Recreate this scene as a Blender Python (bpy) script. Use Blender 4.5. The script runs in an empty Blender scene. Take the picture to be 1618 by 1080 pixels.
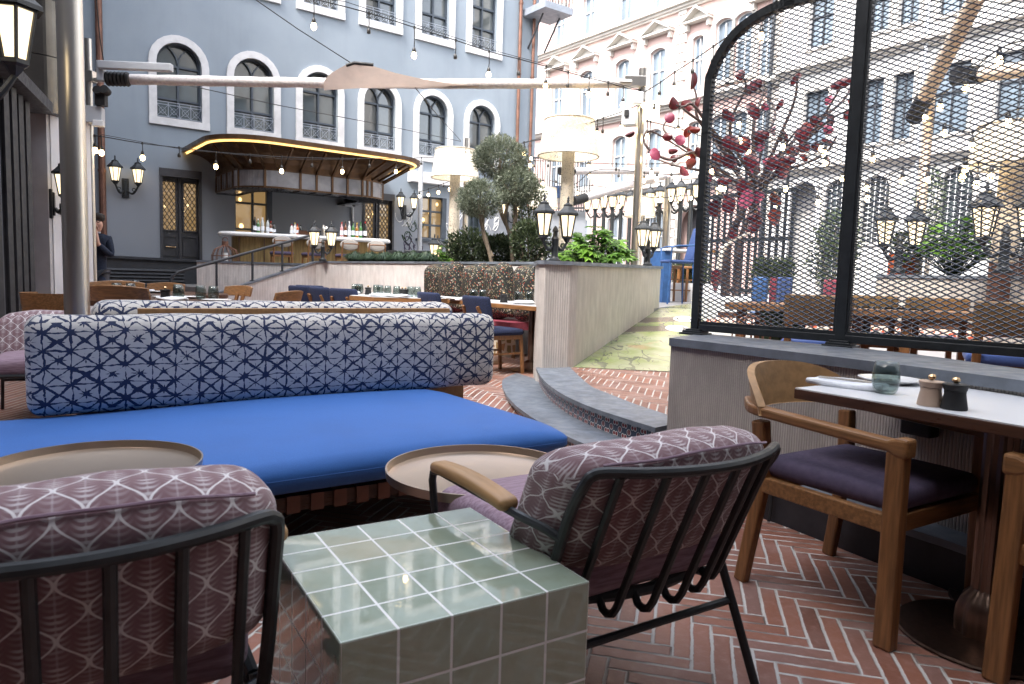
import bpy, bmesh, math, random
from mathutils import Vector, Matrix
random.seed(7)
R = math.radians
sc = bpy.context.scene
COL = sc.collection
# ------------------------------------------------------------------ camera
FPX, PITCH, ROLL, CH = 1118.5, R(5.2159), R(-1.7152), 1.15
_rx = Matrix.Rotation(-PITCH, 3, 'X'); _ry = Matrix.Rotation(ROLL, 3, 'Y')
CM = _rx @ _ry
cd = bpy.data.cameras.new('camera'); cam = bpy.data.objects.new('camera', cd); COL.objects.link(cam)
cd.sensor_width = 36; cd.lens = FPX / 1618 * 36; cd.clip_start = .05; cd.clip_end = 2000
m = Matrix.Identity(4)
cx, cf, cu = CM.col[0], CM.col[1], CM.col[2]
for i in range(3):
    m[i][0] = cx[i]; m[i][1] = cu[i]; m[i][2] = -cf[i]
m[2][3] = CH
cam.matrix_world = m
sc.camera = cam
cd.dof.use_dof = True; cd.dof.focus_distance = 7.; cd.dof.aperture_fstop = 9.

def ray(px, py):
    d = CM @ Vector(((px - 809) / FPX, 1, -(py - 540) / FPX))
    return d / d.y
def at(px, py, Y):                       # a measured direction at a known distance
    d = ray(px, py); return Vector((d.x * Y, Y, CH + d.z * Y))
def gz(px, py, z):
    d = ray(px, py); t = (z - CH) / d.z; return Vector((d.x * t, t, z))
def xY(px, Y): return at(px, 440, Y).x

# ------------------------------------------------------------------ mesh builder
class MB:
    def __init__(s, M=None): s.v = []; s.f = []; s.uv = []; s.M = M; s.has = False
    def add(s, vs, fs, uvs=None):
        o = len(s.v)
        for p in vs:
            p = Vector(p); s.v.append(s.M @ p if s.M else p)
        for k, f in enumerate(fs):
            s.f.append(tuple(i + o for i in f))
            if uvs: s.has = True; s.uv.append(uvs[k])
            else: s.uv.append(None)
        return s
    def box(s, c, d, rz=0, Mx=None):
        x, y, z = d[0] / 2, d[1] / 2, d[2] / 2
        vs = [Vector((a * x, b * y, e * z)) for a in (-1, 1) for b in (-1, 1) for e in (-1, 1)]
        T = Matrix.Translation(Vector(c)) @ (Mx.to_4x4() if Mx else Matrix.Rotation(rz, 4, 'Z'))
        return s.add([T @ p for p in vs], [(0, 1, 3, 2), (4, 6, 7, 5), (0, 4, 5, 1), (2, 3, 7, 6), (0, 2, 6, 4), (1, 5, 7, 3)])
    def bar(s, a, b, w, h=None, up=(0, 0, 1)):     # rectangular bar from a to b
        a, b = Vector(a), Vector(b); h = h or w
        d = (b - a); L = d.length
        if L < 1e-6: return s
        d /= L; u = Vector(up)
        if abs(d.dot(u)) > .98: u = Vector((1, 0, 0))
        x = d.cross(u).normalized(); u = x.cross(d)
        vs = []
        for q in (a, b):
            for i, j in ((-1, -1), (1, -1), (1, 1), (-1, 1)): vs.append(q + x * i * w / 2 + u * j * h / 2)
        return s.add(vs, [(3, 2, 1, 0), (4, 5, 6, 7), (0, 1, 5, 4), (1, 2, 6, 5), (2, 3, 7, 6), (3, 0, 4, 7)])
    def tube(s, pts, r, seg=8, cap=True, closed=False, tilt0=0):
        pts = [Vector(p) for p in pts]; n = len(pts)
        rs = r if isinstance(r, (list, tuple)) else [r] * n
        vs = []; fs = []; ref = None
        for i, p in enumerate(pts):
            if closed: d = pts[(i + 1) % n] - pts[i - 1]
            else: d = pts[min(i + 1, n - 1)] - pts[max(i - 1, 0)]
            if d.length < 1e-9: d = Vector((0, 0, 1))
            d.normalize()
            if ref is None:
                ref = Vector((0, 0, 1)) if abs(d.z) < .9 else Vector((1, 0, 0))
            x = d.cross(ref)
            if x.length < 1e-4: x = d.cross(Vector((.3, .8, .1)))
            x.normalize(); y = x.cross(d); ref = y
            for k in range(seg):
                a = 2 * math.pi * k / seg + tilt0
                vs.append(p + (x * math.cos(a) + y * math.sin(a)) * rs[i])
        m_ = n if closed else n - 1
        for i in range(m_):
            j = (i + 1) % n
            for k in range(seg):
                l = (k + 1) % seg
                fs.append((i * seg + k, i * seg + l, j * seg + l, j * seg + k))
        if cap and not closed:
            fs.append(tuple(range(seg))[::-1]); fs.append(tuple(range((n - 1) * seg, n * seg)))
        return s.add(vs, fs)
    def lathe(s, prof, c=(0, 0, 0), seg=24, a0=0, Mx=None, cap=False):
        c = Vector(c); vs = []; fs = []
        for r, z in prof:
            for k in range(seg):
                a = 2 * math.pi * k / seg + a0
                p = Vector((r * math.cos(a), r * math.sin(a), z))
                if Mx: p = Mx @ p
                vs.append(c + p)
        for i in range(len(prof) - 1):
            for k in range(seg):
                l = (k + 1) % seg
                fs.append((i * seg + k, i * seg + l, (i + 1) * seg + l, (i + 1) * seg + k))
        if cap:
            fs.append(tuple(range(seg))[::-1]); n = len(prof); fs.append(tuple(range((n - 1) * seg, n * seg)))
        return s.add(vs, fs)
    def prism(s, poly, z0, z1, zf=None):
        n = len(poly)
        vs = [(p[0], p[1], z0) for p in poly] + [(p[0], p[1], z1 if zf is None else zf(i)) for i, p in enumerate(poly)]
        fs = [tuple(range(n))[::-1], tuple(range(n, 2 * n))] + [(i, (i + 1) % n, n + (i + 1) % n, n + i) for i in range(n)]
        return s.add(vs, fs)
    def wall(s, pts, z0, z1, t=0):               # vertical ribbon along a plan polyline, u = metres along
        L = 0; zz0 = z0 if callable(z0) else (lambda i: z0); zz1 = z1 if callable(z1) else (lambda i: z1)
        for i in range(len(pts) - 1):
            a, b = Vector((pts[i][0], pts[i][1], 0)), Vector((pts[i + 1][0], pts[i + 1][1], 0)); l = (b - a).length
            s.add([(a.x, a.y, zz0(i)), (b.x, b.y, zz0(i + 1)), (b.x, b.y, zz1(i + 1)), (a.x, a.y, zz1(i))], [(0, 1, 2, 3)],
                  [[(L, zz0(i)), (L + l, zz0(i + 1)), (L + l, zz1(i + 1)), (L, zz1(i))]])
            L += l
        return s
    def band(s, A, B):                            # ribbon between two 3-D polylines
        n = len(A)
        return s.add(list(A) + list(B), [(i, i + 1, n + i + 1, n + i) for i in range(n - 1)])
    def build(s, name, mat, parent=None, smooth=False, bevel=0, world=False, auto=35, recenter=True):
        me = bpy.data.meshes.new(name)
        vs = s.v
        loc = Vector((0, 0, 0))
        if parent is None and recenter and vs:
            xs = [p.x for p in vs]; ys = [p.y for p in vs]; zs = [p.z for p in vs]
            loc = Vector(((min(xs) + max(xs)) / 2, (min(ys) + max(ys)) / 2, min(zs)))
            vs = [p - loc for p in vs]
        elif parent is not None and world:
            Wi = wm(parent).inverted(); vs = [Wi @ p for p in vs]
        me.from_pydata([tuple(p) for p in vs], [], s.f)
        if s.has:
            l = me.uv_layers.new(name='UVMap'); k = 0; d = l.data
            for f, u in zip(s.f, s.uv):
                for q in range(len(f)):
                    d[k].uv = u[q] if u else (0, 0); k += 1
        if smooth:
            for p in me.polygons: p.use_smooth = True
            if auto:
                try: me.set_sharp_from_angle(angle=R(auto))
                except Exception: pass
        if mat: me.materials.append(mat)
        o = bpy.data.objects.new(name, me); COL.objects.link(o)
        o.location = loc
        if parent is not None: o.parent = parent; reg(o, parent)
        if bevel:
            b = o.modifiers.new('bevel', 'BEVEL'); b.width = bevel; b.segments = 2; b.limit_method = 'ANGLE'; b.angle_limit = R(40)
        return o

def wm(o):
    m_ = Matrix.Translation(o.location) @ o.rotation_euler.to_matrix().to_4x4()
    return wm(o.parent) @ m_ if o.parent else m_

def tag(o, label=None, cat=None, group=None, kind=None):
    if label: o['label'] = label
    if cat: o['category'] = cat
    if group: o['group'] = group
    if kind: o['kind'] = kind
    return o
def thing(name, label, cat, loc=(0, 0, 0), rz=0, group=None):
    o = bpy.data.objects.new(name, None); COL.objects.link(o); o.empty_display_size = .1
    o.location = loc; o.rotation_euler = (0, 0, rz)
    return tag(o, label, cat, group)
KIDS = {}
def kids(o): return list(KIDS.get(o.name, []))
def reg(o, p): KIDS.setdefault(p.name, []).append(o)
def dup(root, loc, rz=None, label=None, group=None, scale=None):
    r = root.copy(); COL.objects.link(r); r.location = loc
    if rz is not None: r.rotation_euler = (0, 0, rz)
    if scale: r.scale = (scale,) * 3 if not isinstance(scale, tuple) else scale
    if label: r['label'] = label
    if group: r['group'] = group
    for ch in kids(root):
        c = ch.copy(); COL.objects.link(c); c.parent = r; reg(c, r)
        for g in kids(ch):
            d = g.copy(); COL.objects.link(d); d.parent = c; reg(d, c)
    return r

def rbox(mb, c, d, r, seg=4, mid=6, fn=None, uvf=None, Mx=None):
    """rounded cushion-like box; fn deforms local points, uvf(face centre, point)->uv"""
    h = [x / 2 for x in d]; c = Vector(c)
    def axis(hh, n):
        rr = min(r, hh * .999)
        a = [-hh + rr * (1 - math.cos(math.pi / 2 * k / seg)) for k in range(seg)]
        mm = [-(hh - rr) + 2 * (hh - rr) * k / n for k in range(n + 1)]
        return a + mm + [-x for x in reversed(a)]
    ms = mid if isinstance(mid, (list, tuple)) else (mid,) * 3
    ax = [axis(h[i], ms[i]) for i in range(3)]
    idx = {}; vs = []; base = []
    def vid(i, j, k):
        key = (i, j, k)
        if key in idx: return idx[key]
        p = Vector((ax[0][i], ax[1][j], ax[2][k]))
        q = Vector([max(-(h[a] - min(r, h[a] * .999)), min(h[a] - min(r, h[a] * .999), p[a])) for a in range(3)])
        e = p - q
        # map cube corner shell onto the sphere
        mx = max(abs(e.x), abs(e.y), abs(e.z))
        if e.length > 1e-9: p2 = q + e.normalized() * min(r, max(mx, 0) if mx < r * .999 else r)
        else: p2 = p
        idx[key] = len(vs); base.append(p2.copy())
        vs.append(p2); return idx[key]
    fs = []
    n = [len(a) - 1 for a in ax]
    for (a, b, e) in ((0, 1, 2), (1, 2, 0), (2, 0, 1)):
        for side in (0, n[e]):
            for i in range(n[a]):
                for j in range(n[b]):
                    q = []
                    for (di, dj) in ((0, 0), (1, 0), (1, 1), (0, 1)):
                        t = [0, 0, 0]; t[a] = i + di; t[b] = j + dj; t[e] = side; q.append(vid(*t))
                    fs.append(tuple(q if side else q[::-1]))
    uvs = None
    if uvf:
        uvs = []
        for f in fs:
            cc = sum((base[i] for i in f), Vector()) / len(f)
            uvs.append([uvf(cc, base[i], h) for i in f])
    if fn: vs = [Vector(fn(p.copy(), h)) for p in vs]
    T = Matrix.Translation(c) @ (Mx.to_4x4() if Mx else Matrix.Identity(4))
    return mb.add([T @ p for p in vs], fs, uvs)

def perim_uv(cc, p, h):                    # wrap round the x axis (u along x, v round the section)
    hy, hz = h[1], h[2]
    if abs(cc.x) > h[0] * .985 : return (p.y + 7.3, p.z)
    if abs(cc.z) / hz > abs(cc.y) / hy:
        return (p.x, hz + (p.y + hy)) if cc.z > 0 else (p.x, -hz - (p.y + hy))
    return (p.x, p.z) if cc.y < 0 else (p.x, hz * 2 + 2 * hy - p.z)

# ------------------------------------------------------------------ shader maths
class N:
    tree = None
    def __init__(s, k): s.k = k
    def _op(op, n=2):
        def f(*a): return mth(op, *a)
        return f
    def __add__(a, b): return mth('ADD', a, b)
    def __radd__(a, b): return mth('ADD', b, a)
    def __sub__(a, b): return mth('SUBTRACT', a, b)
    def __rsub__(a, b): return mth('SUBTRACT', b, a)
    def __mul__(a, b): return mth('MULTIPLY', a, b)
    def __rmul__(a, b): return mth('MULTIPLY', b, a)
    def __truediv__(a, b): return mth('DIVIDE', a, b)
    def __neg__(a): return mth('MULTIPLY', a, -1)
def mth(op, *a):
    n = N.tree.nodes.new('ShaderNodeMath'); n.operation = op
    for i, x in enumerate(a):
        if isinstance(x, N): N.tree.links.new(x.k, n.inputs[i])
        else: n.inputs[i].default_value = x
    return N(n.outputs[0])
def nsin(a): return mth('SINE', a)
def ncos(a): return mth('COSINE', a)
def nabs(a): return mth('ABSOLUTE', a)
def nfl(a): return mth('FLOOR', a)
def nfr(a): return mth('FRACT', a)
def nmin(a, b): return mth('MINIMUM', a, b)
def nmax(a, b): return mth('MAXIMUM', a, b)
def lt(a, b): return mth('LESS_THAN', a, b)
def gt(a, b): return mth('GREATER_THAN', a, b)
def fmod(a, b): return mth('FLOORED_MODULO', a, b)
def nsqrt(a): return mth('SQRT', a)
def smooth(x, a, b):                       # 0 below a, 1 above b
    n = N.tree.nodes.new('ShaderNodeMapRange'); n.interpolation_type = 'SMOOTHSTEP'
    for i, v in enumerate((x, a, b, 0., 1.)):
        if isinstance(v, N): N.tree.links.new(v.k, n.inputs[i])
        else: n.inputs[i].default_value = v
    return N(n.outputs[0])
def coord(kind='Object'):
    n = N.tree.nodes.new('ShaderNodeTexCoord'); return N(n.outputs[kind])
def wpos():
    n = N.tree.nodes.new('ShaderNodeNewGeometry'); return N(n.outputs['Position'])
def xyz(v):
    n = N.tree.nodes.new('ShaderNodeSeparateXYZ'); N.tree.links.new(v.k, n.inputs[0]); return [N(o) for o in n.outputs]
def comb(x, y, z=0.):
    n = N.tree.nodes.new('ShaderNodeCombineXYZ')
    for i, v in enumerate((x, y, z)):
        if isinstance(v, N): N.tree.links.new(v.k, n.inputs[i])
        else: n.inputs[i].default_value = v
    return N(n.outputs[0])
def noise(v=None, scale=5., detail=3., rough=.55, col=False, w=None):
    n = N.tree.nodes.new('ShaderNodeTexNoise'); n.inputs['Scale'].default_value = scale
    n.inputs['Detail'].default_value = detail; n.inputs['Roughness'].default_value = rough
    if v is not None: N.tree.links.new(v.k, n.inputs['Vector'])
    return N(n.outputs['Color' if col else 'Fac'])
def voro(v=None, scale=5., feat='F1', out='Distance', rnd=1.):
    n = N.tree.nodes.new('ShaderNodeTexVoronoi'); n.feature = feat; n.inputs['Scale'].default_value = scale
    n.inputs['Randomness'].default_value = rnd
    if v is not None: N.tree.links.new(v.k, n.inputs['Vector'])
    return N(n.outputs[out])
def wnoise(v):
    n = N.tree.nodes.new('ShaderNodeTexWhiteNoise'); n.noise_dimensions = '3D'; N.tree.links.new(v.k, n.inputs['Vector']); return N(n.outputs['Value'])
def mix(f, a, b, mode='MIX'):
    n = N.tree.nodes.new('ShaderNodeMix'); n.data_type = 'RGBA'; n.blend_type = mode
    for s_, v in ((n.inputs[0], f), (n.inputs[6], a), (n.inputs[7], b)):
        if isinstance(v, N): N.tree.links.new(v.k, s_)
        elif isinstance(v, (tuple, list)): s_.default_value = (*v[:3], 1)
        else: s_.default_value = v
    return N(n.outputs[2])
def ramp(f, stops, interp='LINEAR'):
    n = N.tree.nodes.new('ShaderNodeValToRGB'); n.color_ramp.interpolation = interp
    N.tree.links.new(f.k, n.inputs[0]); e = n.color_ramp.elements
    while len(e) < len(stops): e.new(.5)
    for k, (p, c) in enumerate(stops): e[k].position = p; e[k].color = (*c, 1)
    return N(n.outputs[0])
def island():
    n = N.tree.nodes.new('ShaderNodeNewGeometry'); return N(n.outputs['Random Per Island'])
def bump(b, h, strength=.3, dist=.005):
    n = N.tree.nodes.new('ShaderNodeBump'); n.inputs['Strength'].default_value = strength; n.inputs['Distance'].default_value = dist
    N.tree.links.new(h.k, n.inputs['Height']); N.tree.links.new(n.outputs[0], b.inputs['Normal'])
def setc(b, k, v):
    if isinstance(v, N): N.tree.links.new(v.k, b.inputs[k])
    elif isinstance(v, (tuple, list)): b.inputs[k].default_value = (*v[:3], 1)
    else: b.inputs[k].default_value = v
def newmat(name):
    mt = bpy.data.materials.new(name); mt.use_nodes = True; N.tree = mt.node_tree
    return mt, mt.node_tree.nodes['Principled BSDF']
def mat(name, col, rough=.6, metal=0., var=.15, vs=4., bmp=0., bs=60., coat=0., spec=None, stretch=None, dirt=None, trans=0., alpha=None, em=None, ems=0., rvar=.1):
    mt, b = newmat(name)
    v = coord()
    if stretch:
        x, y, z = xyz(v); v2 = comb(x * stretch[0], y * stretch[1], z * stretch[2])
    else: v2 = v
    if var:
        n1 = noise(v2, vs, 5.); f = smooth(n1, .3, .7)
        c = mix(f, tuple(x * (1 - var) for x in col), tuple(min(1, x * (1 + var)) for x in col))
        if dirt:
            n2 = noise(v, vs * .35, 4.); c = mix(smooth(n2, .52, .75) * dirt[0], c, dirt[1])
        setc(b, 'Base Color', c)
        if rvar: setc(b, 'Roughness', smooth(noise(v2, vs * 2.3, 3.), .25, .75) * (rvar * 2) + max(.02, rough - rvar))
        else: setc(b, 'Roughness', rough)
    else:
        setc(b, 'Base Color', col); setc(b, 'Roughness', rough)
    setc(b, 'Metallic', metal)
    if spec is not None: setc(b, 'Specular IOR Level', spec)
    if coat: setc(b, 'Coat Weight', coat); setc(b, 'Coat Roughness', .1)
    if trans: setc(b, 'Transmission Weight', trans)
    if bmp: bump(b, noise(v2, bs, 4.), bmp, .004)
    if em: setc(b, 'Emission Color', em); setc(b, 'Emission Strength', ems)
    return mt
# ------------------------------------------------------------------ materials
MT = {}
MT['steel'] = mat('brushed_steel', (.66, .63, .58), .3, 1, .03, 2, stretch=(22, 22, .3), rvar=.02)
MT['black'] = mat('black_metal', (.018, .021, .024), .42, .0, .2, 20, spec=.45)
MT['mesh'] = mat('mesh_metal', (.1, .12, .15), .36, .6, .1, 20)
MT['dark_grey'] = mat('dark_grey_paint', (.035, .038, .045), .5, 0, .12, 8)
MT['slate'] = mat('slate', (.145, .165, .195), .5, 0, .22, 7, bmp=.35, bs=45, dirt=(.35, (.2, .22, .24)))
MT['slate_dark'] = mat('dark_slate', (.016, .017, .022), .5, 0, .3, 6, bmp=.3, bs=40, dirt=(.4, (.04, .04, .045)))
MT['wood'] = mat('oiled_teak', (.21, .095, .035), .42, 0, .3, 5, stretch=(16, 16, 1.1), bmp=.06, bs=6)
MT['wood_y'] = mat('oiled_teak_across', (.23, .11, .042), .42, 0, .3, 5, stretch=(16, 1.1, 16), bmp=.06, bs=6)
MT['wood_x'] = mat('oiled_teak_long', (.23, .11, .042), .42, 0, .3, 5, stretch=(1.1, 16, 16), bmp=.06, bs=6)
MT['oak'] = mat('pale_oak', (.36, .21, .095), .45, 0, .16, 3, stretch=(10, 1.2, 10), bmp=.04, bs=8)
MT['walnut'] = mat('dark_walnut', (.07, .03, .016), .35, 0, .25, 5, stretch=(1.5, 12, 12))
MT['white_top'] = mat('white_table_top', (.62, .63, .65), .36, 0, .02, 2, rvar=0)
MT['white'] = mat('white_ceramic', (.8, .8, .79), .2, 0, .02, 5)
MT['linen'] = mat('white_linen', (.74, .76, .8), .85, 0, .06, 40, bmp=.2, bs=300)
MT['brass'] = mat('brushed_brass', (.62, .43, .24), .28, 1, .1, 5, bmp=.02)
MT['tray'] = mat('brushed_bronze_tray', (.52, .43, .35), .36, 1, .04, 1.2, rvar=0)
MT['bronze'] = mat('dark_bronze', (.2, .135, .105), .34, 1, .12, 4, stretch=(14, 14, 1), rvar=.03)
MT['goldbronze'] = mat('bar_front_bronze', (.33, .23, .1), .42, .5, .25, 3, stretch=(8, 8, 1))
MT['copper'] = mat('copper_pipe', (.2, .1, .07), .5, .45, .2, 6)
MT['canopybronze'] = mat('canopy_bronze', (.1, .052, .024), .4, .5, .2, 5)
MT['purple'] = mat('purple_canvas', (.085, .065, .115), .85, 0, .12, 30, bmp=.15, bs=500)
MT['navy'] = mat('navy_weave', (.013, .021, .06), .9, 0, .3, 90, bmp=.3, bs=260)
MT['red_seat'] = mat('dark_red_canvas', (.2, .03, .05), .7, 0, .12, 20)
MT['bluepaint'] = mat('blue_paint', (.03, .09, .24), .5, 0, .15, 8)
MT['chairblue'] = mat('blue_weave', (.035, .07, .2), .75, 0, .2, 60)
MT['greyfab'] = mat('grey_upholstery', (.36, .33, .3), .9, 0, .08, 40)
MT['greenfab'] = mat('green_weave', (.03, .06, .03), .9, 0, .2, 40)
MT['stucco'] = mat('grey_stucco', (.5, .49, .5), .9, 0, .1, 3, bmp=.5, bs=110)
MT['whitewall'] = mat('white_plaster', (.72, .72, .74), .85, 0, .06, 2)
MT['winframe'] = mat('window_frame_paint', (.055, .07, .09), .45, 0, .1, 6)
MT['stonetrim'] = mat('white_stone_trim', (.68, .67, .67), .75, 0, .09, 5, bmp=.2, bs=70, dirt=(.25, (.5, .49, .48)))
MT['rail'] = mat('iron_railing', (.3, .33, .38), .5, .2, .1, 6)
MT['doorpaint'] = mat('grey_door_paint', (.055, .055, .062), .5, 0, .14, 5)
MT['rubber'] = mat('black_rubber', (.01, .01, .011), .6, 0, .1, 9)
MT['greyplastic'] = mat('grey_plastic', (.55, .57, .6), .5, 0, .06, 6)
MT['palewood'] = mat('pale_peach_roll', (.75, .62, .5), .8, 0, .1, 5)
MT['awning'] = mat('taupe_awning_fabric', (.56, .46, .4), .85, 0, .1, 6, bmp=.1, bs=30)
_t = MT['awning'].node_tree; _tl = _t.nodes.new('ShaderNodeBsdfTranslucent'); _tl.inputs[0].default_value = (.75, .62, .54, 1); _mx = _t.nodes.new('ShaderNodeMixShader'); _mx.inputs[0].default_value = .2
_t.links.new(_t.nodes['Principled BSDF'].outputs[0], _mx.inputs[1]); _t.links.new(_tl.outputs[0], _mx.inputs[2]); _t.links.new(_mx.outputs[0], _t.nodes['Material Output'].inputs[0])
MT['whiteroll'] = mat('rolled_white_awning', (.62, .58, .57), .8, 0, .12, 5, stretch=(6, 6, 6), bmp=.25, bs=8)
MT['soil'] = mat('planting_soil', (.03, .022, .015), .95, 0, .4, 20, bmp=.8, bs=40)
MT['trunk'] = mat('olive_bark', (.16, .125, .09), .9, 0, .3, 12, bmp=.5, bs=30)
MT['skin'] = mat('skin', (.55, .32, .24), .55, 0, .06, 10)
MT['hair'] = mat('dark_hair', (.02, .014, .01), .7, 0, .3, 60)
MT['sweater'] = mat('navy_sweater', (.012, .02, .042), .9, 0, .2, 40)
MT['trousers'] = mat('grey_trousers', (.07, .075, .09), .9, 0, .15, 30)
MT['shirt'] = mat('pale_shirt', (.6, .63, .7), .8, 0, .08, 30)
MT['orange'] = mat('orange_paint', (.65, .12, .03), .5)
MT['cushion_gold'] = mat('tan_leather_back', (.27, .16, .065), .55, 0, .14, 4, bmp=.1, bs=60)
MT['grout'] = mat('stone_kerb', (.4, .38, .36), .8)
MT['sheetmetal'] = mat('bronze_mirror_cladding', (.17, .155, .135), .16, .92, .12, 2.5, rvar=.05)

def glass(name, col, tint=.92, rough=.0):
    mt, b = newmat(name)
    t = N.tree
    tr = t.nodes.new('ShaderNodeBsdfTransparent'); tr.inputs[0].default_value = (*[c * tint for c in col], 1)
    gl = t.nodes.new('ShaderNodeBsdfGlossy'); gl.inputs['Roughness'].default_value = .03
    fr = t.nodes.new('ShaderNodeLayerWeight'); fr.inputs[0].default_value = .5
    f4 = mth('POWER', N(fr.outputs['Facing']), 3.) * .6 + .05
    mx = t.nodes.new('ShaderNodeMixShader')
    t.links.new(f4.k, mx.inputs[0]); t.links.new(tr.outputs[0], mx.inputs[1]); t.links.new(gl.outputs[0], mx.inputs[2])
    t.links.new(mx.outputs[0], t.nodes['Material Output'].inputs[0])
    return mt
MT['tumbler'] = glass('smoked_tumbler_glass', (.7, .75, .74), 1)
MT['water'] = glass('still_water', (.95, .97, .97), 1)
def emis(name, col, s, base=(.8, .7, .5), sample=False):
    mt, b = newmat(name)
    setc(b, 'Base Color', base); setc(b, 'Emission Color', col); setc(b, 'Emission Strength', s); setc(b, 'Roughness', .4)
    if not sample: mt.cycles.emission_sampling = 'NONE'
    return mt
MT['bulb'] = emis('lit_bulb', (1, .72, .36), 5)
MT['bulb_off'] = mat('unlit_socket', (.03, .028, .026), .4)
MT['lampglass'] = emis('lit_lantern_glass', (1, .78, .47), .36, sample=True)
MT['led'] = emis('led_strip', (1, .56, .16), .36, sample=True)
MT['flood'] = emis('floodlight', (1, .86, .62), 1.2)
MT['candle'] = emis('lamp_tube', (1, .93, .8), .5)

def pane(name, col, glow=None):
    mt, b = newmat(name)
    v = coord(); n = noise(v, 1.1, 3.)
    oi = N.tree.nodes.new('ShaderNodeObjectInfo'); setc(b, 'Base Color', mix(N(oi.outputs['Random']) * .6, mix(smooth(n, .35, .65), col, tuple(c * 1.9 for c in col)), (.13, .12, .105)))
    setc(b, 'Roughness', .03); setc(b, 'Specular IOR Level', 1.); setc(b, 'Coat Weight', .7); setc(b, 'Coat Roughness', .03)
    bump(b, noise(v, 1.7, 2.), .08, .02)
    if glow:
        x, y, z = xyz(v)
        g = voro(comb(x * 2.3, y * 2.3, z * 1.9), 1.)
        setc(b, 'Emission Color', glow); setc(b, 'Emission Strength', smooth(g, .17, .05) * 1. + .05)
        mt.cycles.emission_sampling = 'NONE'
    return mt
MT['pane'] = pane('window_pane', (.045, .06, .065))
MT['pane_curtain'] = mat('curtained_window_pane', (.15, .19, .23), .1, 0, .25, 1.2, coat=.5, stretch=(1, 1, .3))
MT['pane_warm'] = pane('warm_window_pane', (.05, .04, .03), (1, .62, .25))

def m_herring():
    mt, b = newmat('herringbone_brick'); v = wpos(); x, y, z = xyz(v)
    a = R(-14); w = .0615; n = 5
    p0 = noise(v, 9., 2.); x = x + (p0 - .5) * .008
    q0 = noise(v, 23., 1.); y = y + (q0 - .5) * .006
    p = (x * math.cos(a) + y * math.sin(a)) / w + 400; q = (y * math.cos(a) - x * math.sin(a)) / w + 400
    i, j = nfl(p), nfl(q); fx, fy = p - i, q - j
    mm = fmod(i + j, 2. * n); hor = lt(mm, n - .5); ver = 1 - hor
    k = mm - ver * n
    lx = hor * (fx + k) + ver * (fy + k); ly = hor * fy + ver * fx
    dl = nmin(lx, n - lx); dw = nmin(ly, 1 - ly)
    wob = (noise(v, 60., 2.) - .5) * .08 + (noise(v, 7., 2.) - .5) * .07
    d = nmin(dl, dw) + wob
    mort = 1 - smooth(d, .065, .115)
    bi = comb(hor * (i - k) + ver * i, hor * j + ver * (j - k), hor * 7.)
    rnd = wnoise(bi)
    c = ramp(rnd, [(0, (.15, .06, .038)), (.35, (.22, .085, .052)), (.7, (.27, .112, .07)), (1, (.19, .1, .08))])
    c = mix(smooth(noise(v, 30., 5.), .45, .8) * .5, c, (.34, .19, .16))
    c = mix(smooth(noise(v, 2.1, 4.), .5, .75) * .45, c, (.36, .25, .23))
    worn = smooth(noise(v, 5., 3.), .36, .6)
    mc = mix(nmax(worn * .85, ver * .85), (.13, .1, .085), (.52, .495, .46))
    setc(b, 'Base Color', mix(mort, c, mc)); setc(b, 'Roughness', .5 + mort * .3 + (noise(v, 40., 3.) - .5) * .2)
    bump(b, smooth(d, .03, .14) + noise(v, 90., 3.) * .25, .5, .006)
    return mt
MT['brick'] = m_herring()

def m_fluted(name='fluted_concrete', col=(.46, .42, .39), pitch=.0135, groove=.6):
    mt, b = newmat(name); uv = coord('UV'); u, v, _ = xyz(uv); o = wpos()
    wob = (noise(o, 9., 3.) - .5) * .35
    ph = u / pitch + wob
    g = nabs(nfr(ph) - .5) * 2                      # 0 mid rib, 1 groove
    rid = wnoise(comb(nfl(ph), 0., 0.))
    st = noise(comb(u * 13., v * 3.5, 0.), 1., 6.)
    c = mix(smooth(st, .3, .75), tuple(x * .88 for x in col), tuple(min(1, x * 1.12) for x in col))
    c = mix(smooth(noise(o, 1.6, 3.), .45, .75) * .35, c, (.46, .36, .33))
    c = mix(smooth(noise(o, 55., 4.), .55, .8) * .3, c, (.27, .25, .24))
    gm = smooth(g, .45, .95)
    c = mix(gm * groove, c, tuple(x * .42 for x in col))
    setc(b, 'Base Color', c); setc(b, 'Roughness', .88)
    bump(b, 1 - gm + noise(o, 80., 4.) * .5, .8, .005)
    return mt
MT['fluted'] = m_fluted()
MT['fluted_far'] = m_fluted('pale_fluted_concrete', (.7, .665, .645), .03, .2)
MT['fluted_mid'] = m_fluted('broad_fluted_concrete', (.54, .5, .47), .026, .36)
MT['concrete_smooth'] = m_fluted('streaked_concrete', (.53, .5, .45), .02, .1)

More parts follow.
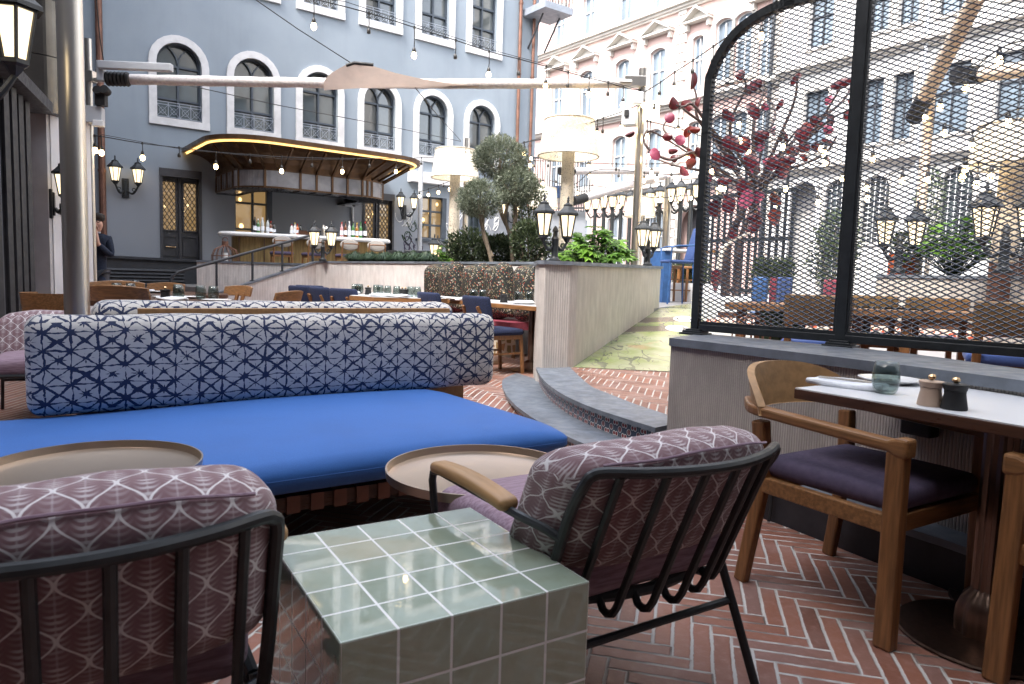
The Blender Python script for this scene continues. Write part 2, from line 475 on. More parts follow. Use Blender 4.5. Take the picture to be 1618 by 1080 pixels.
def m_tile():
    mt, b = newmat('green_glazed_tile'); o = coord(); x, y, z = xyz(o); a = .11
    def cell(t): f = nfr(t / a + 50.); return nmin(f, 1 - f)
    nrm = N.tree.nodes.new('ShaderNodeNewGeometry')
    tn = N.tree.nodes.new('ShaderNodeVectorTransform'); tn.vector_type = 'NORMAL'; tn.convert_from = 'WORLD'; tn.convert_to = 'OBJECT'
    N.tree.links.new(nrm.outputs['True Normal'], tn.inputs[0]); nx, ny, nz = xyz(N(tn.outputs[0]))
    big = 5.
    d = nmin(nmin(cell(x) + nabs(nx) * big, cell(y) + nabs(ny) * big), cell(z) + nabs(nz) * big)
    gr = 1 - smooth(d, .02, .03)
    rnd = wnoise(comb(nfl(x / a + 50.), nfl(y / a + 50.), nfl(z / a + 50.)))
    c = mix(rnd, (.27, .33, .26), (.31, .365, .29)); c = mix(smooth(noise(o, 14., 4.), .4, .7) * .5, c, (.22, .25, .17))
    setc(b, 'Base Color', mix(gr, c, (.7, .71, .7))); setc(b, 'Roughness', .07 + gr * .5)
    setc(b, 'Coat Weight', 1 - gr); setc(b, 'Coat Roughness', .03); setc(b, 'Coat IOR', 1.5)
    bump(b, noise(o, 34., 3.) * .35 + noise(o, 9., 2.) + smooth(d, .015, .05) * .5, .13, .008)
    return mt
MT['tile'] = m_tile()

def m_shibori(name, s=.086, rot=0):
    mt, b = newmat(name); uv = coord('UV'); u, v, _ = xyz(uv); o3 = comb(u, v, 0.)
    nx = noise(o3, 10., 2.); ny = noise(comb(u + 9., v + 4., 0.), 10., 2.)
    p = u / .112 + (nx - .5) * .3; q = v / .083 + (ny - .5) * .3
    big = noise(o3, 13., 2.)
    wv = smooth(noise(comb(u * 2 + 5., v * 2 - 3., 0.), 14., 2.), .36, .66)
    fine = (noise(o3, 120., 3.) - .5) * .05
    fx, fy = nfr(p + 64.), nfr(q + 64.)
    ax, ay = nabs(fx - .5), nabs(fy - .5)           # 0.5 at the lattice lines
    lx, ly = .5 - ax, .5 - ay                       # distance to lattice lines
    dd = nmin(nabs(fx - fy), nabs(fx + fy - 1)) * .707
    # half-step star through the cell centre
    r0 = nsqrt((fx - .5) * (fx - .5) + (fy - .5) * (fy - .5)); r1 = nsqrt(lx * lx + ly * ly)
    rc = wnoise(comb(nfl(p + 64.), nfl(q + 64.), 1.)); rn_ = wnoise(comb(nfl(p + 64.5), nfl(q + 64.5), 2.))
    w = .02 + wv * .055 + fine + (rc - .5) * .05
    taper = smooth(nmin(r0, r1), .34, .05) * .02
    l1 = lt(nmin(lx, ly), w * .75 + taper * .7); l2 = lt(dd, w + taper)
    l3 = lt(nmin(ax, ay), (smooth(big, .45, .62) * .03 + fine) * smooth(r0, .34, .2)) * gt(big, .44)
    knot = lt(r1, .06 + rn_ * .07 + fine * 1.5) 
    brk = gt(noise(comb(u + 3., v, 0.), 55., 2.), .3)
    ink = nmin(nmax(nmax(l1 * brk, l2), nmax(l3, knot)), 1.)
    base = mix(noise(o3, 6., 3.), (.49, .475, .455), (.59, .575, .55))
    inkc = mix(noise(o3, 40., 3.), (.008, .016, .055), (.018, .034, .1))
    setc(b, 'Base Color', mix(ink, base, inkc)); setc(b, 'Roughness', .85)
    bump(b, noise(o3, 700., 2.), .15, .001); setc(b, 'Sheen Weight', .15)
    return mt
MT['shibori'] = m_shibori('shibori_print')

def m_ogee():
    mt, b = newmat('feather_ogee_print'); uv = coord('UV'); u, v, _ = xyz(uv); o3 = comb(u, v, 0.)
    W, Hh = .084, .094
    p = u / W; q = v / Hh + (noise(o3, 20., 2.) - .5) * .04
    c = ncos(q * 2 * math.pi) * .235
    f = nfr(p + 40.)
    d = nmin(nabs(f - c), nmin(nabs(f - .5 + c), nabs(f - 1 - c)))
    d = nmin(d, nabs(f + .5 + c))
    line = 1 - smooth(d, .021, .036)
    # feathers: curved strokes springing from the spine of each ogee cell
    f2 = nfr(p + 40.25); spA = nabs(f2 - .5)                  # distance from spine x=.25
    colA = lt(spA, .25)
    sp = nmin(spA, nabs(spA - .5))
    ph = q + (1 - colA) * .5
    st = nsin((ph * 9 - sp * sp * 22 + sp * 2) * 2 * math.pi)
    feath = smooth(st, -.35, .55) * smooth(sp, .27, .0)
    tip = nfr(ph + .5)
    base = mix(noise(o3, 9., 3.), (.16, .085, .1), (.21, .12, .135))
    pale = (.47, .42, .435)
    g = feath * (smooth(tip, .0, .8) * .8 + .25)
    c1 = mix(g, base, pale)
    c1 = mix(smooth(sp, .035, .0) * .4, c1, pale)
    setc(b, 'Base Color', mix(line, c1, (.66, .63, .64))); setc(b, 'Roughness', .82); setc(b, 'Sheen Weight', .2)
    bump(b, noise(o3, 600., 2.) + line * .6, .2, .0012)
    return mt
MT['ogee'] = m_ogee()

def m_fabric(name, c1, c2, sx, sy, rough=.85, bs=600.):
    mt, b = newmat(name); o = coord(); x, y, z = xyz(o)
    n1 = noise(comb(x * sx, y * sy, z * sy), 1., 4.); c = mix(smooth(n1, .3, .7), c1, c2)
    n2 = noise(o, 3., 3.); c = mix(smooth(n2, .35, .7) * .22, c, tuple(t * .7 for t in c1))
    setc(b, 'Base Color', c); setc(b, 'Roughness', rough); setc(b, 'Sheen Weight', .1)
    bump(b, noise(o, bs, 2.), .2, .001)
    return mt
MT['mauve'] = m_fabric('mauve_slub_fabric', (.19, .115, .16), (.34, .245, .305), 14., 130.)
MT['blue'] = m_fabric('cobalt_canvas', (.018, .11, .39), (.026, .14, .46), 300., 300., .7)
MT['blue2'] = m_fabric('soft_blue_canvas', (.05, .1, .32), (.07, .13, .38), 300., 300., .8)

def m_risertile():
    mt, b = newmat('patterned_riser_tile'); uv = coord('UV'); u, v, _ = xyz(uv); s = .098
    p = nfr(u / s + 30.) - .5; q = nfr(v / s + .12) - .5
    def disk(cx, cy, r):
        d = nsqrt((p - cx) * (p - cx) + (q - cy) * (q - cy)); return d - r
    d4 = nmin(nmin(disk(.14, .14, .15), disk(-.14, .14, .15)), nmin(disk(.14, -.14, .15), disk(-.14, -.14, .15)))
    cor = nsqrt((nabs(p) - .5) * (nabs(p) - .5) + (nabs(q) - .5) * (nabs(q) - .5)) - .2
    white = nmax(lt(nabs(d4), .028), nmax(lt(nabs(cor), .022), lt(nmin(nabs(p), nabs(q)), .016) * lt(d4, .02)))
    red = lt(d4, .0); redc = lt(cor, 0.)
    c = mix(red, (.035, .05, .085), (.22, .018, .022)); c = mix(redc * .8, c, (.2, .025, .025))
    c = mix(white, c, (.6, .6, .58)); c = mix(lt(.5 - nabs(p), .012), c, (.25, .24, .22))
    setc(b, 'Base Color', c); setc(b, 'Roughness', .35)
    return mt
MT['risertile'] = m_risertile()

def m_basetile():
    mt, b = newmat('geometric_floor_base_tile'); uv = coord('UV'); v = voro(uv, 9., 'DISTANCE_TO_EDGE', 'Distance', .55)
    cc = voro(uv, 9., 'F1', 'Color', .55)
    x, y, z = xyz(cc)
    c = ramp(x, [(0, (.12, .14, .05)), (.5, (.3, .13, .05)), (1, (.2, .2, .1))])
    setc(b, 'Base Color', mix(lt(v, .14), c, (.5, .44, .36))); setc(b, 'Roughness', .4)
    return mt
MT['basetile'] = m_basetile()

def m_floral():
    mt, b = newmat('dark_floral_fabric'); o = coord()
    n = noise(o, 6., 2., col=True); v2 = N.tree.nodes.new('ShaderNodeVectorMath'); v2.operation = 'MULTIPLY_ADD'
    N.tree.links.new(n.k, v2.inputs[0]); v2.inputs[1].default_value = (.09,) * 3; N.tree.links.new(o.k, v2.inputs[2])
    vv = N(v2.outputs[0])
    cc = voro(vv, 58., 'F1', 'Color'); d = voro(vv, 58.); x, y, z = xyz(cc)
    pal = ramp(x, [(0, (.012, .013, .013)), (.28, (.03, .04, .02)), (.42, (.2, .16, .09)), (.56, (.015, .016, .018)), (.66, (.3, .26, .2)), (.76, (.08, .07, .03)), (.86, (.3, .05, .02)), (.93, (.4, .35, .3)), (1, (.3, .2, .05))], 'CONSTANT')
    c = mix(gt(d, .5), pal, (.01, .011, .011))
    setc(b, 'Base Color', c); setc(b, 'Roughness', .75)
    bump(b, noise(o, 30., 3.), .3, .01)
    return mt
MT['floral'] = m_floral()

def m_mural():
    mt, b = newmat('painted_ramp'); o = wpos(); x, y, z = xyz(o)
    n1 = noise(o, 1.3, 4.); n2 = noise(comb(x + 7., y, 0.), 2.2, 5.)
    c = ramp(n1, [(.25, (.09, .13, .06)), (.4, (.17, .21, .07)), (.52, (.25, .26, .16)), (.64, (.13, .19, .07)), (.8, (.24, .2, .12))])
    c = mix(smooth(n2, .58, .7) * .6, c, (.3, .17, .11))
    c = mix(smooth(noise(o, 25., 4.), .5, .8) * .3, c, (.36, .37, .3))
    w = noise(comb(x * 2.2, y * 1.1 + 3., 0.), 1.6, 3.)
    dark = lt(nabs(w - .5), .007)
    blob = smooth(noise(comb(x * 1.6 + 20., y * .8 + 3., 0.), 1.9, 4.), .635, .65)
    c = mix(nmax(dark * .75, blob * .85), c, (.06, .06, .05))
    # two pale ovals edged in black, as painted on the ramp
    sil = lt(nabs(noise(comb(x * 1.4 + 3., y * .9, 0.), 1.7, 2.) - .5), .016) * gt(noise(comb(x + 1., y * .7, 4.), 1.5, 1.), .56)
    c = mix(sil * .75, c, (.06, .065, .05)); c = mix(smooth(noise(comb(x * 1.1, y * .8, 9.), 1.1, 3.), .45, .7) * .55, c, (.4, .4, .28))
    for (ox, oy) in ((2.24, 9.25), (2.03, 8.72)):
        cap = lt(nmax(nabs(x - (ox - .32)) - .42, nabs(y - oy) - .15), 0.); c = mix(cap * .85, c, (.07, .045, .045))
        e = nsqrt((x - ox) * (x - ox) * 51. + (y - oy) * (y - oy) * 30.)
        c = mix(lt(e, 1.), c, (.6, .6, .56)); c = mix(lt(nabs(e - .62), .09) * gt(noise(o, 14., 1.), .45), c, (.05, .05, .05))
    setc(b, 'Base Color', c); setc(b, 'Roughness', .25)
    return mt
MT['mural'] = m_mural()

def m_facade(name, col, col2, low=None, lowz=3., dirt=.25):
    mt, b = newmat(name); o = wpos(); x, y, z = xyz(o)
    n1 = noise(o, .7, 5.); c = mix(smooth(n1, .3, .7), col, col2)
    st = noise(comb(x * 2., y * 2., z * .25), 1., 5.); c = mix(smooth(st, .5, .8) * dirt, c, tuple(t * .72 for t in col))
    if low:
        c = mix(smooth(z + (n1 - .5) * .5, lowz + .25, lowz - .25), c, low)  # lower wall greyed: shade of court and canopy put into the colour
    setc(b, 'Base Color', c); setc(b, 'Roughness', .9); bump(b, noise(o, 45., 4.), .25, .004)
    return mt
MT['greywall'] = m_facade('blue_grey_render', (.26, .305, .352), (.3, .345, .392), (.29, .31, .345), 3.3, dirt=.32)
MT['pinkwall'] = m_facade('pink_render', (.52, .36, .325), (.56, .4, .36))
MT['paleStone'] = m_facade('cream_stone', (.52, .49, .45), (.56, .53, .49))
MT['whitefacade'] = m_facade('white_render', (.5, .49, .475), (.56, .55, .53))
MT['backwall'] = m_facade('dark_render', (.1, .1, .11), (.13, .13, .14))
MT['terrace'] = mat('terrace_stone', (.22, .215, .215), .6, 0, .2, 2, bmp=.2, bs=20)
MT['ground'] = mat('city_ground', (.12, .12, .12), .9, 0, .2, 1)

def m_ribglass():
    mt, b = newmat('ribbed_glass'); o = coord(); x, y, z = xyz(o)
    h = nsin((x + y) * 2 * math.pi / .03)
    setc(b, 'Base Color', mix(smooth(noise(o, 2., 3.), .3, .7), (.24, .24, .26), (.42, .42, .46)))
    setc(b, 'Roughness', .16); setc(b, 'Coat Weight', .6); bump(b, h, .5, .01)
    return mt
MT['ribglass'] = m_ribglass()

def m_perf(name, col, em, hole=.3, scale=34.):
    mt, b = newmat(name); t = N.tree; o = coord(); x, y, z = xyz(o)
    d = voro(o, scale, 'F1', 'Distance', .9)
    big = smooth(noise(o, 5., 2.), .3, .7)
    h = lt(d, big * .24 + hole * .4)
    d2 = voro(o, scale * 1.7, 'F1', 'Distance', .9); fl = lt(d2, .24 + big * .1)
    setc(b, 'Base Color', mix(fl * .75, mix(smooth(noise(o, 8., 3.), .3, .7), col, tuple(min(1, c * 1.15) for c in col)), tuple(c * .3 for c in col))); setc(b, 'Roughness', .6)
    if em: setc(b, 'Emission Color', (1, .8, .5)); setc(b, 'Emission Strength', em); mt.cycles.emission_sampling = 'NONE'
    setc(b, 'Alpha', 1 - h)
    return mt
MT['shade'] = m_perf('perforated_cream_shade', (.5, .485, .44), .1)
MT['shadepole'] = m_perf('perforated_cream_column', (.52, .46, .37), .0, .26, 30.)

def m_leaf(name, c1, c2, c3, trans=.25, rough=.5):
    mt, b = newmat(name); i = island()
    c = ramp(i, [(0, c1), (.5, c2), (1, c3)])
    setc(b, 'Base Color', c); setc(b, 'Roughness', rough)
    t = N.tree; tl = t.nodes.new('ShaderNodeBsdfTranslucent'); t.links.new(c.k, tl.inputs[0]); mx = t.nodes.new('ShaderNodeMixShader'); mx.inputs[0].default_value = trans
    t.links.new(b.outputs[0], mx.inputs[1]); t.links.new(tl.outputs[0], mx.inputs[2]); t.links.new(mx.outputs[0], t.nodes['Material Output'].inputs[0])
    return mt
MT['olive'] = m_leaf('olive_leaves', (.085, .105, .065), (.2, .235, .16), (.35, .385, .31))
MT['darkleaf'] = m_leaf('dark_shrub_leaves', (.016, .028, .012), (.045, .068, .028), (.1, .13, .055))
MT['grassleaf'] = m_leaf('mondo_grass_blades', (.015, .035, .018), (.03, .065, .03), (.06, .1, .05))
MT['fatsia'] = m_leaf('bright_lobed_leaves', (.03, .07, .012), (.1, .22, .03), (.2, .38, .05), .35)
MT['paleleaf'] = m_leaf('grey_green_leaves', (.05, .08, .04), (.1, .14, .07), (.16, .2, .11))
MT['disc_red'] = mat('red_enamel_disc', (.075, .003, .008), .42, 0, .2, 6)
MT['disc_pink'] = mat('pink_enamel_disc', (.24, .045, .085), .45, 0, .2, 6)
MT['disc_scarlet'] = mat('scarlet_enamel_disc', (.13, .01, .006), .42, 0, .2, 6)
MT['stem'] = mat('weathered_branch_metal', (.05, .03, .028), .55, .2, .2, 8)
MT['stem_pale'] = mat('bleached_branch', (.5, .45, .4), .7, 0, .2, 8)

def m_patt():
    mt, b = newmat('red_leaf_print'); o = coord(); v = voro(o, 26., 'DISTANCE_TO_EDGE', 'Distance'); cc = voro(o, 26., 'F1', 'Color'); x, y, z = xyz(cc)
    c = ramp(x, [(0, (.5, .08, .03)), (.4, (.65, .3, .12)), (.6, (.12, .03, .02)), (.8, (.6, .5, .4))], 'CONSTANT')
    setc(b, 'Base Color', mix(gt(v, .12), (.6, .53, .46), c)); setc(b, 'Roughness', .8)
    return mt
MT['redprint'] = m_patt()
# ------------------------------------------------------------------ frames
def frame(x, y, deg):
    a = R(deg); u = Vector((math.cos(a), math.sin(a), 0)); n = Vector((-u.y, u.x, 0))
    Mx = Matrix.Identity(4)
    for i in range(3): Mx[i][0] = u[i]; Mx[i][1] = n[i]
    Mx[0][3] = x; Mx[1][3] = y
    return Mx
def pixon(Mx, px, py):                      # picture direction met with the frame's x-z plane -> (along, height)
    d = ray(px, py); u = Mx.col[0].to_3d(); n = Mx.col[1].to_3d(); P = Mx.col[3].to_3d(); P.z = 0
    d2 = Vector((d.x, d.y, 0)); t = P.dot(n) / d2.dot(n)
    return ((d2 * t - P).dot(u), CH + d.z * t)
FM = frame(xY(480, 18.5), 18.5, 37)          # grey building front
QM = frame(5.3, 31.2, -53)                   # pink and white fronts across the court
SM = frame(1.18, 4.43, -43.6)                # mesh screen
UM = frame(0, 0, 35)                         # lounge furniture axes
def fw(s, o, z): return FM @ Vector((s, -o, z))
def qw(s, o, z): return QM @ Vector((s, -o, z))
ZT, ZL, ZD = .78, .27, .12                   # upper terrace, landing, dining floor

def struct(name, mb, m, **k): return tag(mb.build(name, m, **k), kind='structure')
# ground and floors ------------------------------------------------
struct('ground', MB().add([(-900, -900, -.3), (900, -900, -.3), (900, 900, -.3), (-900, 900, -.3)], [(0, 1, 2, 3)]), MT['ground'])
g = MB(); ys = [-8, 4.9, 5.4, 6.3, 30]; zs = [0, 0, .02, ZD, ZD]
for i in range(4):
    g.add([(-14, ys[i], zs[i]), (9, ys[i], zs[i]), (9, ys[i + 1], zs[i + 1]), (-14, ys[i + 1], zs[i + 1])], [(0, 1, 2, 3)])
struct('brick_floor', g, MT['brick'])
A_, B_, C_ = Vector((-3.79, 13.6, 0)), Vector((-1.36, 11.5, 0)), Vector((.29, 9.45, 0))
D_ = Vector((2.07, 10.05, 0))                # far end of the parapet beside the ramp
ter = [(.34, 9.5), (-1.3, 11.6), (-3.75, 13.7), (-6.1, 13.68), (-7.4, 15.0)]
ter += [tuple(fw(-3.6, .05, 0).xy), tuple(fw(7.4, .05, 0).xy), (.6, 34), (9, 30), (17, 18), (12, 9.5), (4.4, 8.2), (3.95, 9.1), (2.12, 10.12), (.62, 7.3)]
struct('upper_terrace', MB().prism(ter, -.2, ZT), MT['terrace'])
land = [(.5, 6.95), (.63, 5.9), (.75, 5.45), (.88, 5.05), (1.02, 4.68), (1.1, 4.3), (1.6, 4.2), (2.0, 3.6), (3.4, 2.2), (6, 1.0), (9, 3), (12, 9.4), (4.4, 8.2), (3.2, 6.6), (.585, 7.05)]
struct('landing', MB().prism(land, -.1, ZL), MT['brick'])
# painted ramp
rp = [Vector((.59, 7.04, ZL + .004)), Vector((3.25, 6.7, ZL + .004)), Vector((3.95, 9.1, ZT + .004)), Vector((2.1, 10.1, ZT + .004))]
g = MB(); nn = 6
for i in range(nn):
    a, b = i / nn, (i + 1) / nn
    q = [rp[0].lerp(rp[3], a), rp[1].lerp(rp[2], a), rp[1].lerp(rp[2], b), rp[0].lerp(rp[3], b)]
    g.add(q, [(0, 1, 2, 3)])
g.add([rp[1], rp[2], (3.95, 9.1, 0), (3.25, 6.7, 0)], [(0, 1, 2, 3)])
far = [rp[3] + Vector((0, 0, .002)), rp[2] + Vector((0, 0, .002)), Vector((5.2, 11.6, ZT + .006)), Vector((3.1, 12.4, ZT + .006))]
g.add(far, [(0, 1, 2, 3)])
struct('painted_ramp', g, MT['mural'])

# curved steps ------------------------------------------------------
def smoothpts(p, n=6):
    out = []
    for i in range(len(p) - 1):
        p0, p1, p2, p3 = [Vector(p[max(0, min(len(p) - 1, i + k))]) for k in (-1, 0, 1, 2)]
        for k in range(n):
            t = k / n
            out.append(.5 * ((2 * p1) + (p2 - p0) * t + (2 * p0 - 5 * p1 + 4 * p2 - p3) * t * t + (3 * p1 - p0 - 3 * p2 + p3) * t ** 3))
    out.append(Vector(p[-1])); return out
s2o = smoothpts([(.243, 6.9), (.274, 6.15), (.37, 5.45), (.518, 4.92), (.687, 4.54), (.875, 4.19)])
s2i = smoothpts([(.585, 7.0), (.655, 5.85), (.775, 5.38), (.9, 4.97), (1.03, 4.65), (1.1, 4.4)])
s1o = smoothpts([(.06, 7.5), (-.06, 7.1), (-.085, 6.75), (-.05, 6.2), (.03, 5.65), (.18, 5.05), (.361, 4.55), (.523, 4.23), (.76, 3.93)])
def offset(p, d):
    o = []
    for i in range(len(p)):
        t = (p[min(i + 1, len(p) - 1)] - p[max(i - 1, 0)]).normalized(); o.append(p[i] + Vector((-t.y, t.x)) * d)
    return o
def slab(mb, outer, inner, z0, z1):
    n = len(outer)
    o0 = [(p.x, p.y, z0) for p in outer]; o1 = [(p.x, p.y, z1) for p in outer]; i0 = [(p.x, p.y, z0) for p in inner]; i1 = [(p.x, p.y, z1) for p in inner]
    mb.band(o1, i1); mb.band(i0, o0); mb.band(o0, o1); mb.band(i1, i0)
    mb.add([o0[0], o1[0], i1[0], i0[0]], [(0, 1, 2, 3)]); mb.add([o0[-1], i0[-1], i1[-1], o1[-1]], [(0, 1, 2, 3)])
def resample(p, n):
    L = [0]
    for i in range(1, len(p)): L.append(L[-1] + (p[i] - p[i - 1]).length)
    out = []
    for k in range(n):
        t = L[-1] * k / (n - 1); i = 0
        while i < len(L) - 2 and L[i + 1] < t: i += 1
        f = (t - L[i]) / max(1e-9, L[i + 1] - L[i]); out.append(p[i].lerp(p[i + 1], min(1, f)))
    return out
st = thing('curved_steps', 'two curved slate steps with red and blue patterned tile risers', 'steps', (.3, 5.2, 0))
n_ = 40
g = MB(); slab(g, resample(s2o, n_), resample(s2i, n_), ZL - .024, ZL + .007)
g.build('tread', MT['slate'], st, world=True, bevel=.004)
inner1 = [Vector((.4, 7.5)) if k == 0 else p for k, p in enumerate(offset(resample(s2o, n_), -.06))]
inner1 = [p + Vector((.1, 0)) for p in resample(s2o, n_)]
g = MB(); slab(g, resample(s1o, n_), inner1, .135 - .03, .135)
g.build('tread', MT['slate'], st, world=True, bevel=.004)
r2 = [p + Vector((.03, .012)) for p in resample(s2o, n_)]
MB().wall([(p.x, p.y) for p in r2][::-1], .13, ZL - .024).build('riser', MT['risertile'], st, world=True)
r1 = [p + Vector((.03, .012)) for p in resample(s1o, n_)]
MB().wall([(p.x, p.y) for p in r1][::-1], 0., .107).build('riser', MT['risertile'], st, world=True)

# walls round the sunken dining area ---------------------------------
def capped(name, label, pts, z0, z1, thick, m, capt=.035, over=.02, zcap=None, inward=1, capm='slate', closed_end=True):
    """fluted wall along pts; the wall body lies to the left of the direction when inward=1"""
    root = thing(name, label, 'wall', (pts[0][0], pts[0][1], z0 if not callable(z0) else z0(0)))
    P = [Vector((p[0], p[1])) for p in pts]
    back = offset(P, thick * inward)
    zz0 = z0 if callable(z0) else (lambda i: z0); zz1 = z1 if callable(z1) else (lambda i: z1)
    g = MB(); n = len(P)
    loop = P + back[::-1]; L = 0
    for i in range(len(loop)):
        a, b = loop[i], loop[(i + 1) % len(loop)]
        ia = i if i < n else 2 * n - 1 - i; j = (i + 1) % len(loop); ib = j if j < n else 2 * n - 1 - j
        l = (b - a).length
        g.add([(a.x, a.y, zz0(ia)), (b.x, b.y, zz0(ib)), (b.x, b.y, zz1(ib)), (a.x, a.y, zz1(ia))], [(0, 1, 2, 3) if inward > 0 else (3, 2, 1, 0)],
              [[(L, zz0(ia)), (L + l, zz0(ib)), (L + l, zz1(ib)), (L, zz1(ia))] if inward > 0 else [(L, zz1(ia)), (L + l, zz1(ib)), (L + l, zz0(ib)), (L, zz0(ia))]])
        L += l
    g.build('wall_face', m, root, world=True)
    o1 = offset(P, -over * inward); i1 = offset(back, over * inward)
    g = MB()
    n = len(o1)
    lo = [(p.x, p.y, zz1(i)) for i, p in enumerate(o1)]; hi = [(p.x, p.y, zz1(i) + capt) for i, p in enumerate(o1)]
    li = [(p.x, p.y, zz1(i)) for i, p in enumerate(i1)]; hii = [(p.x, p.y, zz1(i) + capt) for i, p in enumerate(i1)]
    g.band(hi, hii); g.band(li, lo); g.band(lo, hi); g.band(hii, li)
    g.add([lo[0], hi[0], hii[0], li[0]], [(0, 1, 2, 3)]); g.add([lo[-1], li[-1], hii[-1], hi[-1]], [(0, 1, 2, 3)])
    g.build('cap', MT[capm], root, world=True, bevel=.004)
    return root
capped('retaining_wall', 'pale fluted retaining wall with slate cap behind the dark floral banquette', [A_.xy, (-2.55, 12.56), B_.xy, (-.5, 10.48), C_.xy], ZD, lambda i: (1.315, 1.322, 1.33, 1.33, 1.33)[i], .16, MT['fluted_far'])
par = [(.27, 9.42), (.235, 7.4), (.243, 6.96), (.30, 6.86), (.56, 6.98), (.63, 7.06), D_.xy]
def parz0(i): return -.05
def parz1(i): return 1.285 if i < 6 else 1.33
root = thing('planter_wall', 'beige concrete planter wall with slate cap rising beside the painted ramp', 'wall', (.3, 6.9, .1))
g = MB(); g.wall([par[k] for k in range(0, 6)], parz0, lambda i: 1.285); g.build('end_face', MT['fluted_mid'], root, world=True)
g = MB(); g.wall(par[5:], lambda i: ZL - .1, lambda i: 1.285 + .045 * i)
back = [D_.xy + Vector((-.1, .14)), Vector((.55, 7.35))]
g.wall([D_.xy, back[0]], ZL, 1.33); g.wall([back[0], back[1], (.38, 9.4)], ZL, lambda i: 1.33 - .045 * i); g.build('wall_face', MT['concrete_smooth'], root, world=True)
o1 = [Vector(p) for p in par]; o1 = [Vector((.25, 9.42)), Vector((.212, 7.4)), Vector((.22, 6.95)), Vector((.29, 6.83)), Vector((.575, 6.955)), Vector((.655, 7.05)), D_.xy + Vector((.03, -.01))]
i1 = [Vector((.42, 9.42)), Vector((.42, 7.7)), Vector((.44, 7.4)), Vector((.46, 7.35)), Vector((.5, 7.34)), Vector((.55, 7.36)), D_.xy + Vector((-.12, .16))]
g = MB(); zz = [1.285] * 6 + [1.33]
lo = [(p.x, p.y, z) for p, z in zip(o1, zz)]; hi = [(p.x, p.y, z + .037) for p, z in zip(o1, zz)]; li = [(p.x, p.y, z) for p, z in zip(i1, zz)]; hh = [(p.x, p.y, z + .037) for p, z in zip(i1, zz)]
g.band(hi, hh); g.band(li, lo); g.band(lo, hi); g.band(hh, li); g.add([lo[-1], li[-1], hh[-1], hi[-1]], [(0, 1, 2, 3)])
g.build('cap', MT['slate'], root, world=True, bevel=.004)
struct('planting_soil', MB().prism([(.43, 7.7), (.43, 9.5), (-1.2, 11.65), (.2, 12.6), (1.9, 10.3), (.56, 7.4)], ZT, 1.2), MT['soil'])
struct('planting_soil', MB().prism([(-1.25, 11.7), (-3.1, 13.25), (-2.7, 13.6), (.1, 12.7)], ZT, 1.24), MT['soil'])
# stair wall, wall behind it, louvre box
E_ = Vector((-5.3, 12.47, 0))
g = [A_.xy, E_.xy]
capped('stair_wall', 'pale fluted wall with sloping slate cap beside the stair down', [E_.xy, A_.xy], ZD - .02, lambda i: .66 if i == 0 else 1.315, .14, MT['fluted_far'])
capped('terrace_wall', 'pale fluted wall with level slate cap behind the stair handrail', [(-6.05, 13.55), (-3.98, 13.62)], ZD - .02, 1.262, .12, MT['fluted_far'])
hr = thing('handrail', 'dark grey tubular handrail sloping down beside the stair', 'handrail', (E_.x, E_.y, .66))
def onst(t, z, o=.07):                        # along the stair wall from A to E
    p = A_.lerp(E_, t); d = (E_ - A_).normalized(); return Vector((p.x + d.y * o, p.y - d.x * o, z))
zc = lambda t: 1.35 - .655 * t
topz = .5
rl = [onst(.02, zc(.02)), onst(.02, zc(0) + topz - .1), onst(.05, zc(0) + topz - .02), onst(.12, zc(.1) + topz)]
rl += [onst(1.28, zc(1.28) + topz + .06), onst(1.33, zc(1.3) + topz), onst(1.35, zc(1.33) + topz - .1), onst(1.35, .2)]
MB().tube(rl, .026, 8).build('rail', MT['dark_grey'], hr, True, world=True)
for t in (.33, .62, .95):
    MB().tube([onst(t, zc(t)), onst(t, zc(t) + topz + .02)], .022, 8).lathe([(.05, 0), (.05, .015), (.0, .015)], onst(t, zc(t) - .002)).build('post', MT['dark_grey'], hr, True, world=True)
lb = thing('louvre_box', 'dark grey louvred plant box with sloping lid below the grey facade', 'plant box', fw(-4.5, .5, ZD))
sL, sR = pixon(FM, 150, 410)[0], pixon(FM, 319, 410)[0]
g = MB(FM); g.add([(sL, -.7, ZD), (sR, -.7, ZD), (sR, -.7, 1.3), (sL, -.7, 1.33), (sL, 0.05, ZD), (sR, 0.05, ZD), (sR, 0.05, 1.3), (sL, 0.05, 1.33)],
                  [(0, 1, 2, 3), (1, 5, 6, 2), (4, 0, 3, 7), (3, 2, 6, 7)])
g.build('casing', MT['dark_grey'], lb, world=True)
g = MB(FM); g.add([(sL, -.76, 1.36), (sR + .04, -.76, 1.32), (sR + .04, 0, 1.34), (sL, 0, 1.38), (sL, -.76, 1.31), (sR + .04, -.76, 1.27), (sR + .04, 0, 1.29), (sL, 0, 1.33)],
                  [(0, 1, 2, 3), (4, 5, 1, 0), (5, 6, 2, 1), (7, 4, 0, 3)]); g.build('lid', MT['dark_grey'], lb, world=True)
for k in range(12):
    z = 1.1 - k * .075
    MB(FM).add([(sL, -.705, z), (sR - .55, -.705, z), (sR - .55, -.745, z - .045), (sL, -.745, z - .045), (sL, -.705, z - .05), (sR - .55, -.705, z - .05)], [(0, 3, 2, 1), (3, 4, 5, 2), (1, 2, 5)]).build('louvre', MT['dark_grey'], lb, world=True)

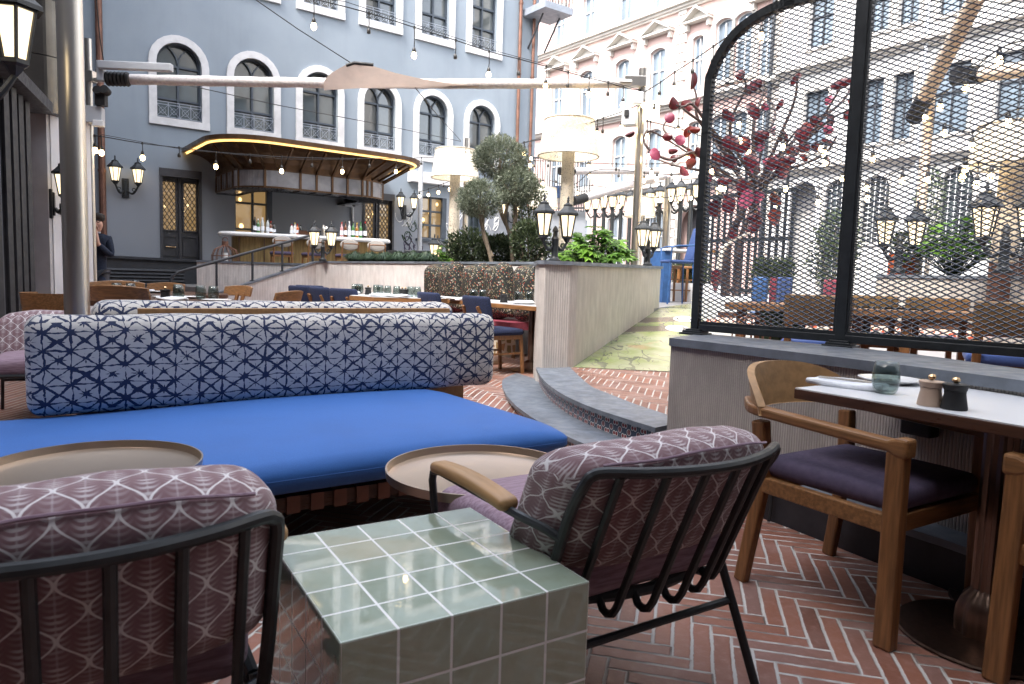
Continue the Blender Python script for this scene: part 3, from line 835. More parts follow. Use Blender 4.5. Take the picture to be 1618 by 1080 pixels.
# right-hand low wall with slate ledge ---------------------------------
fr = smoothpts([(.92, 4.08), (1.26, 3.62), (1.47, 3.31), (1.68, 2.98), (1.88, 2.6), (2.05, 2.2), (2.2, 1.7), (2.4, .8)], 4)
bk = smoothpts([(1.22, 4.52), (1.52, 4.17), (1.80, 3.83), (2.0, 3.5), (2.16, 2.95), (2.36, 2.4), (2.55, 1.9), (2.8, .9)], 4)
rw = thing('low_wall', 'grey ribbed concrete wall with pale slate cap carrying the mesh screen', 'wall', (1.3, 3.6, 0))
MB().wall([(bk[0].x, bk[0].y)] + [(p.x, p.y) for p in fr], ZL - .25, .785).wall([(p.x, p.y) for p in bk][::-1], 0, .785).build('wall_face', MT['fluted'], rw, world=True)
g = MB(); n = len(fr)
fo = offset(fr, -.018); 
lo = [(p.x, p.y, .785) for p in fo]; hi = [(p.x, p.y, .83) for p in fo]; li = [(p.x, p.y, .785) for p in bk]; hh = [(p.x, p.y, .83) for p in bk]
g.band(hi, hh); g.band(lo, hi); g.band(hh, li); g.band(li, lo); g.add([lo[0], hi[0], hh[0], li[0]], [(0, 1, 2, 3)])
g.build('cap', MT['slate'], rw, world=True, bevel=.005)
lf = smoothpts([(.83, 3.97), (1.02, 3.74), (1.292, 3.37), (1.46, 3.07), (1.626, 2.765), (1.74, 2.56), (1.9, 2.1), (2.05, 1.6), (2.2, .8)], 4)
lb_ = offset(lf, .3); g = MB()
lo = [(p.x, p.y, 0) for p in lf]; hi = [(p.x, p.y, .165) for p in lf]
g.band(lo, hi); g.build('plinth', MT['slate_dark'], rw, world=True)
g = MB(); hi = [(p.x, p.y, .165) for p in offset(lf, -.012)]; h2 = [(p.x, p.y, .195) for p in offset(lf, -.012)]; hb = [(p.x, p.y, .195) for p in lb_]
g.band(hi, h2); g.band(h2, hb); g.add([hi[0], h2[0], hb[0], (hb[0][0], hb[0][1], .165)], [(0, 1, 2, 3)]); g.band([(p.x, p.y, .165) for p in lf], hi); g.build('ledge', MT['slate'], rw, world=True)
# ------------------------------------------------------------------ buildings
def holed(mb, s0, s1, z0, z1, ops, depth, y0=0., arch_n=10):
    """front sheet in a frame's x-z plane with rectangular or arched openings and their reveals"""
    S = sorted({s0, s1, *[o[0] for o in ops], *[o[1] for o in ops]}); Z = sorted({z0, z1, *[o[2] for o in ops], *[o[3] for o in ops]})
    S = [x for x in S if s0 <= x <= s1]; Z = [x for x in Z if z0 <= x <= z1]
    for i in range(len(S) - 1):
        for j in range(len(Z) - 1):
            cs, cz = (S[i] + S[i + 1]) / 2, (Z[j] + Z[j + 1]) / 2
            if any(o[0] < cs < o[1] and o[2] < cz < o[3] for o in ops): continue
            mb.add([(S[i], y0, Z[j]), (S[i + 1], y0, Z[j]), (S[i + 1], y0, Z[j + 1]), (S[i], y0, Z[j + 1])], [(0, 1, 2, 3)])
    for o in ops:
        a, b, c, d = o[:4]; rise = o[4] if len(o) > 4 else 0
        pts = [(a, c)]
        top = arc(a, b, d, rise, arch_n) if rise else [(a, d), (b, d)]
        if rise:
            for k in range(len(top) - 1):
                p, q = top[k], top[k + 1]
                mb.add([(p[0], y0, p[1]), (q[0], y0, q[1]), (q[0], y0, d), (p[0], y0, d)], [(0, 1, 2, 3)])
        loop = [(a, c)] + top + [(b, c)]
        for k in range(len(loop)):
            p, q = loop[k], loop[(k + 1) % len(loop)]
            mb.add([(p[0], y0, p[1]), (q[0], y0, q[1]), (q[0], y0 + depth, q[1]), (p[0], y0 + depth, p[1])], [(0, 1, 2, 3)])
def arc(a, b, top, rise, n=10):
    """points along an arch from (a, spring) over the crown to (b, spring)"""
    w = (b - a) / 2; cxx = (a + b) / 2
    rad = (w * w + rise * rise) / (2 * rise); cz = top - rad; th = math.asin(min(1, w / rad)) if rise <= w else math.pi / 2
    if abs(rise - w) < 1e-6: th = math.pi / 2
    return [(cxx + rad * math.sin(-th + 2 * th * k / n), cz + rad * math.cos(-th + 2 * th * k / n)) for k in range(n + 1)]
def ring(mb, a, b, c, d, rise, t, y0, y1, sill=True, n=12):
    """flat surround of thickness t round an opening"""
    inn = [(a, c)] + (arc(a, b, d, rise, n) if rise else [(a, d), (b, d)]) + [(b, c)]
    out = [(a - t, c)] + (arc(a - t, b + t, d + t, rise + t if rise >= (b - a) / 2 - .01 else rise, n) if rise else [(a - t, d + t), (b + t, d + t)]) + [(b + t, c)]
    for k in range(len(inn) - 1):
        p, q, r_, s_ = inn[k], inn[k + 1], out[k + 1], out[k]
        mb.add([(p[0], y1, p[1]), (q[0], y1, q[1]), (r_[0], y1, r_[1]), (s_[0], y1, s_[1]), (s_[0], y0, s_[1]), (r_[0], y0, r_[1]), (p[0], y0 , p[1]), (q[0], y0, q[1])],
               [(0, 3, 2, 1), (3, 4, 5, 2), (0, 1, 7, 6)])
    if sill: mb.box(((a + b) / 2, (y0 + y1) / 2 - .004, c - t / 2), (b - a + 2 * t + .01, abs(y1 - y0) + .012, t))
def arch_shape(mb, a, b, c, d, rise, y, n=12):
    pts = [(a, c)] + (arc(a, b, d, rise, n) if rise else [(a, d), (b, d)]) + [(b, c)]
    mb.add([(p[0], y, p[1]) for p in pts], [tuple(range(len(pts)))])
def frame_bars(mb, a, b, c, d, rise, y, w=.05, t=.05, vs=(.5,), hs=(), gothic=False):
    pts = [(a, c)] + (arc(a, b, d, rise, 10) if rise else [(a, d), (b, d)]) + [(b, c)]
    for k in range(len(pts)):
        p, q = pts[k], pts[(k + 1) % len(pts)]
        mb.bar((p[0], y, p[1]), (q[0], y, q[1]), t, w * 1.6, up=(0, 0, 1) if abs(p[0] - q[0]) > 1e-6 else (1, 0, 0))
    ztop = d - rise if rise else d
    for v in vs: x = a + (b - a) * v; mb.box((x, y - .004, (c + ztop) / 2), (w, t + .004, ztop - c))
    for h in hs: mb.box(((a + b) / 2, y - .002, h), (b - a, t, w))
    if gothic:
        m = (a + b) / 2; hw = (b - a) / 2
        for sgn in (-1, 1):
            p0 = [(m + sgn * hw * (1 - math.cos(k / 6 * math.pi / 2)) * .95, ztop + rise * .92 * math.sin(k / 6 * math.pi / 2)) for k in range(7)]
            p0 = [(m + sgn * (hw * .95) * (1 - math.cos(k / 6 * 1.2)), ztop + rise * .98 * math.sin(k / 6 * 1.2)) for k in range(7)]
            for k in range(6): mb.bar((p0[k][0], y, p0[k][1]), (p0[k + 1][0], y, p0[k + 1][1]), t, w * .6)

def copy_part(o, root, dloc):
    c = o.copy(); COL.objects.link(c); c.parent = root; c.location = o.location + dloc; reg(c, root)
    for g in kids(o):
        d = g.copy(); COL.objects.link(d); d.parent = c; reg(d, c)
    return c

# ---------------- grey building
gb = thing('grey_building', 'blue grey rendered building with white arched window surrounds behind the bar', 'building', fw(1, 0, 0))
US = 1.684; W0 = -2.945
sEnd = pixon(FM, 843, 300)[0]; sBeg = -16.
ops = [(W0 + US * i - .48, W0 + US * i + .48, 4.54, 6.25, .48) for i in range(0, 6)]
ops += [(W0 + US * i - .46, W0 + US * i + .46, 7.86, 9.9) for i in range(0, 6)]
d1 = (pixon(FM, 252, 300)[0], pixon(FM, 318, 300)[0], ZT - .02, pixon(FM, 285, 268)[1])
d2 = (pixon(FM, 573, 340)[0], pixon(FM, 622, 340)[0], ZT - .02, pixon(FM, 600, 305)[1])
w1 = (pixon(FM, 372, 340)[0], pixon(FM, 430, 340)[0], 1.5, pixon(FM, 400, 278)[1])
w2 = (pixon(FM, 661, 340)[0], pixon(FM, 705, 340)[0], pixon(FM, 683, 377)[1], pixon(FM, 683, 311)[1])
w3 = (pixon(FM, 738, 340)[0], pixon(FM, 764, 340)[0], pixon(FM, 750, 377)[1], pixon(FM, 750, 318)[1])
g = MB(FM); holed(g, sBeg, sEnd, -.2, 12.5, ops + [d1, d2, w1, w2, w3], .22)
g.add([(sEnd, 0, -.2), (sEnd, 8, -.2), (sEnd, 8, 12.5), (sEnd, 0, 12.5)], [(0, 1, 2, 3)])
g.add([(sBeg, 0, 12.5), (sEnd, 0, 12.5), (sEnd, 8, 12.5), (sBeg, 8, 12.5)], [(0, 1, 2, 3)])
g.add([(sBeg, .5, -.2), (sEnd - .01, .5, -.2), (sEnd - .01, .5, 12.45), (sBeg, .5, 12.45)], [(3, 2, 1, 0)])
g.build('wall', MT['greywall'], gb, world=True)
def grey_window(s, kind):
    a, b = s - .48, s + .48
    if kind == 'arch': c, d, rise = 4.54, 6.25, .48
    else: a, b = s - .46, s + .46; c, d, rise = 7.86, 9.9, 0
    w = MB(FM); ring(w, a, b, c, d, rise, .165 if kind == 'arch' else .18, 0, -.05)
    win = w.build('window', MT['stonetrim'], gb, world=True)
    f = MB(FM)
    if kind == 'arch': frame_bars(f, a, b, c, d, rise, .16, .05, .06, (.5,), (5.0, d - rise - .02), True)
    else: frame_bars(f, a, b, c, d, 0, .16, .055, .06, (.5,), (8.5, 9.1))
    f.build('window_frame', MT['winframe'], win, world=True)
    p = MB(FM); arch_shape(p, a, b, c, d, rise, .19); p.build('pane', MT['pane'], win, world=True)
    r = MB(FM); z0, z1 = c + .03, c + .36; y = -.0
    for z in (z0, z1, z0 + .27): r.box(((a + b) / 2, y, z), (b - a, .012, .014))
    n = 4; ww = (b - a) / n
    for k in range(n + 1): r.box((a + ww * k, y, (z0 + z1) / 2), (.014, .012, z1 - z0))
    for k in range(n):
        r.bar((a + ww * k, y, z0), (a + ww * (k + 1), y, z0 + .27), .009); r.bar((a + ww * (k + 1), y, z0), (a + ww * k, y, z0 + .27), .009)
        rr = [(a + ww * (k + .5) + .07 * math.cos(q * math.pi / 4), y, z0 + .135 + .07 * math.sin(q * math.pi / 4)) for q in range(8)]
        r.tube(rr, .005, 4, closed=True)
    r.build('railing', MT['rail'], win, world=True)
    return win
u_ = FM.col[0].to_3d()
wa = grey_window(W0, 'arch'); wb = grey_window(W0, 'rect')
for i in range(1, 6):
    copy_part(wa, gb, u_ * US * i); copy_part(wb, gb, u_ * US * i)
def lattice_door(op, pm):
    a, b, c, d = op
    g = MB(FM); dr = g.box(((a + b) / 2, .17, (c + d) / 2), (b - a, .04, d - c)).build('door', MT['doorpaint'], gb, world=True)
    f = MB(FM); hh = d - .3
    f.box(((a + b) / 2, .05, d - .09), (b - a, .22, .18)); 
    for x in (a + .03, b - .03): f.box((x, .06, (c + d) / 2 - .09), (.06, .2, d - c - .18))
    f.box(((a + b) / 2, .13, (c + d - .18) / 2), (.05, .07, d - c - .18))
    m = (a + b) / 2; hw = (b - a) / 2
    zg0, zg1 = c + (d - c) * .47, d - .27
    for s_ in (-1, 1):
        cx0 = m + s_ * hw * .5
        for (zz0, zz1) in ((c + .1, c + (d - c) * .2), (c + (d - c) * .25, c + (d - c) * .42)):
            for z in (zz0, zz1): f.box((cx0, .14, z), (hw * .7, .03, .025))
            for x in (-1, 1): f.box((cx0 + x * hw * .34, .14, (zz0 + zz1) / 2), (.025, .03, zz1 - zz0))
    f.build('door_frame', MT['doorpaint'], dr, world=True)
    for s_ in (-1, 1):
        cx0 = m + s_ * hw * .5; ww = hw * .33
        p = MB(FM); p.add([(cx0 - ww, .147, zg0), (cx0 + ww, .147, zg0), (cx0 + ww, .147, zg1), (cx0 - ww, .147, zg1)], [(0, 1, 2, 3)]); p.build('glazing', pm, dr, world=True)
        l = MB(FM); st = ww * 2 / 3; k0 = -14
        for x in (-ww, ww): l.box((cx0 + x, .13, (zg0 + zg1) / 2), (.03, .03, zg1 - zg0))
        for z in (zg0, zg1): l.box((cx0, .132, z), (ww * 2, .03, .03))
        sl = 1.55
        for k in range(-14, 16):
            for sg in (-1, 1):
                x0 = k * st; pts = []
                # clip the sloping bar to the glazed panel
                zA = zg0; lo, hi = -ww, ww
                za = zg0 + (lo - x0) * sl * sg; zb = zg0 + (hi - x0) * sl * sg
                xa, xb = lo, hi
                def clip(x, z, x2, z2):
                    if z < zg0: x, z = x + (x2 - x) * (zg0 - z) / (z2 - z), zg0
                    elif z > zg1: x, z = x + (x2 - x) * (zg1 - z) / (z2 - z), zg1
                    return x, z
                if (za < zg0 and zb < zg0) or (za > zg1 and zb > zg1): continue
                A = clip(xa, za, xb, zb); B = clip(xb, zb, xa, za)
                l.bar((cx0 + A[0], .135, A[1]), (cx0 + B[0], .135, B[1]), .014, .02, up=(0, 1, 0))
        l.build('lattice', MT['doorpaint'], dr, world=True)
    return dr
dr1 = lattice_door(d1, MT['pane_warm'])
MB(FM).tube([((d1[0] + d1[1]) / 2 - .1, .1, 1.62), ((d1[0] + d1[1]) / 2 - .32, .1, 1.62)], .018, 8).build('handle', MT['brass'], dr1, True, world=True)
lattice_door(d2, MT['pane_warm'])
for op, pm in ((w1, 'pane_warm'), (w2, 'pane_warm'), (w3, 'pane')):
    a, b, c, d = op
    f = MB(FM); frame_bars(f, a, b, c, d, 0, .14, .05, .06, (.5,), (c + (d - c) * .33, c + (d - c) * .66))
    f.box((b - .07, .04, (c + d) / 2), (.14, .1, d - c)); f.box(((a + b) / 2, -.03, c - .05), (b - a + .16, .12, .07))
    fr_ = f.build('ground_window', MT['winframe'], gb, world=True)
    p = MB(FM); arch_shape(p, a, b, c, d, 0, .17); p.build('pane', MT[pm], fr_, world=True)
# right wing seen lower down
g = MB(FM)
sq = pixon(FM, 722, 232)
g.box((pixon(FM, 690, 284)[0], -.12, 3.9), (1.9, .24, .3)); g.build('ledge', MT['stonetrim'], gb, world=True)
# balcony on the far corner
sb = pixon(FM, 825, 40); zb = pixon(FM, 830, 22)[1]
g = MB(FM); bw = .95
g.box((sEnd - .1, -.55, zb), (1.1, 1.1, .2)); g.build('balcony_slab', MT['rail'], gb, world=True)
g = MB(FM)
for k in range(9): g.box((sEnd - .62 + .13 * k, -1.07, zb + .6), (.018, .018, 1.)); g.box((sEnd + .42, -1.07 + .13 * k, zb + .6), (.018, .018, 1.))
g.box((sEnd - .1, -1.07, zb + 1.1), (1.1, .04, .04)); g.box((sEnd + .43, -.55, zb + 1.1), (.04, 1.1, .04)); g.build('balcony_railing', MT['dark_grey'], gb, world=True)
g = MB(FM); g.tube([(sEnd - .4, 0, zb - 1.), (sEnd - .4, -.7, zb - .12)], .03, 6).tube([(sEnd + .25, 0, zb - 1.), (sEnd + .25, -.7, zb - .12)], .03, 6); g.build('balcony_bracket', MT['dark_grey'], gb, world=True)
# drainpipes
def downpipe(px, py, label, r=.05, m='copper', top=12, zb=.2, mx=FM):
    s = pixon(mx, px, py)[0]
    g = MB(mx); g.tube([(s, -.09, zb), (s, -.09, top)], r, 10)
    for k in range(5): g.lathe([(r, -.03), (r + .012, -.03), (r + .012, .03), (r, .03)], (s, -.09, zb + .9 + 2.1 * k), 10); g.box((s, -.045, zb + .9 + 2.1 * k), (.03, .09, .03))
    return tag(g.build('drainpipe', MT[m], None, True), label, 'pipe')
downpipe(161, 300, 'copper brown downpipe on the grey wall just right of the smoking man', .07)
downpipe(815, 200, 'thin copper downpipe near the right end of the grey facade', .055)
downpipe(836, 200, 'second copper downpipe at the corner of grey facade by the pink building', .05)
# scribbles on the lower wall
random.seed(11)
for (px, py, mm, nm) in ((640, 350, 'white', 'pale'), (648, 365, 'greenfab', 'dark green'), (712, 352, 'white', 'white'), (772, 355, 'white', 'white'), (650, 385, 'purple', 'violet')):
    s, z = pixon(FM, px, py); g = MB(FM)
    for q in range(4):
        pts = []; x0, z0 = s + random.uniform(-.25, .25), z + random.uniform(-.25, .2); ph = random.random() * 6; fr2 = random.uniform(2, 4)
        for k in range(18):
            t = k / 17 * fr2; pts.append((x0 + .12 * math.sin(t * 2.3 + ph) + .05 * t, -.006, z0 + .13 * math.sin(t * 3.1 + ph * 2)))
        g.tube(pts, .011, 4)
    g.build('graffiti', MT[mm], gb, world=True)

# ---------------- pink building and white building across the court
pk = thing('pink_building', 'tall pink and cream building with pedimented windows beyond the courtyard', 'building', qw(-2, 0, 0))
sP0, sP1 = -9.5, 6.6
def sz(px, py): return pixon(QM, px, py)
mids = [-5.69, -3.6, -1.27, .78]; k_ = 1.156
rows = []
def pkop(s, z0, z1, w=.42, rise=.14): return (s - w, s + w, z0, z1, rise)
ops = []
for s in mids:
    ops += [pkop(s, 8.72, 10.85), pkop(s, 12.45, 14.3, .4, .12), pkop(s, 16.4, 18.2, .4, .12), pkop(s, 5.5, 7.55)]
gw = [(-1.25, 2.9, 4.05), (1.1, 2.9, 4.05), (-3.6, 2.9, 4.05)]
for s, a, b in gw: ops.append(pkop(s, 1.7, b, .5, .16))
for s in (2.86, 5.9): ops += [pkop(s, 8.72, 10.85, .26, .08), pkop(s, 12.45, 14.3, .26, .08), pkop(s, 5.5, 7.55, .26, .08)]
for s in (4.05, 4.95): ops += [pkop(s, 8.9, 11.2, .38, .14), pkop(s, 12.6, 14.6, .38, .12), pkop(s, 5.5, 7.6, .38, .14)]
door_op = (2.3, 3.9, -.1, 4.25, .8)
g = MB(QM); holed(g, sP0, sP1, -.2, 25, ops + [door_op], .2); g.add([(sP0, 0, 25), (sP1, 0, 25), (sP1, 9, 25), (sP0, 9, 25)], [(0, 1, 2, 3)])
g.add([(sP0, .6, -.2), (sP1, .6, -.2), (sP1, .6, 24.9), (sP0, .6, 24.9)], [(3, 2, 1, 0)])
g.build('wall', MT['pinkwall'], pk, world=True)
g = MB(QM)
def cornice(g, s0, s1, z, d=.3, h=.3):
    g.box(((s0 + s1) / 2, -d / 2, z), (s1 - s0, d, h * .35)); g.box(((s0 + s1) / 2, -d * .3, z - h * .3), (s1 - s0, d * .6, h * .25)); g.box(((s0 + s1) / 2, -d * .17, z - h * .52), (s1 - s0, d * .34, h * .2))
for z in (12.2, 8.35, 5.05): cornice(g, sP0, sP1, z + .1, .34, .42)
cornice(g, sP0, sP1, 15.6, .3, .36); cornice(g, sP0, sP1, 20, .6, .8)
# quoins
for s in (2.0, 3.3 + 3.1):
    for k in range(54): g.box((s, -.03, .2 + k * .37), (.55 if k % 2 else .4, .06, .33))
g.build('cornice', MT['paleStone'], pk, world=True)
def pk_window(o, ped=False, bars=False):
    a, b, c, d, rise = o
    g = MB(QM); ring(g, a, b, c, d, rise, .14, 0, -.07); g.box(((a + b) / 2, -.09, c - .16), (b - a + .5, .2, .1))
    if ped:
        z = d + .55; hw = (b - a) / 2 + .38; m = (a + b) / 2
        g.box((m, -.16, z), (hw * 2, .32, .07)); 
        for sg in (-1, 1):
            g.bar((m + sg * hw, -.18, z + .05), (m, -.18, z + .5), .36, .08); g.box((m + sg * (hw - .12), -.1, z - .16), (.12, .2, .26))
        g.add([(m - hw, -.06, z), (m + hw, -.06, z), (m, -.06, z + .48)], [(0, 1, 2)])
    win = g.build('window', MT['paleStone'], pk, world=True)
    f = MB(QM); frame_bars(f, a, b, c, d, rise, .12, .045, .05, (.5,), (c + (d - c) * .58,)); f.build('window_frame', MT['white'], win, world=True)
    p = MB(QM); arch_shape(p, a, b, c, d, rise, .15); p.build('pane', MT['pane_curtain'], win, world=True)
    if bars:
        r = MB(QM)
        for k in range(9): r.tube([(a + (b - a) * k / 8, -.1, c), (a + (b - a) * k / 8, -.16, c + .4), (a + (b - a) * k / 8, -.1, d - .2)], .012, 5)
        r.build('grille', MT['rail'], win, world=True)
for i, o in enumerate(ops): pk_window(o, ped=(abs(o[2] - 8.72) < .01), bars=(abs(o[2] - 1.7) < .01))
a, b, c, d, rise = door_op
g = MB(QM); g.add([(a, .55, -.1), (b, .55, -.1), (b, .55, 4.25), (a, .55, 4.25)], [(0, 1, 2, 3)]); dd = g.build('archway_door', MT['doorpaint'], pk, world=True)
g = MB(QM); ring(g, a, b, 0, d, rise, .18, 0, -.06, False); g.build('door_surround', MT['paleStone'], dd, world=True)

wt = thing('white_building', 'cream white building with grilled arched windows behind the mesh screen', 'building', qw(11, 0, 0))
sW0, sW1 = 6.62, 20.
def rect(p1, p2): A, B = sz(*p1), sz(*p2); return (A[0], B[0], min(A[1], B[1]), max(A[1], B[1]))
ups = []
cols = [(8.1, .42), (10.05, .3), (10.95, .3), (12.3, .5), (14., .5), (15.6, .5), (17.2, .5)]
for s, w in cols:
    ups += [(s - w, s + w, 9.2, 10.9), (s - w, s + w, 12.4, 14.2), (s - w, s + w, 15.9, 17.7), (s - w, s + w, 5.75, 7.75)]
arches = [(9.1 - .45, 9.1 + .45, ZT, 4.7, .42), (10.35 - .42, 10.35 + .42, 2.6, 4.7, .4), (12.7 - .42, 12.7 + .42, 2.6, 4.75, .4), (14.3, 15.1, 2.6, 4.75, .38), (16, 16.8, 2.6, 4.75, .38)]
entry = (7.35, 8.35, -.1, 4.75, .5)
g = MB(QM); g.M = QM @ Matrix.Translation((0, -.12, 0)); holed(g, sW0, sW1, -.2, 24, ups + arches + [entry], .22)
g.add([(sW0, 0, -.2), (sW0, 0, 24), (sW0, .3, 24), (sW0, .3, -.2)], [(0, 1, 2, 3)]); g.add([(sW0, 0, 24), (sW1, 0, 24), (sW1, 9, 24), (sW0, 9, 24)], [(0, 1, 2, 3)])
g.add([(sW0, .75, -.2), (sW1, .75, -.2), (sW1, .75, 23.9), (sW0, .75, 23.9)], [(3, 2, 1, 0)])
g.build('wall', MT['whitefacade'], wt, world=True)
QW = QM @ Matrix.Translation((0, -.12, 0))
g = MB(QW)
for z in (5.2, 8.6, 11.9): cornice(g, sW0, sW1, z, .3, .36)
cornice(g, sW0, sW1, 15.3, .3, .36); cornice(g, sW0, sW1, 19.5, .6, .8); g.build('cornice', MT['paleStone'], wt, world=True)
def wt_window(o, grid=False):
    a, b, c, d = o[:4]; rise = o[4] if len(o) > 4 else 0
    g = MB(QW); ring(g, a, b, c, d, rise, .1, 0, -.05); win = g.build('window', MT['paleStone'], wt, world=True)
    p = MB(QW); arch_shape(p, a, b, c, d, rise, .17); p.build('pane', MT['pane'] if grid else MT['pane_curtain'], win, world=True)
    f = MB(QW); frame_bars(f, a, b, c, d, rise, .14, .045, .05, (.5,), (c + (d - c) * .6,)); f.build('window_frame', MT['dark_grey'], win, world=True)
    if grid:
        r = MB(QW); n = 5
        for k in range(1, n): x = a + (b - a) * k / n; r.box((x, .07, (c + d) / 2), (.014, .014, d - c - .05))
        for k in range(1, 13): r.box(((a + b) / 2, .065, c + (d - c) * k / 13), (b - a, .012, .014))
        r.build('grille', MT['stonetrim'], win, world=True)
for o in ups: wt_window(o)
for o in arches: wt_window(o, True)
a, b, c, d, rise = entry
g = MB(QW); ring(g, a, b, 0, d, rise, .14, 0, -.06, False); g.build('door_surround', MT['stonetrim'], wt, world=True)
sp = 6.3; g = MB(QM); g.tube([(sp, -.2, 0), (sp, -.2, 16)], .07, 8); tag(g.build('drainpipe', MT['dark_grey'], None, True), 'grey downpipe where the pink facade meets the white facade', 'pipe')
g = MB(QW); sp = 11.55; g.tube([(sp, -.1, 0), (sp, -.1, 15.5)], .055, 8); tag(g.build('drainpipe', MT['greyplastic'], None, True), 'pale grey downpipe on the white facade behind the mesh screen', 'pipe')

# ---------------- left building (steel clad), glass doors, pillar
lb2 = thing('left_building', 'steel clad building with pale stucco pillar at the left edge', 'building', (-6.2, 8.8, 0))
pX0, pX1 = xY(53, 8.8), xY(80, 8.8)
g = MB(); g.box(((pX0 + pX1) / 2, 9.1, 1.55), (pX1 - pX0, .6, 2.9 + .2)); g.build('pillar', MT['stucco'], lb2, world=True)
g = MB(); g.add([(pX1 + .01, 8.86, 0), (pX1 + .12, 9.5, 0), (pX1 + .12, 9.5, 3.05), (pX1 + .01, 8.86, 3.05)], [(0, 1, 2, 3)]); g.build('pillar_return', MT['whitewall'], lb2, world=True)  # sunlit side of the pillar, its brightness given by a paler plaster
# curved cladding panels above
g = MB(); a0 = Vector((-9.5, 6.6, 0)); cl = []
for (px, Y) in ((-40, 8.1), (10, 8.35), (60, 8.55), (84, 8.65), (100, 8.75)): cl.append((xY(px, Y), Y))
cl2 = smoothpts(cl, 4)
zz = lambda k: 2.98
for k in range(5):
    z0, z1 = 2.95 + k * .66, 2.95 + (k + 1) * .66 - .012
    pp = MB(); pp.wall([(p.x, p.y) for p in cl2], z0, z1)
    pp.build('cladding_panel', MT['sheetmetal'], lb2, True, world=True)
g = MB(); g.prism([(p.x, p.y + .03) for p in cl2] + [(xY(97, 10.2), 10.2), (-11, 10.2)], 2.96, 6.2); g.build('upper_wall', MT['dark_grey'], lb2, world=True)
g = MB(); g.box((-10.6, 12.6, 6.5), (3.2, 4.8, 13.)); g.box((-9.3, 3.6, 6.), (2.6, 12.6, 12.)); g.build('wall', MT['backwall'], lb2, world=True)
g = MB(); g.add([(-9.6, 12.6, 0), (-8.3, 13.0, 0), (-8.3, 13.0, 5), (-9.6, 12.6, 5)], [(0, 1, 2, 3)]); g.build('passage_wall', MT['whitewall'], lb2, world=True)
g = MB(); g.box((xY(96, 12.2), 12.2, 1.3), (.5, .08, 2.3)); g.build('passage_door', MT['doorpaint'], lb2, world=True)
# folded glass doors
gd = thing('glass_doors', 'dark framed folding glass doors stacked at the left edge', 'door', (xY(10, 6.8), 6.8, 0))
leafs = [(-30, 6.3), (-4, 6.6), (14, 6.9), (26, 7.2), (36, 7.5), (46, 7.8)]
for i, (px, Y) in enumerate(leafs):
    x = xY(px, Y); nx = xY(px + 9, Y + .05)
    w = nx - x; lf_ = MB()
    for xx in (x, x + w): lf_.box((xx, Y, 1.45), (.03, .07, 2.85))
    for z in (.06, 2.85): lf_.box((x + w / 2, Y, z), (w, .06, .08))
    o = lf_.build('door_leaf', MT['dark_grey'], gd, world=True)
    p = MB(); p.box((x + w / 2, Y, 1.45), (w * .9, .012, 2.7)); p.build('pane', MT['pane'], o, world=True)
MB().box((xY(0, 7), 7., .012), (.5, 3.2, .024)).build('track', MT['steel'], gd, world=True)
MB().prism([(-6.9, 6.1), (-4.4, 6.1), (-5.4, 8.4), (-6.9, 8.4)], 2.88, 3.0).build('door_head', MT['dark_grey'], gd, world=True)

# unseen buildings added behind and beside the viewer to cut sky light
bb = thing('added_rear_building', 'unseen dark building added behind the seating area to cut sky light', 'building', (0, -5, 0))
MB().box((3, -4.6, 8), (34, 3., 16.)).build('wall', MT['backwall'], bb, world=True)
MB().box((3, -1.8, 2.75), (24, 2.9, .12)).build('unseen_sky_block', MT['backwall'], bb, world=True)  # unseen slab added overhead to keep sky light off surfaces facing the viewer

sbd = thing('added_side_building', 'unseen pale building added at right to block sky and feed window reflections', 'building', (17, 2, 0))  # added out of view: blocks sky from the right, gives panes a reflection
XM = frame(13, 11, -90)
so_ = [(1.2 + 2.2 * k, 2.1 + 2.2 * k, z, z + 1.9) for k in range(7) for z in (1.6, 5.2, 8.8)]
g = MB(XM); holed(g, 0, 17, -.2, 18, so_, .2); g.add([(0, 0, 18), (17, 0, 18), (17, 4, 18), (0, 4, 18)], [(0, 1, 2, 3)]); g.add([(0, .5, -.2), (17, .5, -.2), (17, .5, 17.9), (0, .5, 17.9)], [(3, 2, 1, 0)])
g.build('wall', MT['whitefacade'], sbd, world=True)
for o in so_:
    g = MB(XM); ring(g, *o, 0, .12, 0, -.05); w_ = g.build('window', MT['paleStone'], sbd, world=True)
    p = MB(XM); arch_shape(p, *o, 0, .15); p.build('pane', MT['pane_curtain'], w_, world=True)
# ------------------------------------------------------------------ bar, canopy
BM = frame(-5.95, 14.3, 24.5)
bl = gz(350, 364, 1.915); br = gz(622, 378, 1.915)
ang = math.degrees(math.atan2(br.y - bl.y, br.x - bl.x)); BL = (br - bl).length
BM = frame(bl.x, bl.y, ang)
bar = thing('bar_counter', 'bronze fronted bar counter with thick rounded white top', 'bar counter', (bl.x, bl.y, ZT), R(ang))
def stadium(x0, x1, y0, y1, r, n=6):
    out = []
    for (cx_, cy_, a) in ((x1 - r, y0 + r, -90), (x1 - r, y1 - r, 0), (x0 + r, y1 - r, 90), (x0 + r, y0 + r, 180)):
        for k in range(n + 1):
            t = R(a + 90 * k / n); out.append((cx_ + r * math.cos(t), cy_ + r * math.sin(t)))
    return out
g = MB(BM); g.prism(stadium(-.05, BL, 0, .75, .3), 1.83, 1.915); g.build('top', MT['white'], bar, world=True, bevel=.035)
g = MB(BM); g.prism(stadium(.22, BL - .12, .22, .7, .2), ZT, 1.83); g.build('front', MT['goldbronze'], bar, True, world=True)
g = MB(BM)
for k in range(7): x = .35 + k * (BL - .6) / 6; g.box((x, .212, 1.3), (.02, .02, 1.02)); 
g.build('trim', MT['bronze'], bar, world=True)
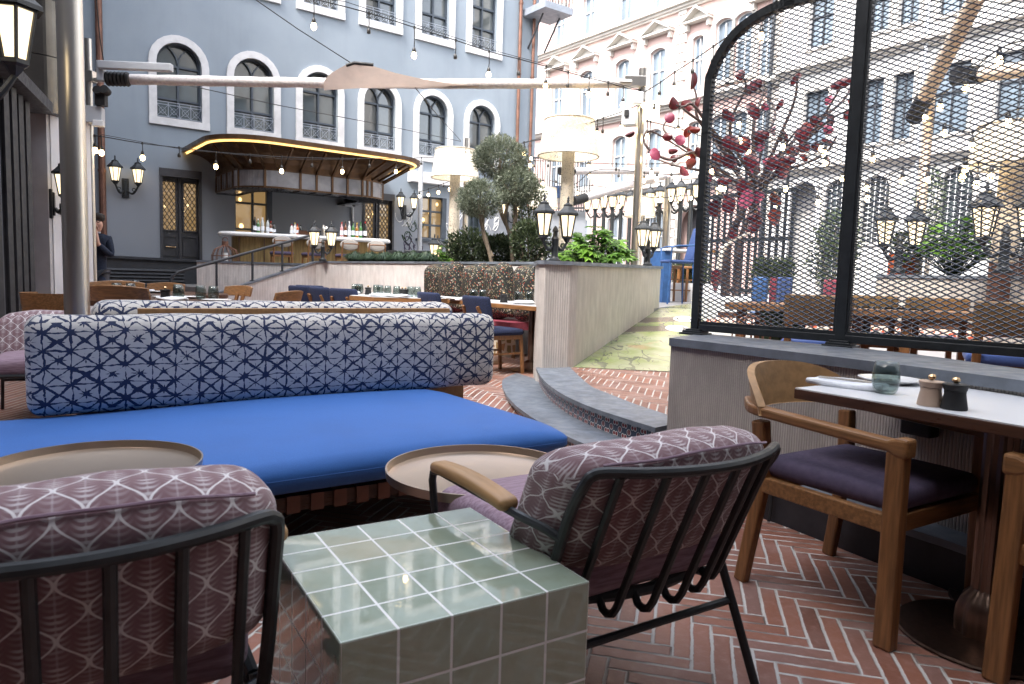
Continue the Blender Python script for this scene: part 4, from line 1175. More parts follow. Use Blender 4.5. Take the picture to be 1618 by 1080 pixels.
# bottles
def bottle(name, label, px, hgt, m, cap, kind=0, off=.35):
    p = BM @ Vector(((px - 350) / (622 - 350) * BL, off, 1.916))
    # find the along-counter position seen at px
    s_ = pixon(frame(*(BM @ Vector((0, off, 0))).xy, ang), px, 370)[0]; p = BM @ Vector((s_, off, 1.916))
    t = thing('bottle', label, 'bottle', p, 0, 'bottles on the bar counter'); r = .037
    if kind == 0: prof = [(0, 0), (r, .0), (r, hgt * .6), (r * .85, hgt * .68), (r * .35, hgt * .76), (r * .33, hgt * .95), (0, hgt * .95)]
    else: prof = [(0, 0), (r * .9, 0), (r * .9, hgt * .7), (r * .5, hgt * .82), (r * .3, hgt * .95), (0, hgt * .95)]
    MB().lathe(prof, (0, 0, 0), 12).build('body', m, t, True)
    MB().lathe([(r * .4, hgt * .9), (r * .4, hgt), (0, hgt)], (0, 0, 0), 10).build('cap', cap, t, True)
    MB().lathe([(r * 1.03, hgt * .18), (r * 1.03, hgt * .45)], (0, 0, 0), 12).build('label', MT['linen'], t, True)
bc = {k: mat('bottle_' + k, c, .12, 0, 0, spec=.8, coat=.5) for k, c in dict(clear=(.5, .52, .52), brown=(.12, .035, .012), green=(.05, .16, .04), amber=(.3, .13, .02), dark=(.015, .015, .012), white=(.7, .68, .64), orange=(.55, .12, .02), pink=(.55, .3, .3)).items()}
caps = {k: mat('cap_' + k, c, .4, 0, 0) for k, c in dict(red=(.4, .02, .02), black=(.02, .02, .02), green=(.02, .12, .03), yellow=(.6, .4, .05), white=(.7, .7, .7)).items()}
for (px, h_, c, cp, lab) in ((403, .3, 'dark', 'black', 'dark bottle at the left end of the bar by the window'), (408, .27, 'green', 'white', 'pale green bottle second in the left cluster on the bar'),
     (415, .3, 'clear', 'white', 'squat clear bottle in the middle of the left cluster on the bar'), (423, .28, 'clear', 'black', 'clear bottle with white label right of the squat clear one'), (428, .24, 'brown', 'red', 'slim brown bottle near the right of the left cluster'), (433, .2, 'dark', 'black', 'short dark bottle ending the left cluster on the bar'),
     (461, .2, 'white', 'red', 'white squeeze bottle with dark red cap on bar'), (466, .24, 'white', 'yellow', 'white bottle with yellow cap on bar'), (470, .22, 'orange', 'red', 'orange bottle on bar beside the yellow capped one'), (475, .2, 'dark', 'black', 'short dark bottle right of the orange bottle'),
     (540, .3, 'pink', 'red', 'pink bottle with red cap starting the right row'), (546, .32, 'brown', 'black', 'brown bottle second in the right row on bar'), (552, .33, 'clear', 'white', 'clear bottle with white cap in right row'), (558, .33, 'green', 'black', 'dark topped green bottle with pale label in right row'),
     (564, .31, 'amber', 'yellow', 'amber bottle in the right row on bar'), (570, .33, 'green', 'green', 'bright green bottle with green cap in right row'), (577, .34, 'dark', 'red', 'dark bottle with red cap ending the right row')):
    bottle('bottle', lab, px, h_ * 1.12, bc[c], caps[cp], px % 2)
for i, px in enumerate((511, 516, 520)):
    s_ = pixon(frame(*(BM @ Vector((0, .35, 0))).xy, ang), px, 370)[0]
    g = MB().lathe([(0, 0), (.035, 0), (.045, .16), (.03, .2), (.02, .25 - .03 * i), (0, .25 - .03 * i)], BM @ Vector((s_, .35, 1.916)), 12)
    tag(g.build('cocktail_shaker', MT['steel'], None, True), ['tallest steel cocktail shaker on the bar, leftmost of three', 'middle steel cocktail shaker of the three on the bar', 'smallest steel cocktail shaker of the three on the bar'][i], 'shaker', 'steel shakers on the bar')
g = MB().box(BM @ Vector((pixon(BM, 484, 370)[0], .3, 1.97)), (.22, .12, .1), R(ang)); tag(g.build('napkin_box', MT['walnut']), 'low dark box on the bar right of the small bottles', 'box')

# bar stools
def make_stool():
    t = thing('bar_stool', 'bar stool', 'bar stool', (0, 0, 0))
    g = MB(); rbox(g, (0, 0, .72), (.43, .4, .07), .035, 3, 3); g.build('seat', MT['purple'], t, True)
    g = MB(); pr = [(0, .0), (.1, .0), (.185, .02), (.205, .06), (.185, .1), (.1, .12), (0, .12)]
    Mx = Matrix.Rotation(R(-98), 3, 'X') @ Matrix.Diagonal((1, .56, .55))
    MB().lathe(pr, (0, -.19, .95), 24, Mx=Mx).build('backrest', MT['greyfab'], t, True)
    for sx in (-1, 1):
        MB().tube([(sx * .2, -.2, 0), (sx * .175, -.185, .7), (sx * .165, -.235, 1.0)], [.016, .02, .014], 8).build('leg', MT['wood'], t, True)
        MB().tube([(sx * .2, .2, 0), (sx * .175, .17, .7)], [.016, .02], 8).build('leg', MT['wood'], t, True)
    g = MB(); g.tube([(-.165, -.25, .96), (-.08, -.27, .965), (.08, -.27, .965), (.165, -.25, .96)], .016, 6); g.box((0, 0, .67), (.38, .36, .05))
    for sx in (-1, 1): g.tube([(sx * .195, -.195, .25), (sx * .195, .195, .25)], .011, 6)
    g.tube([(-.195, .19, .3), (.195, .19, .3)], .011, 6); g.build('frame', MT['wood'], t, True)
    return t
stl = make_stool()
labs = ['leftmost grey backed bar stool under the left end of the counter', 'bar stool mostly hidden by the twin lantern in front of bar', 'third grey backed bar stool, just right of the twin lantern', 'rightmost grey backed bar stool above the clipped grass']
for i, px in enumerate((445, 496, 549, 593)):
    fr_ = frame(*(BM @ Vector((0, -.42, 0))).xy, ang); s_ = pixon(fr_, px, 385)[0]; p = fr_ @ Vector((s_, 0, ZT))
    if i == 0: stl.location = p; stl.rotation_euler = (0, 0, R(ang)); stl['label'] = labs[0]; stl['group'] = 'bar stools along the counter'
    else: dup(stl, p, R(ang + random.uniform(-8, 8)), labs[i], 'bar stools along the counter')

# canopy over the bar
rimL = pixon(FM, 287, 240); zr = rimL[1]
cp1 = gz(375, 217, zr); cp2 = gz(640, 250, zr)
Fi = FM.inverted(); l1 = Fi @ cp1; l2 = Fi @ cp2
dep = -(l1.y + l2.y) / 2; sL = rimL[0]; sR = pixon(FM, 596, 272)[0] + .12
cn = thing('bar_canopy', 'bronze canopy with curved ends, lit rim and ribbed glass hood over the bar', 'canopy', fw((sL + sR) / 2, dep / 2, zr))
def outline(inset, n=10, back=0.):
    r = 1.15 - inset * .4; pts = [(sL + inset, 0 - back)]
    for k in range(n + 1):
        t = R(180 + 90 * k / n); pts.append((sL + inset + r + r * math.cos(t), -dep + inset + r + r * math.sin(t)))
    for k in range(n + 1):
        t = R(270 + 90 * k / n); pts.append((sR - inset - r + r * math.cos(t), -dep + inset + r + r * math.sin(t)))
    pts.append((sR - inset, 0 - back)); return pts
o0 = outline(0); 
g = MB(FM); g.prism(o0, zr, zr + .09); g.build('roof', MT['canopybronze'], cn, world=True)
o1 = outline(.1)
g = MB(FM); a = outline(.07); b = outline(.105)
g.band([(p[0], p[1], zr - .004) for p in a], [(p[0], p[1], zr - .004) for p in b]); g.band([(p[0], p[1], zr - .04) for p in b], [(p[0], p[1], zr - .004) for p in b])
g.build('led_strip', MT['led'], cn, world=True)
# coved soffit
zG1, zG0 = pixon(frame(*(FM @ Vector((0, -dep + .75, 0))).xy, 37), 440, 268)[1], pixon(frame(*(FM @ Vector((0, -dep + .75, 0))).xy, 37), 440, 296)[1]
prev = None; g = MB(FM)
for k in range(7):
    t = k / 6; ins = .16 + .6 * math.sin(t * math.pi / 2); z = zr - .01 - (zr - zG1 - .02) * (1 - math.cos(t * math.pi / 2))
    cur = [(p[0], p[1], z) for p in outline(ins)]
    if prev: g.band(prev, cur)
    prev = cur
g.build('cove', MT['canopybronze'], cn, True, world=True)
oi = outline(.76); 
g = MB(FM)
for i in range(1, len(oi) - 1):
    if i % 2: continue
    p = oi[i]; q = outline(.2)[i]
    g.bar((q[0], q[1], zr - .06), (p[0], p[1], zG1 + .02), .035, .05)
# straight run ribs
xs = [oi[11][0] + (oi[12][0] - oi[11][0]) * k / 5 for k in range(6)]
for x in xs: g.bar((x, -dep + .2, zr - .05), (x, -dep + .74, zG1), .04, .06)
g.build('rib', MT['canopybronze'], cn, world=True)
# ribbed glass hood
dense = []
for i in range(len(oi) - 1):
    a, b = Vector(oi[i]), Vector(oi[i + 1]); n = 5 if i == 11 else (3 if i in (0, len(oi) - 2) else 1)
    for k in range(n): dense.append(a.lerp(b, k / n))
dense.append(Vector(oi[-1]))
g = MB(FM); g.wall([(p.x, p.y) for p in dense], zG0, zG1); g.build('glass_panel', MT['ribglass'], cn, True, world=True)
g = MB(FM)
g.tube([(p.x, p.y, zG1) for p in dense], .03, 4, tilt0=R(45)); g.tube([(p.x, p.y, zG0) for p in dense], .026, 4, tilt0=R(45))
for i, p in enumerate(dense):
    if i < 4 or i > len(dense) - 5 or 14 <= i <= 19 or i % 5 == 0: g.box((p.x, p.y, (zG0 + zG1) / 2), (.05, .05, zG1 - zG0))
g.build('glass_frame', MT['canopybronze'], cn, world=True)
# bottom shelf: glass strips between bars
ob = outline(1.25); g = MB(FM)
g.band([(p[0], p[1], zG0 - .02) for p in oi], [(p[0], p[1], zG0 - .02) for p in ob]); g.build('shelf', MT['ribglass'], cn, world=True)
g = MB(FM); g.tube([(p[0], p[1], zG0 - .03) for p in ob], .025, 4, tilt0=R(45))
for i in range(0, len(oi)): g.bar((oi[i][0], oi[i][1], zG0 - .03), (ob[i][0], ob[i][1], zG0 - .03), .03)
for x in xs: g.bar((x, -dep + .76, zG0 - .03), (x, -dep + 1.25, zG0 - .03), .03)
g.build('shelf_frame', MT['dark_grey'], cn, world=True)
# small conduit under the canopy
cpt = [fw(*[pixon(FM, 545, 310)[0], .06, z]) for z in (2.9, 2.65)]
sA, zA = pixon(FM, 543, 305); sB, zB = pixon(FM, 556, 325); sC, zC = pixon(FM, 557, 360)
tag(MB(FM).tube([(sA, -.05, zA + .3), (sA, -.05, zB + .05), (sA + .05, -.05, zB), (sB - .05, -.05, zB), (sB, -.05, zB - .06), (sC, -.05, zC - .5)], .035, 8).build('conduit', MT['greyplastic'], None, True), 'grey conduit bending down the wall behind the right bottles', 'pipe')
# copper birdcage lantern by the bar
cg = at(356, 405, 13.9); cgt = thing('birdcage_lantern', 'copper wire birdcage lantern on the terrace left of the bar', 'lantern', (cg.x, cg.y, ZT), 0)
g = MB()
for k in range(14):
    a = k * 2 * math.pi / 14; g.tube([(.25 * math.cos(a), .25 * math.sin(a), 0), (.25 * math.cos(a), .25 * math.sin(a), .62), (.2 * math.cos(a), .2 * math.sin(a), .74), (.06 * math.cos(a), .06 * math.sin(a), .82)], .007, 5)
for z in (.02, .4, .62): g.tube([(.25 * math.cos(q * .3142), .25 * math.sin(q * .3142), z) for q in range(20)], .007, 5, closed=True)
g.build('cage', MT['copper'], cgt, True)
MB().lathe([(.0, .8), (.06, .8), (.06, .9), (0, .9)], seg=12).tube([(.05 * math.cos(q * .4), 0, .93 + .05 * math.sin(q * .4)) for q in range(16)], .008, 5).build('top', MT['copper'], cgt, True)
MB().lathe([(0, .03), (.05, .03), (.05, .68), (0, .68)], seg=12).build('candle', MT['white'], cgt, True)
# ------------------------------------------------------------------ lounge furniture
def uw(u, n, z=0): return UM @ Vector((u, n, z))
R35 = R(35)
def puff(a=.5):
    def f(p, h):
        e = (1 - (p.x / h[0]) ** 2) * (1 - (p.y / h[1]) ** 2)
        p.z += (a * e) * (1 if p.z > 0 else -.3); return p
    return f
def sofa(name, label, u0, u1, n0, n1, bu0, bu1, bn, zb0, zb1, back=1):
    c = uw((u0 + u1) / 2, (n0 + n1) / 2)
    t = thing('daybed_sofa', label, 'sofa', c, R35, 'blue daybed sofas set back to back')
    L, Dp = u1 - u0, n1 - n0
    def seatf(p, h):
        # pillow: thin edge, thick middle
        ex = max(0, (abs(p.x) / h[0] - .86) / .14); ey = max(0, (abs(p.y) / h[1] - .62) / .38)
        k = max(0, 1 - ex ** 2.2) ** .5 * max(0, 1 - ey ** 2.4) ** .5
        p.z *= .22 + .78 * k; p.z += .012 * math.sin(p.x * 2.1) * k if p.z > 0 else 0
        return p
    g = MB(); rbox(g, (0, 0, .345), (L, Dp, .19), .05, 4, (30, 22, 3), fn=seatf); sx = g.build('seat_cushion', MT['blue'], t, True, auto=0)
    hx, hy = L / 2 - .004, Dp / 2 - .004
    g = MB(); pts = []
    for (x, y, a) in ((hx - .05, -hy + .05, -90), (hx - .05, hy - .05, 0), (-hx + .05, hy - .05, 90), (-hx + .05, -hy + .05, 180)):
        for k in range(5): q = R(a + 22.5 * k); pts.append((x + .05 * math.cos(q), y + .05 * math.sin(q), .345))
    g.tube(pts, .0055, 6, closed=True); g.build('piping', MT['blue'], sx, True)
    # bolster
    bl_ = bu1 - bu0; hb = zb1 - zb0
    def bf(p, h):
        e = max(0, 1 - (p.x / h[0]) ** 8); p.y += (.02 if p.y > 0 else -.02) * e * max(0, 1 - (p.z / h[2]) ** 2); p.z += .004 * math.sin(p.x * 9 + p.y * 20) ; return p
    lc = Vector(((bu0 + bu1) / 2 - (u0 + u1) / 2, bn - (n0 + n1) / 2, (zb0 + zb1) / 2))
    g = MB(); rbox(g, lc, (bl_, .25, hb), .075, 5, (30, 3, 5), fn=bf, uvf=perim_uv, Mx=Matrix.Rotation(0 if back > 0 else math.pi, 3, 'Z'))
    bo = g.build('bolster', MT['shibori'], t, True, auto=0)
    # base: timber frame with leather strap band
    g = MB(); zf = .2
    for y in (-Dp / 2 + .17, Dp / 2 - .1): g.box((0, y, zf), (L - .25, .05, .06))
    for x in (-L / 2 + .15, L / 2 - .15): g.box((x, .03, zf), (.05, Dp - .25, .06))
    for k in range(int(L / .3)): g.box((-L / 2 + .3 + k * .3, .03, zf), (.06, Dp - .3, .03))
    g.build('base_frame', MT['walnut'], t)
    g = MB()
    for k in range(int(L / .1)):
        x = -L / 2 + .2 + k * .1
        if x < L / 2 - .15: g.box((x, -Dp / 2 + .165, zf), (.055, .066, .072))
    g.build('strap_band', MT['copper'], t)
    for sx in (-1, 1):
        for sy in (-1, 1): MB().tube([(sx * (L / 2 - .2), sy * (Dp / 2 - .2), 0), (sx * (L / 2 - .2), sy * (Dp / 2 - .2), zf)], [.02, .028], 10).build('leg', MT['walnut'], t, True)
    MB().box((lc.x + .06, lc.y + back * .17, zb1 - .375), (bl_ - .3, .035, .68)).build('back_board', MT['oak'], t, bevel=.004)
    return t
sofa('sofa', 'cobalt blue daybed with white and navy starburst bolster in the foreground', -1.1, 2.25, 2.67, 4.1, .02, 2.62, 4.03, .425, .905)
sofa('sofa', 'second daybed behind, showing only its starburst bolster and pale wood rail', .55, 2.35, 4.42, 5.6, .34, 2.64, 4.62, .43, .95, -1)

# round metal tray tables
def tray_table(label, c, z, r):
    t = thing('tray_table', label, 'side table', (c[0], c[1], 0), 0, 'round brass tray tables')
    MB().lathe([(0, z - .022), (r * .96, z - .022), (r, z - .018), (r + .003, z + .012), (r - .003, z + .012), (r - .006, z - .014), (r * .94, z - .018), (0, z - .018)], seg=72).build('tray', MT['tray'], t, True, auto=50)
    MB().lathe([(.0, 0), (.17, 0), (.17, .015), (.03, .03), (.025, z - .04), (.08, z - .022)], seg=28).build('pedestal', MT['bronze'], t, True, auto=50)
    return t
tray_table('round brushed brass tray table between the blue daybed and striped mauve armchair', (-.095, 2.41), .48, .325)
tray_table('round brushed brass tray table at the left, partly behind the mauve armchair back', (-1.385, 2.31), .48, .335)

# tiled cube table
tq = (-.2861, 1.1893); a_ = .11
tt = thing('tiled_table', 'sage green glazed tile cube table with white grout', 'side table', (tq[0], tq[1], 0), R(31.4357))
g = MB(); z1 = .5013
g.add([(0, 0, z1 - .5013 + .004), (.55, 0, .004), (.55, .55, .004), (0, .55, .004), (0, 0, z1), (.55, 0, z1), (.55, .55, z1), (0, .55, z1)],
      [(4, 5, 6, 7), (0, 1, 5, 4), (1, 2, 6, 5), (2, 3, 7, 6), (3, 0, 4, 7), (3, 2, 1, 0)])
o = g.build('tiled_block', MT['tile'], tt); o.location.z = .5013
for v in o.data.vertices: v.co.z -= .5013
b = o.modifiers.new('bevel', 'BEVEL'); b.width = .002; b.segments = 2

# lounge armchairs
def make_armchair(ln=1., zc=.61):
    t = thing('lounge_armchair', 'x', 'armchair', (0, 0, 0))
    w = .315; zt = .735
    bow = lambda x: -.1 * (1 - (x / w) ** 2)
    fr_ = []
    # back frame: left tube, curved rail, right tube in one bent tube
    side = lambda sx: [(sx * .3, .30, .30), (sx * .3, .22, .31), (sx * .302, .165 * (.3 + .7 * ln), .345), (sx * .306, .13 * ln, .45), (sx * .312, .06 * ln, .62), (sx * w, .012, .71)]
    rail = [(-w + .012, .002, .733), (-w + .035, -.016, zt)] + [(x, bow(x) , zt) for x in (-.24, -.18, -.12, -.06, 0, .06, .12, .18, .24)] + [(w - .035, -.016, zt), (w - .012, .002, .733)]
    rail = [(-w + .002, .006, .708), (-w + .014, -.004, .727), (-w + .036, -.02, zt)] + [(x, bow(x), zt) for x in (-.2, -.1, 0, .1, .2)] + [(w - .036, -.02, zt), (w - .014, -.004, .727), (w - .002, .006, .708)]
    pts = smoothpts(side(-1)[:-1] + rail + side(1)[:-1][::-1], 4)
    MB().tube(pts, .0135, 10).build('back_rail', MT['black'], t, True)
    for k in range(6):
        x = -.25 + k * .1
        y0 = bow(x); p = [(x, y0, zt - .008), (x * .99, y0 + .07 * ln, .56), (x * .98, y0 + .15 * ln, .365), (x * .98, y0 + .158 * ln + .008, .34), (x * .98, y0 + .175 * ln + .012, .331), (x * .98, y0 + .19 * ln + .015, .336), (x * .98, y0 + .2 * ln + .02, .36)]
        MB().tube(p, .0105, 8).build('slat', MT['black'], t, True)
    g = MB()
    g.tube([(-.3, .16, .35), (-.3, .78, .375), (-.27, .8, .376), (.27, .8, .376), (.3, .78, .375), (.3, .16, .35)], .0135, 8)
    g.tube([(-.3, .24, .355), (.3, .24, .355)], .0135, 8); g.tube([(-.3, .5, .36), (.3, .5, .36)], .0115, 8)
    g.tube([(-.31, .12, .26), (.31, .12, .26)], .011, 8)
    g.tube([(x, bow(x) + .2 * ln + .025, .358) for x in (-.3, -.25, -.2, -.1, 0, .1, .2, .25, .3)], .016, 8)
    g.build('seat_frame', MT['black'], t, True)
    for sx in (-1, 1):
        MB().tube([(sx * .302, .15, .36), (sx * .318, .1, .22), (sx * .34, .02, 0)], .0125, 10).build('leg', MT['black'], t, True)
        MB().tube([(sx * .3, .78, .37), (sx * .33, .83, 0)], .0125, 10).build('leg', MT['black'], t, True)
        # arm support
        MB().tube([(sx * .31, .085, .555), (sx * .335, .12, .575), (sx * .355, .2, .584), (sx * .36, .62, .586), (sx * .358, .665, .575), (sx * .354, .68, .545), (sx * .33, .7, .38)], .0115, 8).build('arm_support', MT['black'], t, True)
        g = MB(); n = 7; hw = .026
        prof = []
        def arm(p, h): 
            p.x *= 1 + .12 * math.cos(p.y / h[1] * 1.4); p.z += -.012 * (p.y / h[1]) ** 2; return p
        rbox(g, (sx * .36, .435, .611), (.058, .4, .034), .015, 3, (2, 10, 2), fn=arm); g.build('armrest', MT['oak'], t, True)
    g = MB(); rbox(g, (0, .46, .425), (.585, .68, .13), .05, 4, (12, 12, 3), fn=puff(.025)); g.build('seat_cushion', MT['mauve'], t, True, auto=0)
    # back cushion leans on the slats
    def bc_(p, h):
        e = (1 - (p.x / h[0]) ** 2)
        k = (1 - abs(p.z / h[2]) ** 4); e = 1 - abs(p.x / h[0]) ** 3
        p.y += (.035 * k * e if p.y > 0 else -.02 * k)
        p.y += -.09 * e + .025
        zf = p.z / h[2]
        if zf > .2: p.z += -.055 * (abs(p.x) / h[0]) ** 5 * (zf - .2) + .008 * math.sin(p.x * 12 + 1) * (zf - .2) + .002 * math.sin(p.x * 31 + p.y * 20) * (zf - .2)
        p.y += (.2 - p.z) * .46 * ln - .075
        return p
    g = MB(); rbox(g, (0, .155, zc), (.655, .19, .345), .07, 5, (24, 4, 8), fn=bc_, uvf=perim_uv); bc2 = g.build('back_cushion', MT['ogee'], t, True, auto=0)
    hh = (.335, .095, .17); pp = [Vector((0, .155, zc)) + Vector(bc_(Vector((-.27 + .54 * k / 30, -.085, .151)), hh)) for k in range(31)]
    MB().tube(pp, .0035, 6).build('piping', MT['mauve'], bc2, True)
    return t
ac = make_armchair(); ac.location = (.437, 1.664, 0); ac.rotation_euler = (0, 0, R(32)); ac['label'] = 'black slatted armchair with mauve feather print cushion beside the tiled table, right'; ac['group'] = 'mauve lounge armchairs'
a2 = make_armchair(.45, .645); a2.location = (-.675, 1.064, -.012); a2.rotation_euler = (0, 0, R(31)); a2['label'] = 'black slatted armchair with feather print cushion filling the lower left corner'; a2['group'] = 'mauve lounge armchairs'
dup(ac, (-3.62, 5.55, .0), R(205), 'distant mauve armchair behind the left end of the daybed bolster', 'mauve lounge armchairs')

# dining table on the right and its chairs
Pt = Vector((1.063, 2.63, 0)); tl = Vector((.545, -.839, 0)); tw = Vector((.839, .545, 0))
TM = Matrix.Identity(4)
for i in range(3): TM[i][0] = tl[i]; TM[i][1] = tw[i]; TM[i][3] = Pt[i]
dt = thing('dining_table', 'white topped dining table with brown edge and fluted bronze pedestal', 'table', TM @ Vector((.6, .42, 0)), math.atan2(tl.y, tl.x))
MB(TM).box((.62, .42, .748), (1.24, .84, .036)).build('edge', MT['walnut'], dt, world=True, bevel=.003)
MB(TM).box((.62, .42, .7675), (1.236, .836, .005)).build('table_top', MT['white_top'], dt, world=True)
for w_ in (.25, .62):
    c = TM @ Vector((.6, w_, 0)); g = MB(); seg = 24
    for (z0, z1, r0) in ((.17, .73, .046),):
        vs = []; n = 48
        for z in (z0, z1):
            for k in range(n): a = 2 * math.pi * k / n; r = r0 + .004 * math.cos(a * 12); vs.append((c.x + r * math.cos(a), c.y + r * math.sin(a), z))
        g.add(vs, [(k, (k + 1) % n, n + (k + 1) % n, n + k) for k in range(n)])
    vs = []; zs = [(.082, .018), (.085, .06), (.083, .1), (.072, .135), (.052, .16), (.046, .172)]
    for r0, z in zs:
        for k in range(n): a = 2 * math.pi * k / n; r = r0 * (1 + .07 * math.cos(a * 9)); vs.append((c.x + r * math.cos(a), c.y + r * math.sin(a), z))
    g.add(vs, [(i * n + k, i * n + (k + 1) % n, (i + 1) * n + (k + 1) % n, (i + 1) * n + k) for i in range(len(zs) - 1) for k in range(n)])
    pd = g.build('pedestal', MT['bronze'], dt, True, world=True)
    MB().lathe([(0, .003), (.25, .003), (.262, .007), (.258, .014), (.2, .018), (0, .02)], c, 64).build('base_disc', MT['bronze'], pd, True, world=True)
def make_dchair():
    t = thing('dining_armchair', 'x', 'chair', (0, 0, 0))
    zs = .44
    for sx in (-1, 1):
        g = MB(); g.bar((sx * .285, .27, 0), (sx * .275, .26, .64), .05, .06, up=(0, 1, 0)); g.build('leg', MT['wood'], t, bevel=.008)
        g = MB(); g.bar((sx * .28, -.31, 0), (sx * .26, -.25, .42), .042, .05, up=(0, 1, 0)); g.bar((sx * .26, -.25, .42), (sx * .272, -.27, .64), .05, .055, up=(0, 1, 0)); g.build('leg', MT['wood'], t, bevel=.008)
        # arm
        P = smoothpts([(sx * .275, .3, .655), (sx * .272, .2, .655), (sx * .27, .0, .663), (sx * .272, -.2, .672), (sx * .27, -.3, .68), (sx * .2, -.375, .695)], 4)
        g = MB()
        ws = [.055] * len(P)
        for k in range(len(P) - 1): pass
        vs = []; 
        for k, p in enumerate(P):
            d = (P[min(k + 1, len(P) - 1)] - P[max(k - 1, 0)]).normalized(); x = d.cross(Vector((0, 0, 1))).normalized()
            hw_, hh_ = .03, .019 + .012 * (1 if k < 3 else 0)
            for (i, j) in ((-1, -1), (1, -1), (1, 1), (-1, 1)): vs.append(p + x * i * hw_ + Vector((0, 0, j * hh_)))
        fs = [(a * 4 + b, a * 4 + (b + 1) % 4, a * 4 + 4 + (b + 1) % 4, a * 4 + 4 + b) for a in range(len(P) - 1) for b in range(4)] + [(3, 2, 1, 0), tuple(len(vs) - 4 + q for q in range(4))]
        g.add(vs, fs); g.build('armrest', MT['wood_y'], t, bevel=.01)
    # curved back panel
    g = MB(); n = 20; vs = []; fs = []; m_ = 6
    for side in (0, 1):
        for i in range(n + 1):
            a = -1 + 2 * i / n; ang_ = a * 1.2
            x = .3 * math.sin(ang_) / math.sin(1.2); y = -.24 - .17 * (math.cos(ang_) - math.cos(1.2)) / (1 - math.cos(1.2))
            top = .70 + .135 * max(0, 1 - abs(a) ** 2.6) ** .6
            for j in range(m_ + 1):
                z = .665 + (top - .665) * j / m_; lean = -(z - .66) * .22
                th = .013
                nx, ny = math.sin(ang_), -math.cos(ang_)
                s_ = th if side else -th
                vs.append((x + nx * s_, y + ny * s_ + lean, z))
    K = (n + 1) * (m_ + 1)
    for side in (0, 1):
        for i in range(n):
            for j in range(m_):
                q = [side * K + i * (m_ + 1) + j, side * K + (i + 1) * (m_ + 1) + j, side * K + (i + 1) * (m_ + 1) + j + 1, side * K + i * (m_ + 1) + j + 1]
                fs.append(tuple(q if side else q[::-1]))
    for i in range(n):
        for j in (0, m_):
            a, b = i * (m_ + 1) + j, (i + 1) * (m_ + 1) + j; q = [a, b, K + b, K + a]; fs.append(tuple(q if j else q[::-1]))
    for i in (0, n):
        for j in range(m_):
            a, b = i * (m_ + 1) + j, i * (m_ + 1) + j + 1; fs.append((a, b, K + b, K + a))
    g.add(vs, fs); g.build('backrest', MT['oak'], t, True, bevel=.006)
    g = MB()
    for (a, b) in (((-.26, .25), (.26, .25)), ((-.26, -.24), (.26, -.24)), ((-.265, -.24), (-.275, .25)), ((.265, -.24), (.275, .25))): g.bar((a[0], a[1], .4), (b[0], b[1], .4), .035, .06)
    g.build('seat_rail', MT['wood_x'], t, bevel=.005)
    g = MB(); rbox(g, (0, .0, .468), (.53, .53, .075), .035, 4, (8, 8, 2), fn=puff(.012)); g.build('seat_cushion', MT['purple'], t, True, auto=0)
    return t
dc = make_dchair(); dc.location = (1.325, 2.56, 0); dc.rotation_euler = (0, 0, R(-58 - 90)); dc['label'] = 'teak armchair with purple seat pad tucked under the white topped table'; dc['group'] = 'teak armchairs at the white topped table'
dup(dc, (1.85, 1.93, 0), R(122 - 90), 'teak armchair at the right picture edge, only its front leg showing', 'teak armchairs at the white topped table')
# table setting
def tonT(px, py, z=.7705): return gz(px, py, z)
def make_tumbler(label, p, r=.042, h=.105, water=.4, grp='tumblers set out on the tables'):
    t = thing('tumbler', label, 'glass', p, 0, grp)
    MB().lathe([(0, .001), (r * .72, .001), (r * .9, h * .12), (r * 1.05, h * .4), (r * 1.0, h * .7), (r * .86, h), (r * .82, h), (r * .95, h * .68), (r * .99, h * .4), (r * .84, h * .15), (r * .6, .008), (0, .008)], seg=24).build('glass', MT['tumbler'], t, True, auto=0)
    if water: MB().lathe([(0, .01), (r * .6, .01), (r * .83, h * .16), (r * .97, h * water), (0, h * water)], seg=20).build('water', MT['water'], t, True)
    return t
make_tumbler('smoked water tumbler standing on the white topped table in front of the plate', tonT(1398, 621), .045, .115, .42)
pl = MB().lathe([(0, 0), (.07, 0), (.115, .016), (.118, .019), (.07, .006), (0, .005)], tonT(1405, 604), 40); tag(pl.build('plate', MT['white'], None, True), 'white plate on the white topped table behind the smoked tumbler', 'plate', 'plates set out on tables')
nk = thing('napkin', 'folded white napkin with knife and fork on the white topped table', 'napkin', tonT(1338, 610), math.atan2(tl.y, tl.x) + .25)
g = MB(); rbox(g, (0, 0, .011), (.27, .14, .022), .01, 2, (8, 4, 1), fn=lambda p, h: Vector((p.x, p.y, p.z + .003 * math.sin(p.x * 20 + p.y * 30)))); g.build('cloth', MT['linen'], nk, True)
g = MB(); g.bar((-.11, .012, .0255), (.1, .02, .0255), .014, .003).bar((-.1, -.02, .0255), (.02, -.015, .0255), .008, .003); 
for k in range(3): g.bar((.02, -.023 + .008 * k, .0255), (.09, -.02 + .008 * k, .0255), .003, .003)
g.build('cutlery', MT['steel'], nk)
def mill(label, p, m, s=1., grp='pepper and salt mills'):
    t = thing('mill', label, 'mill', p, 0, grp)
    MB().lathe([(0, 0), (.038 * s, 0), (.039 * s, .004), (.031 * s, .05 * s), (.0315 * s, .06 * s), (0, .06 * s)], seg=24).lathe([(0, .0615 * s), (.033 * s, .0615 * s), (.038 * s, .078 * s), (.037 * s, .081 * s), (0, .083 * s)], seg=24).build('body', m, t, True)
    MB().lathe([(0, .083 * s), (.006 * s, .085 * s), (.012 * s, .091 * s), (.0125 * s, .097 * s), (.008 * s, .103 * s), (0, .104 * s)], seg=16).build('knob', MT['brass'], t, True)
    return t
mill('pale wooden mill with brass knob on the white topped table', tonT(1469, 640), mat('pale_mill_wood', (.5, .36, .27), .55, 0, .1, 8))
mill('black mill with brass knob beside the pale wooden mill', tonT(1507, 646), MT['rubber'])
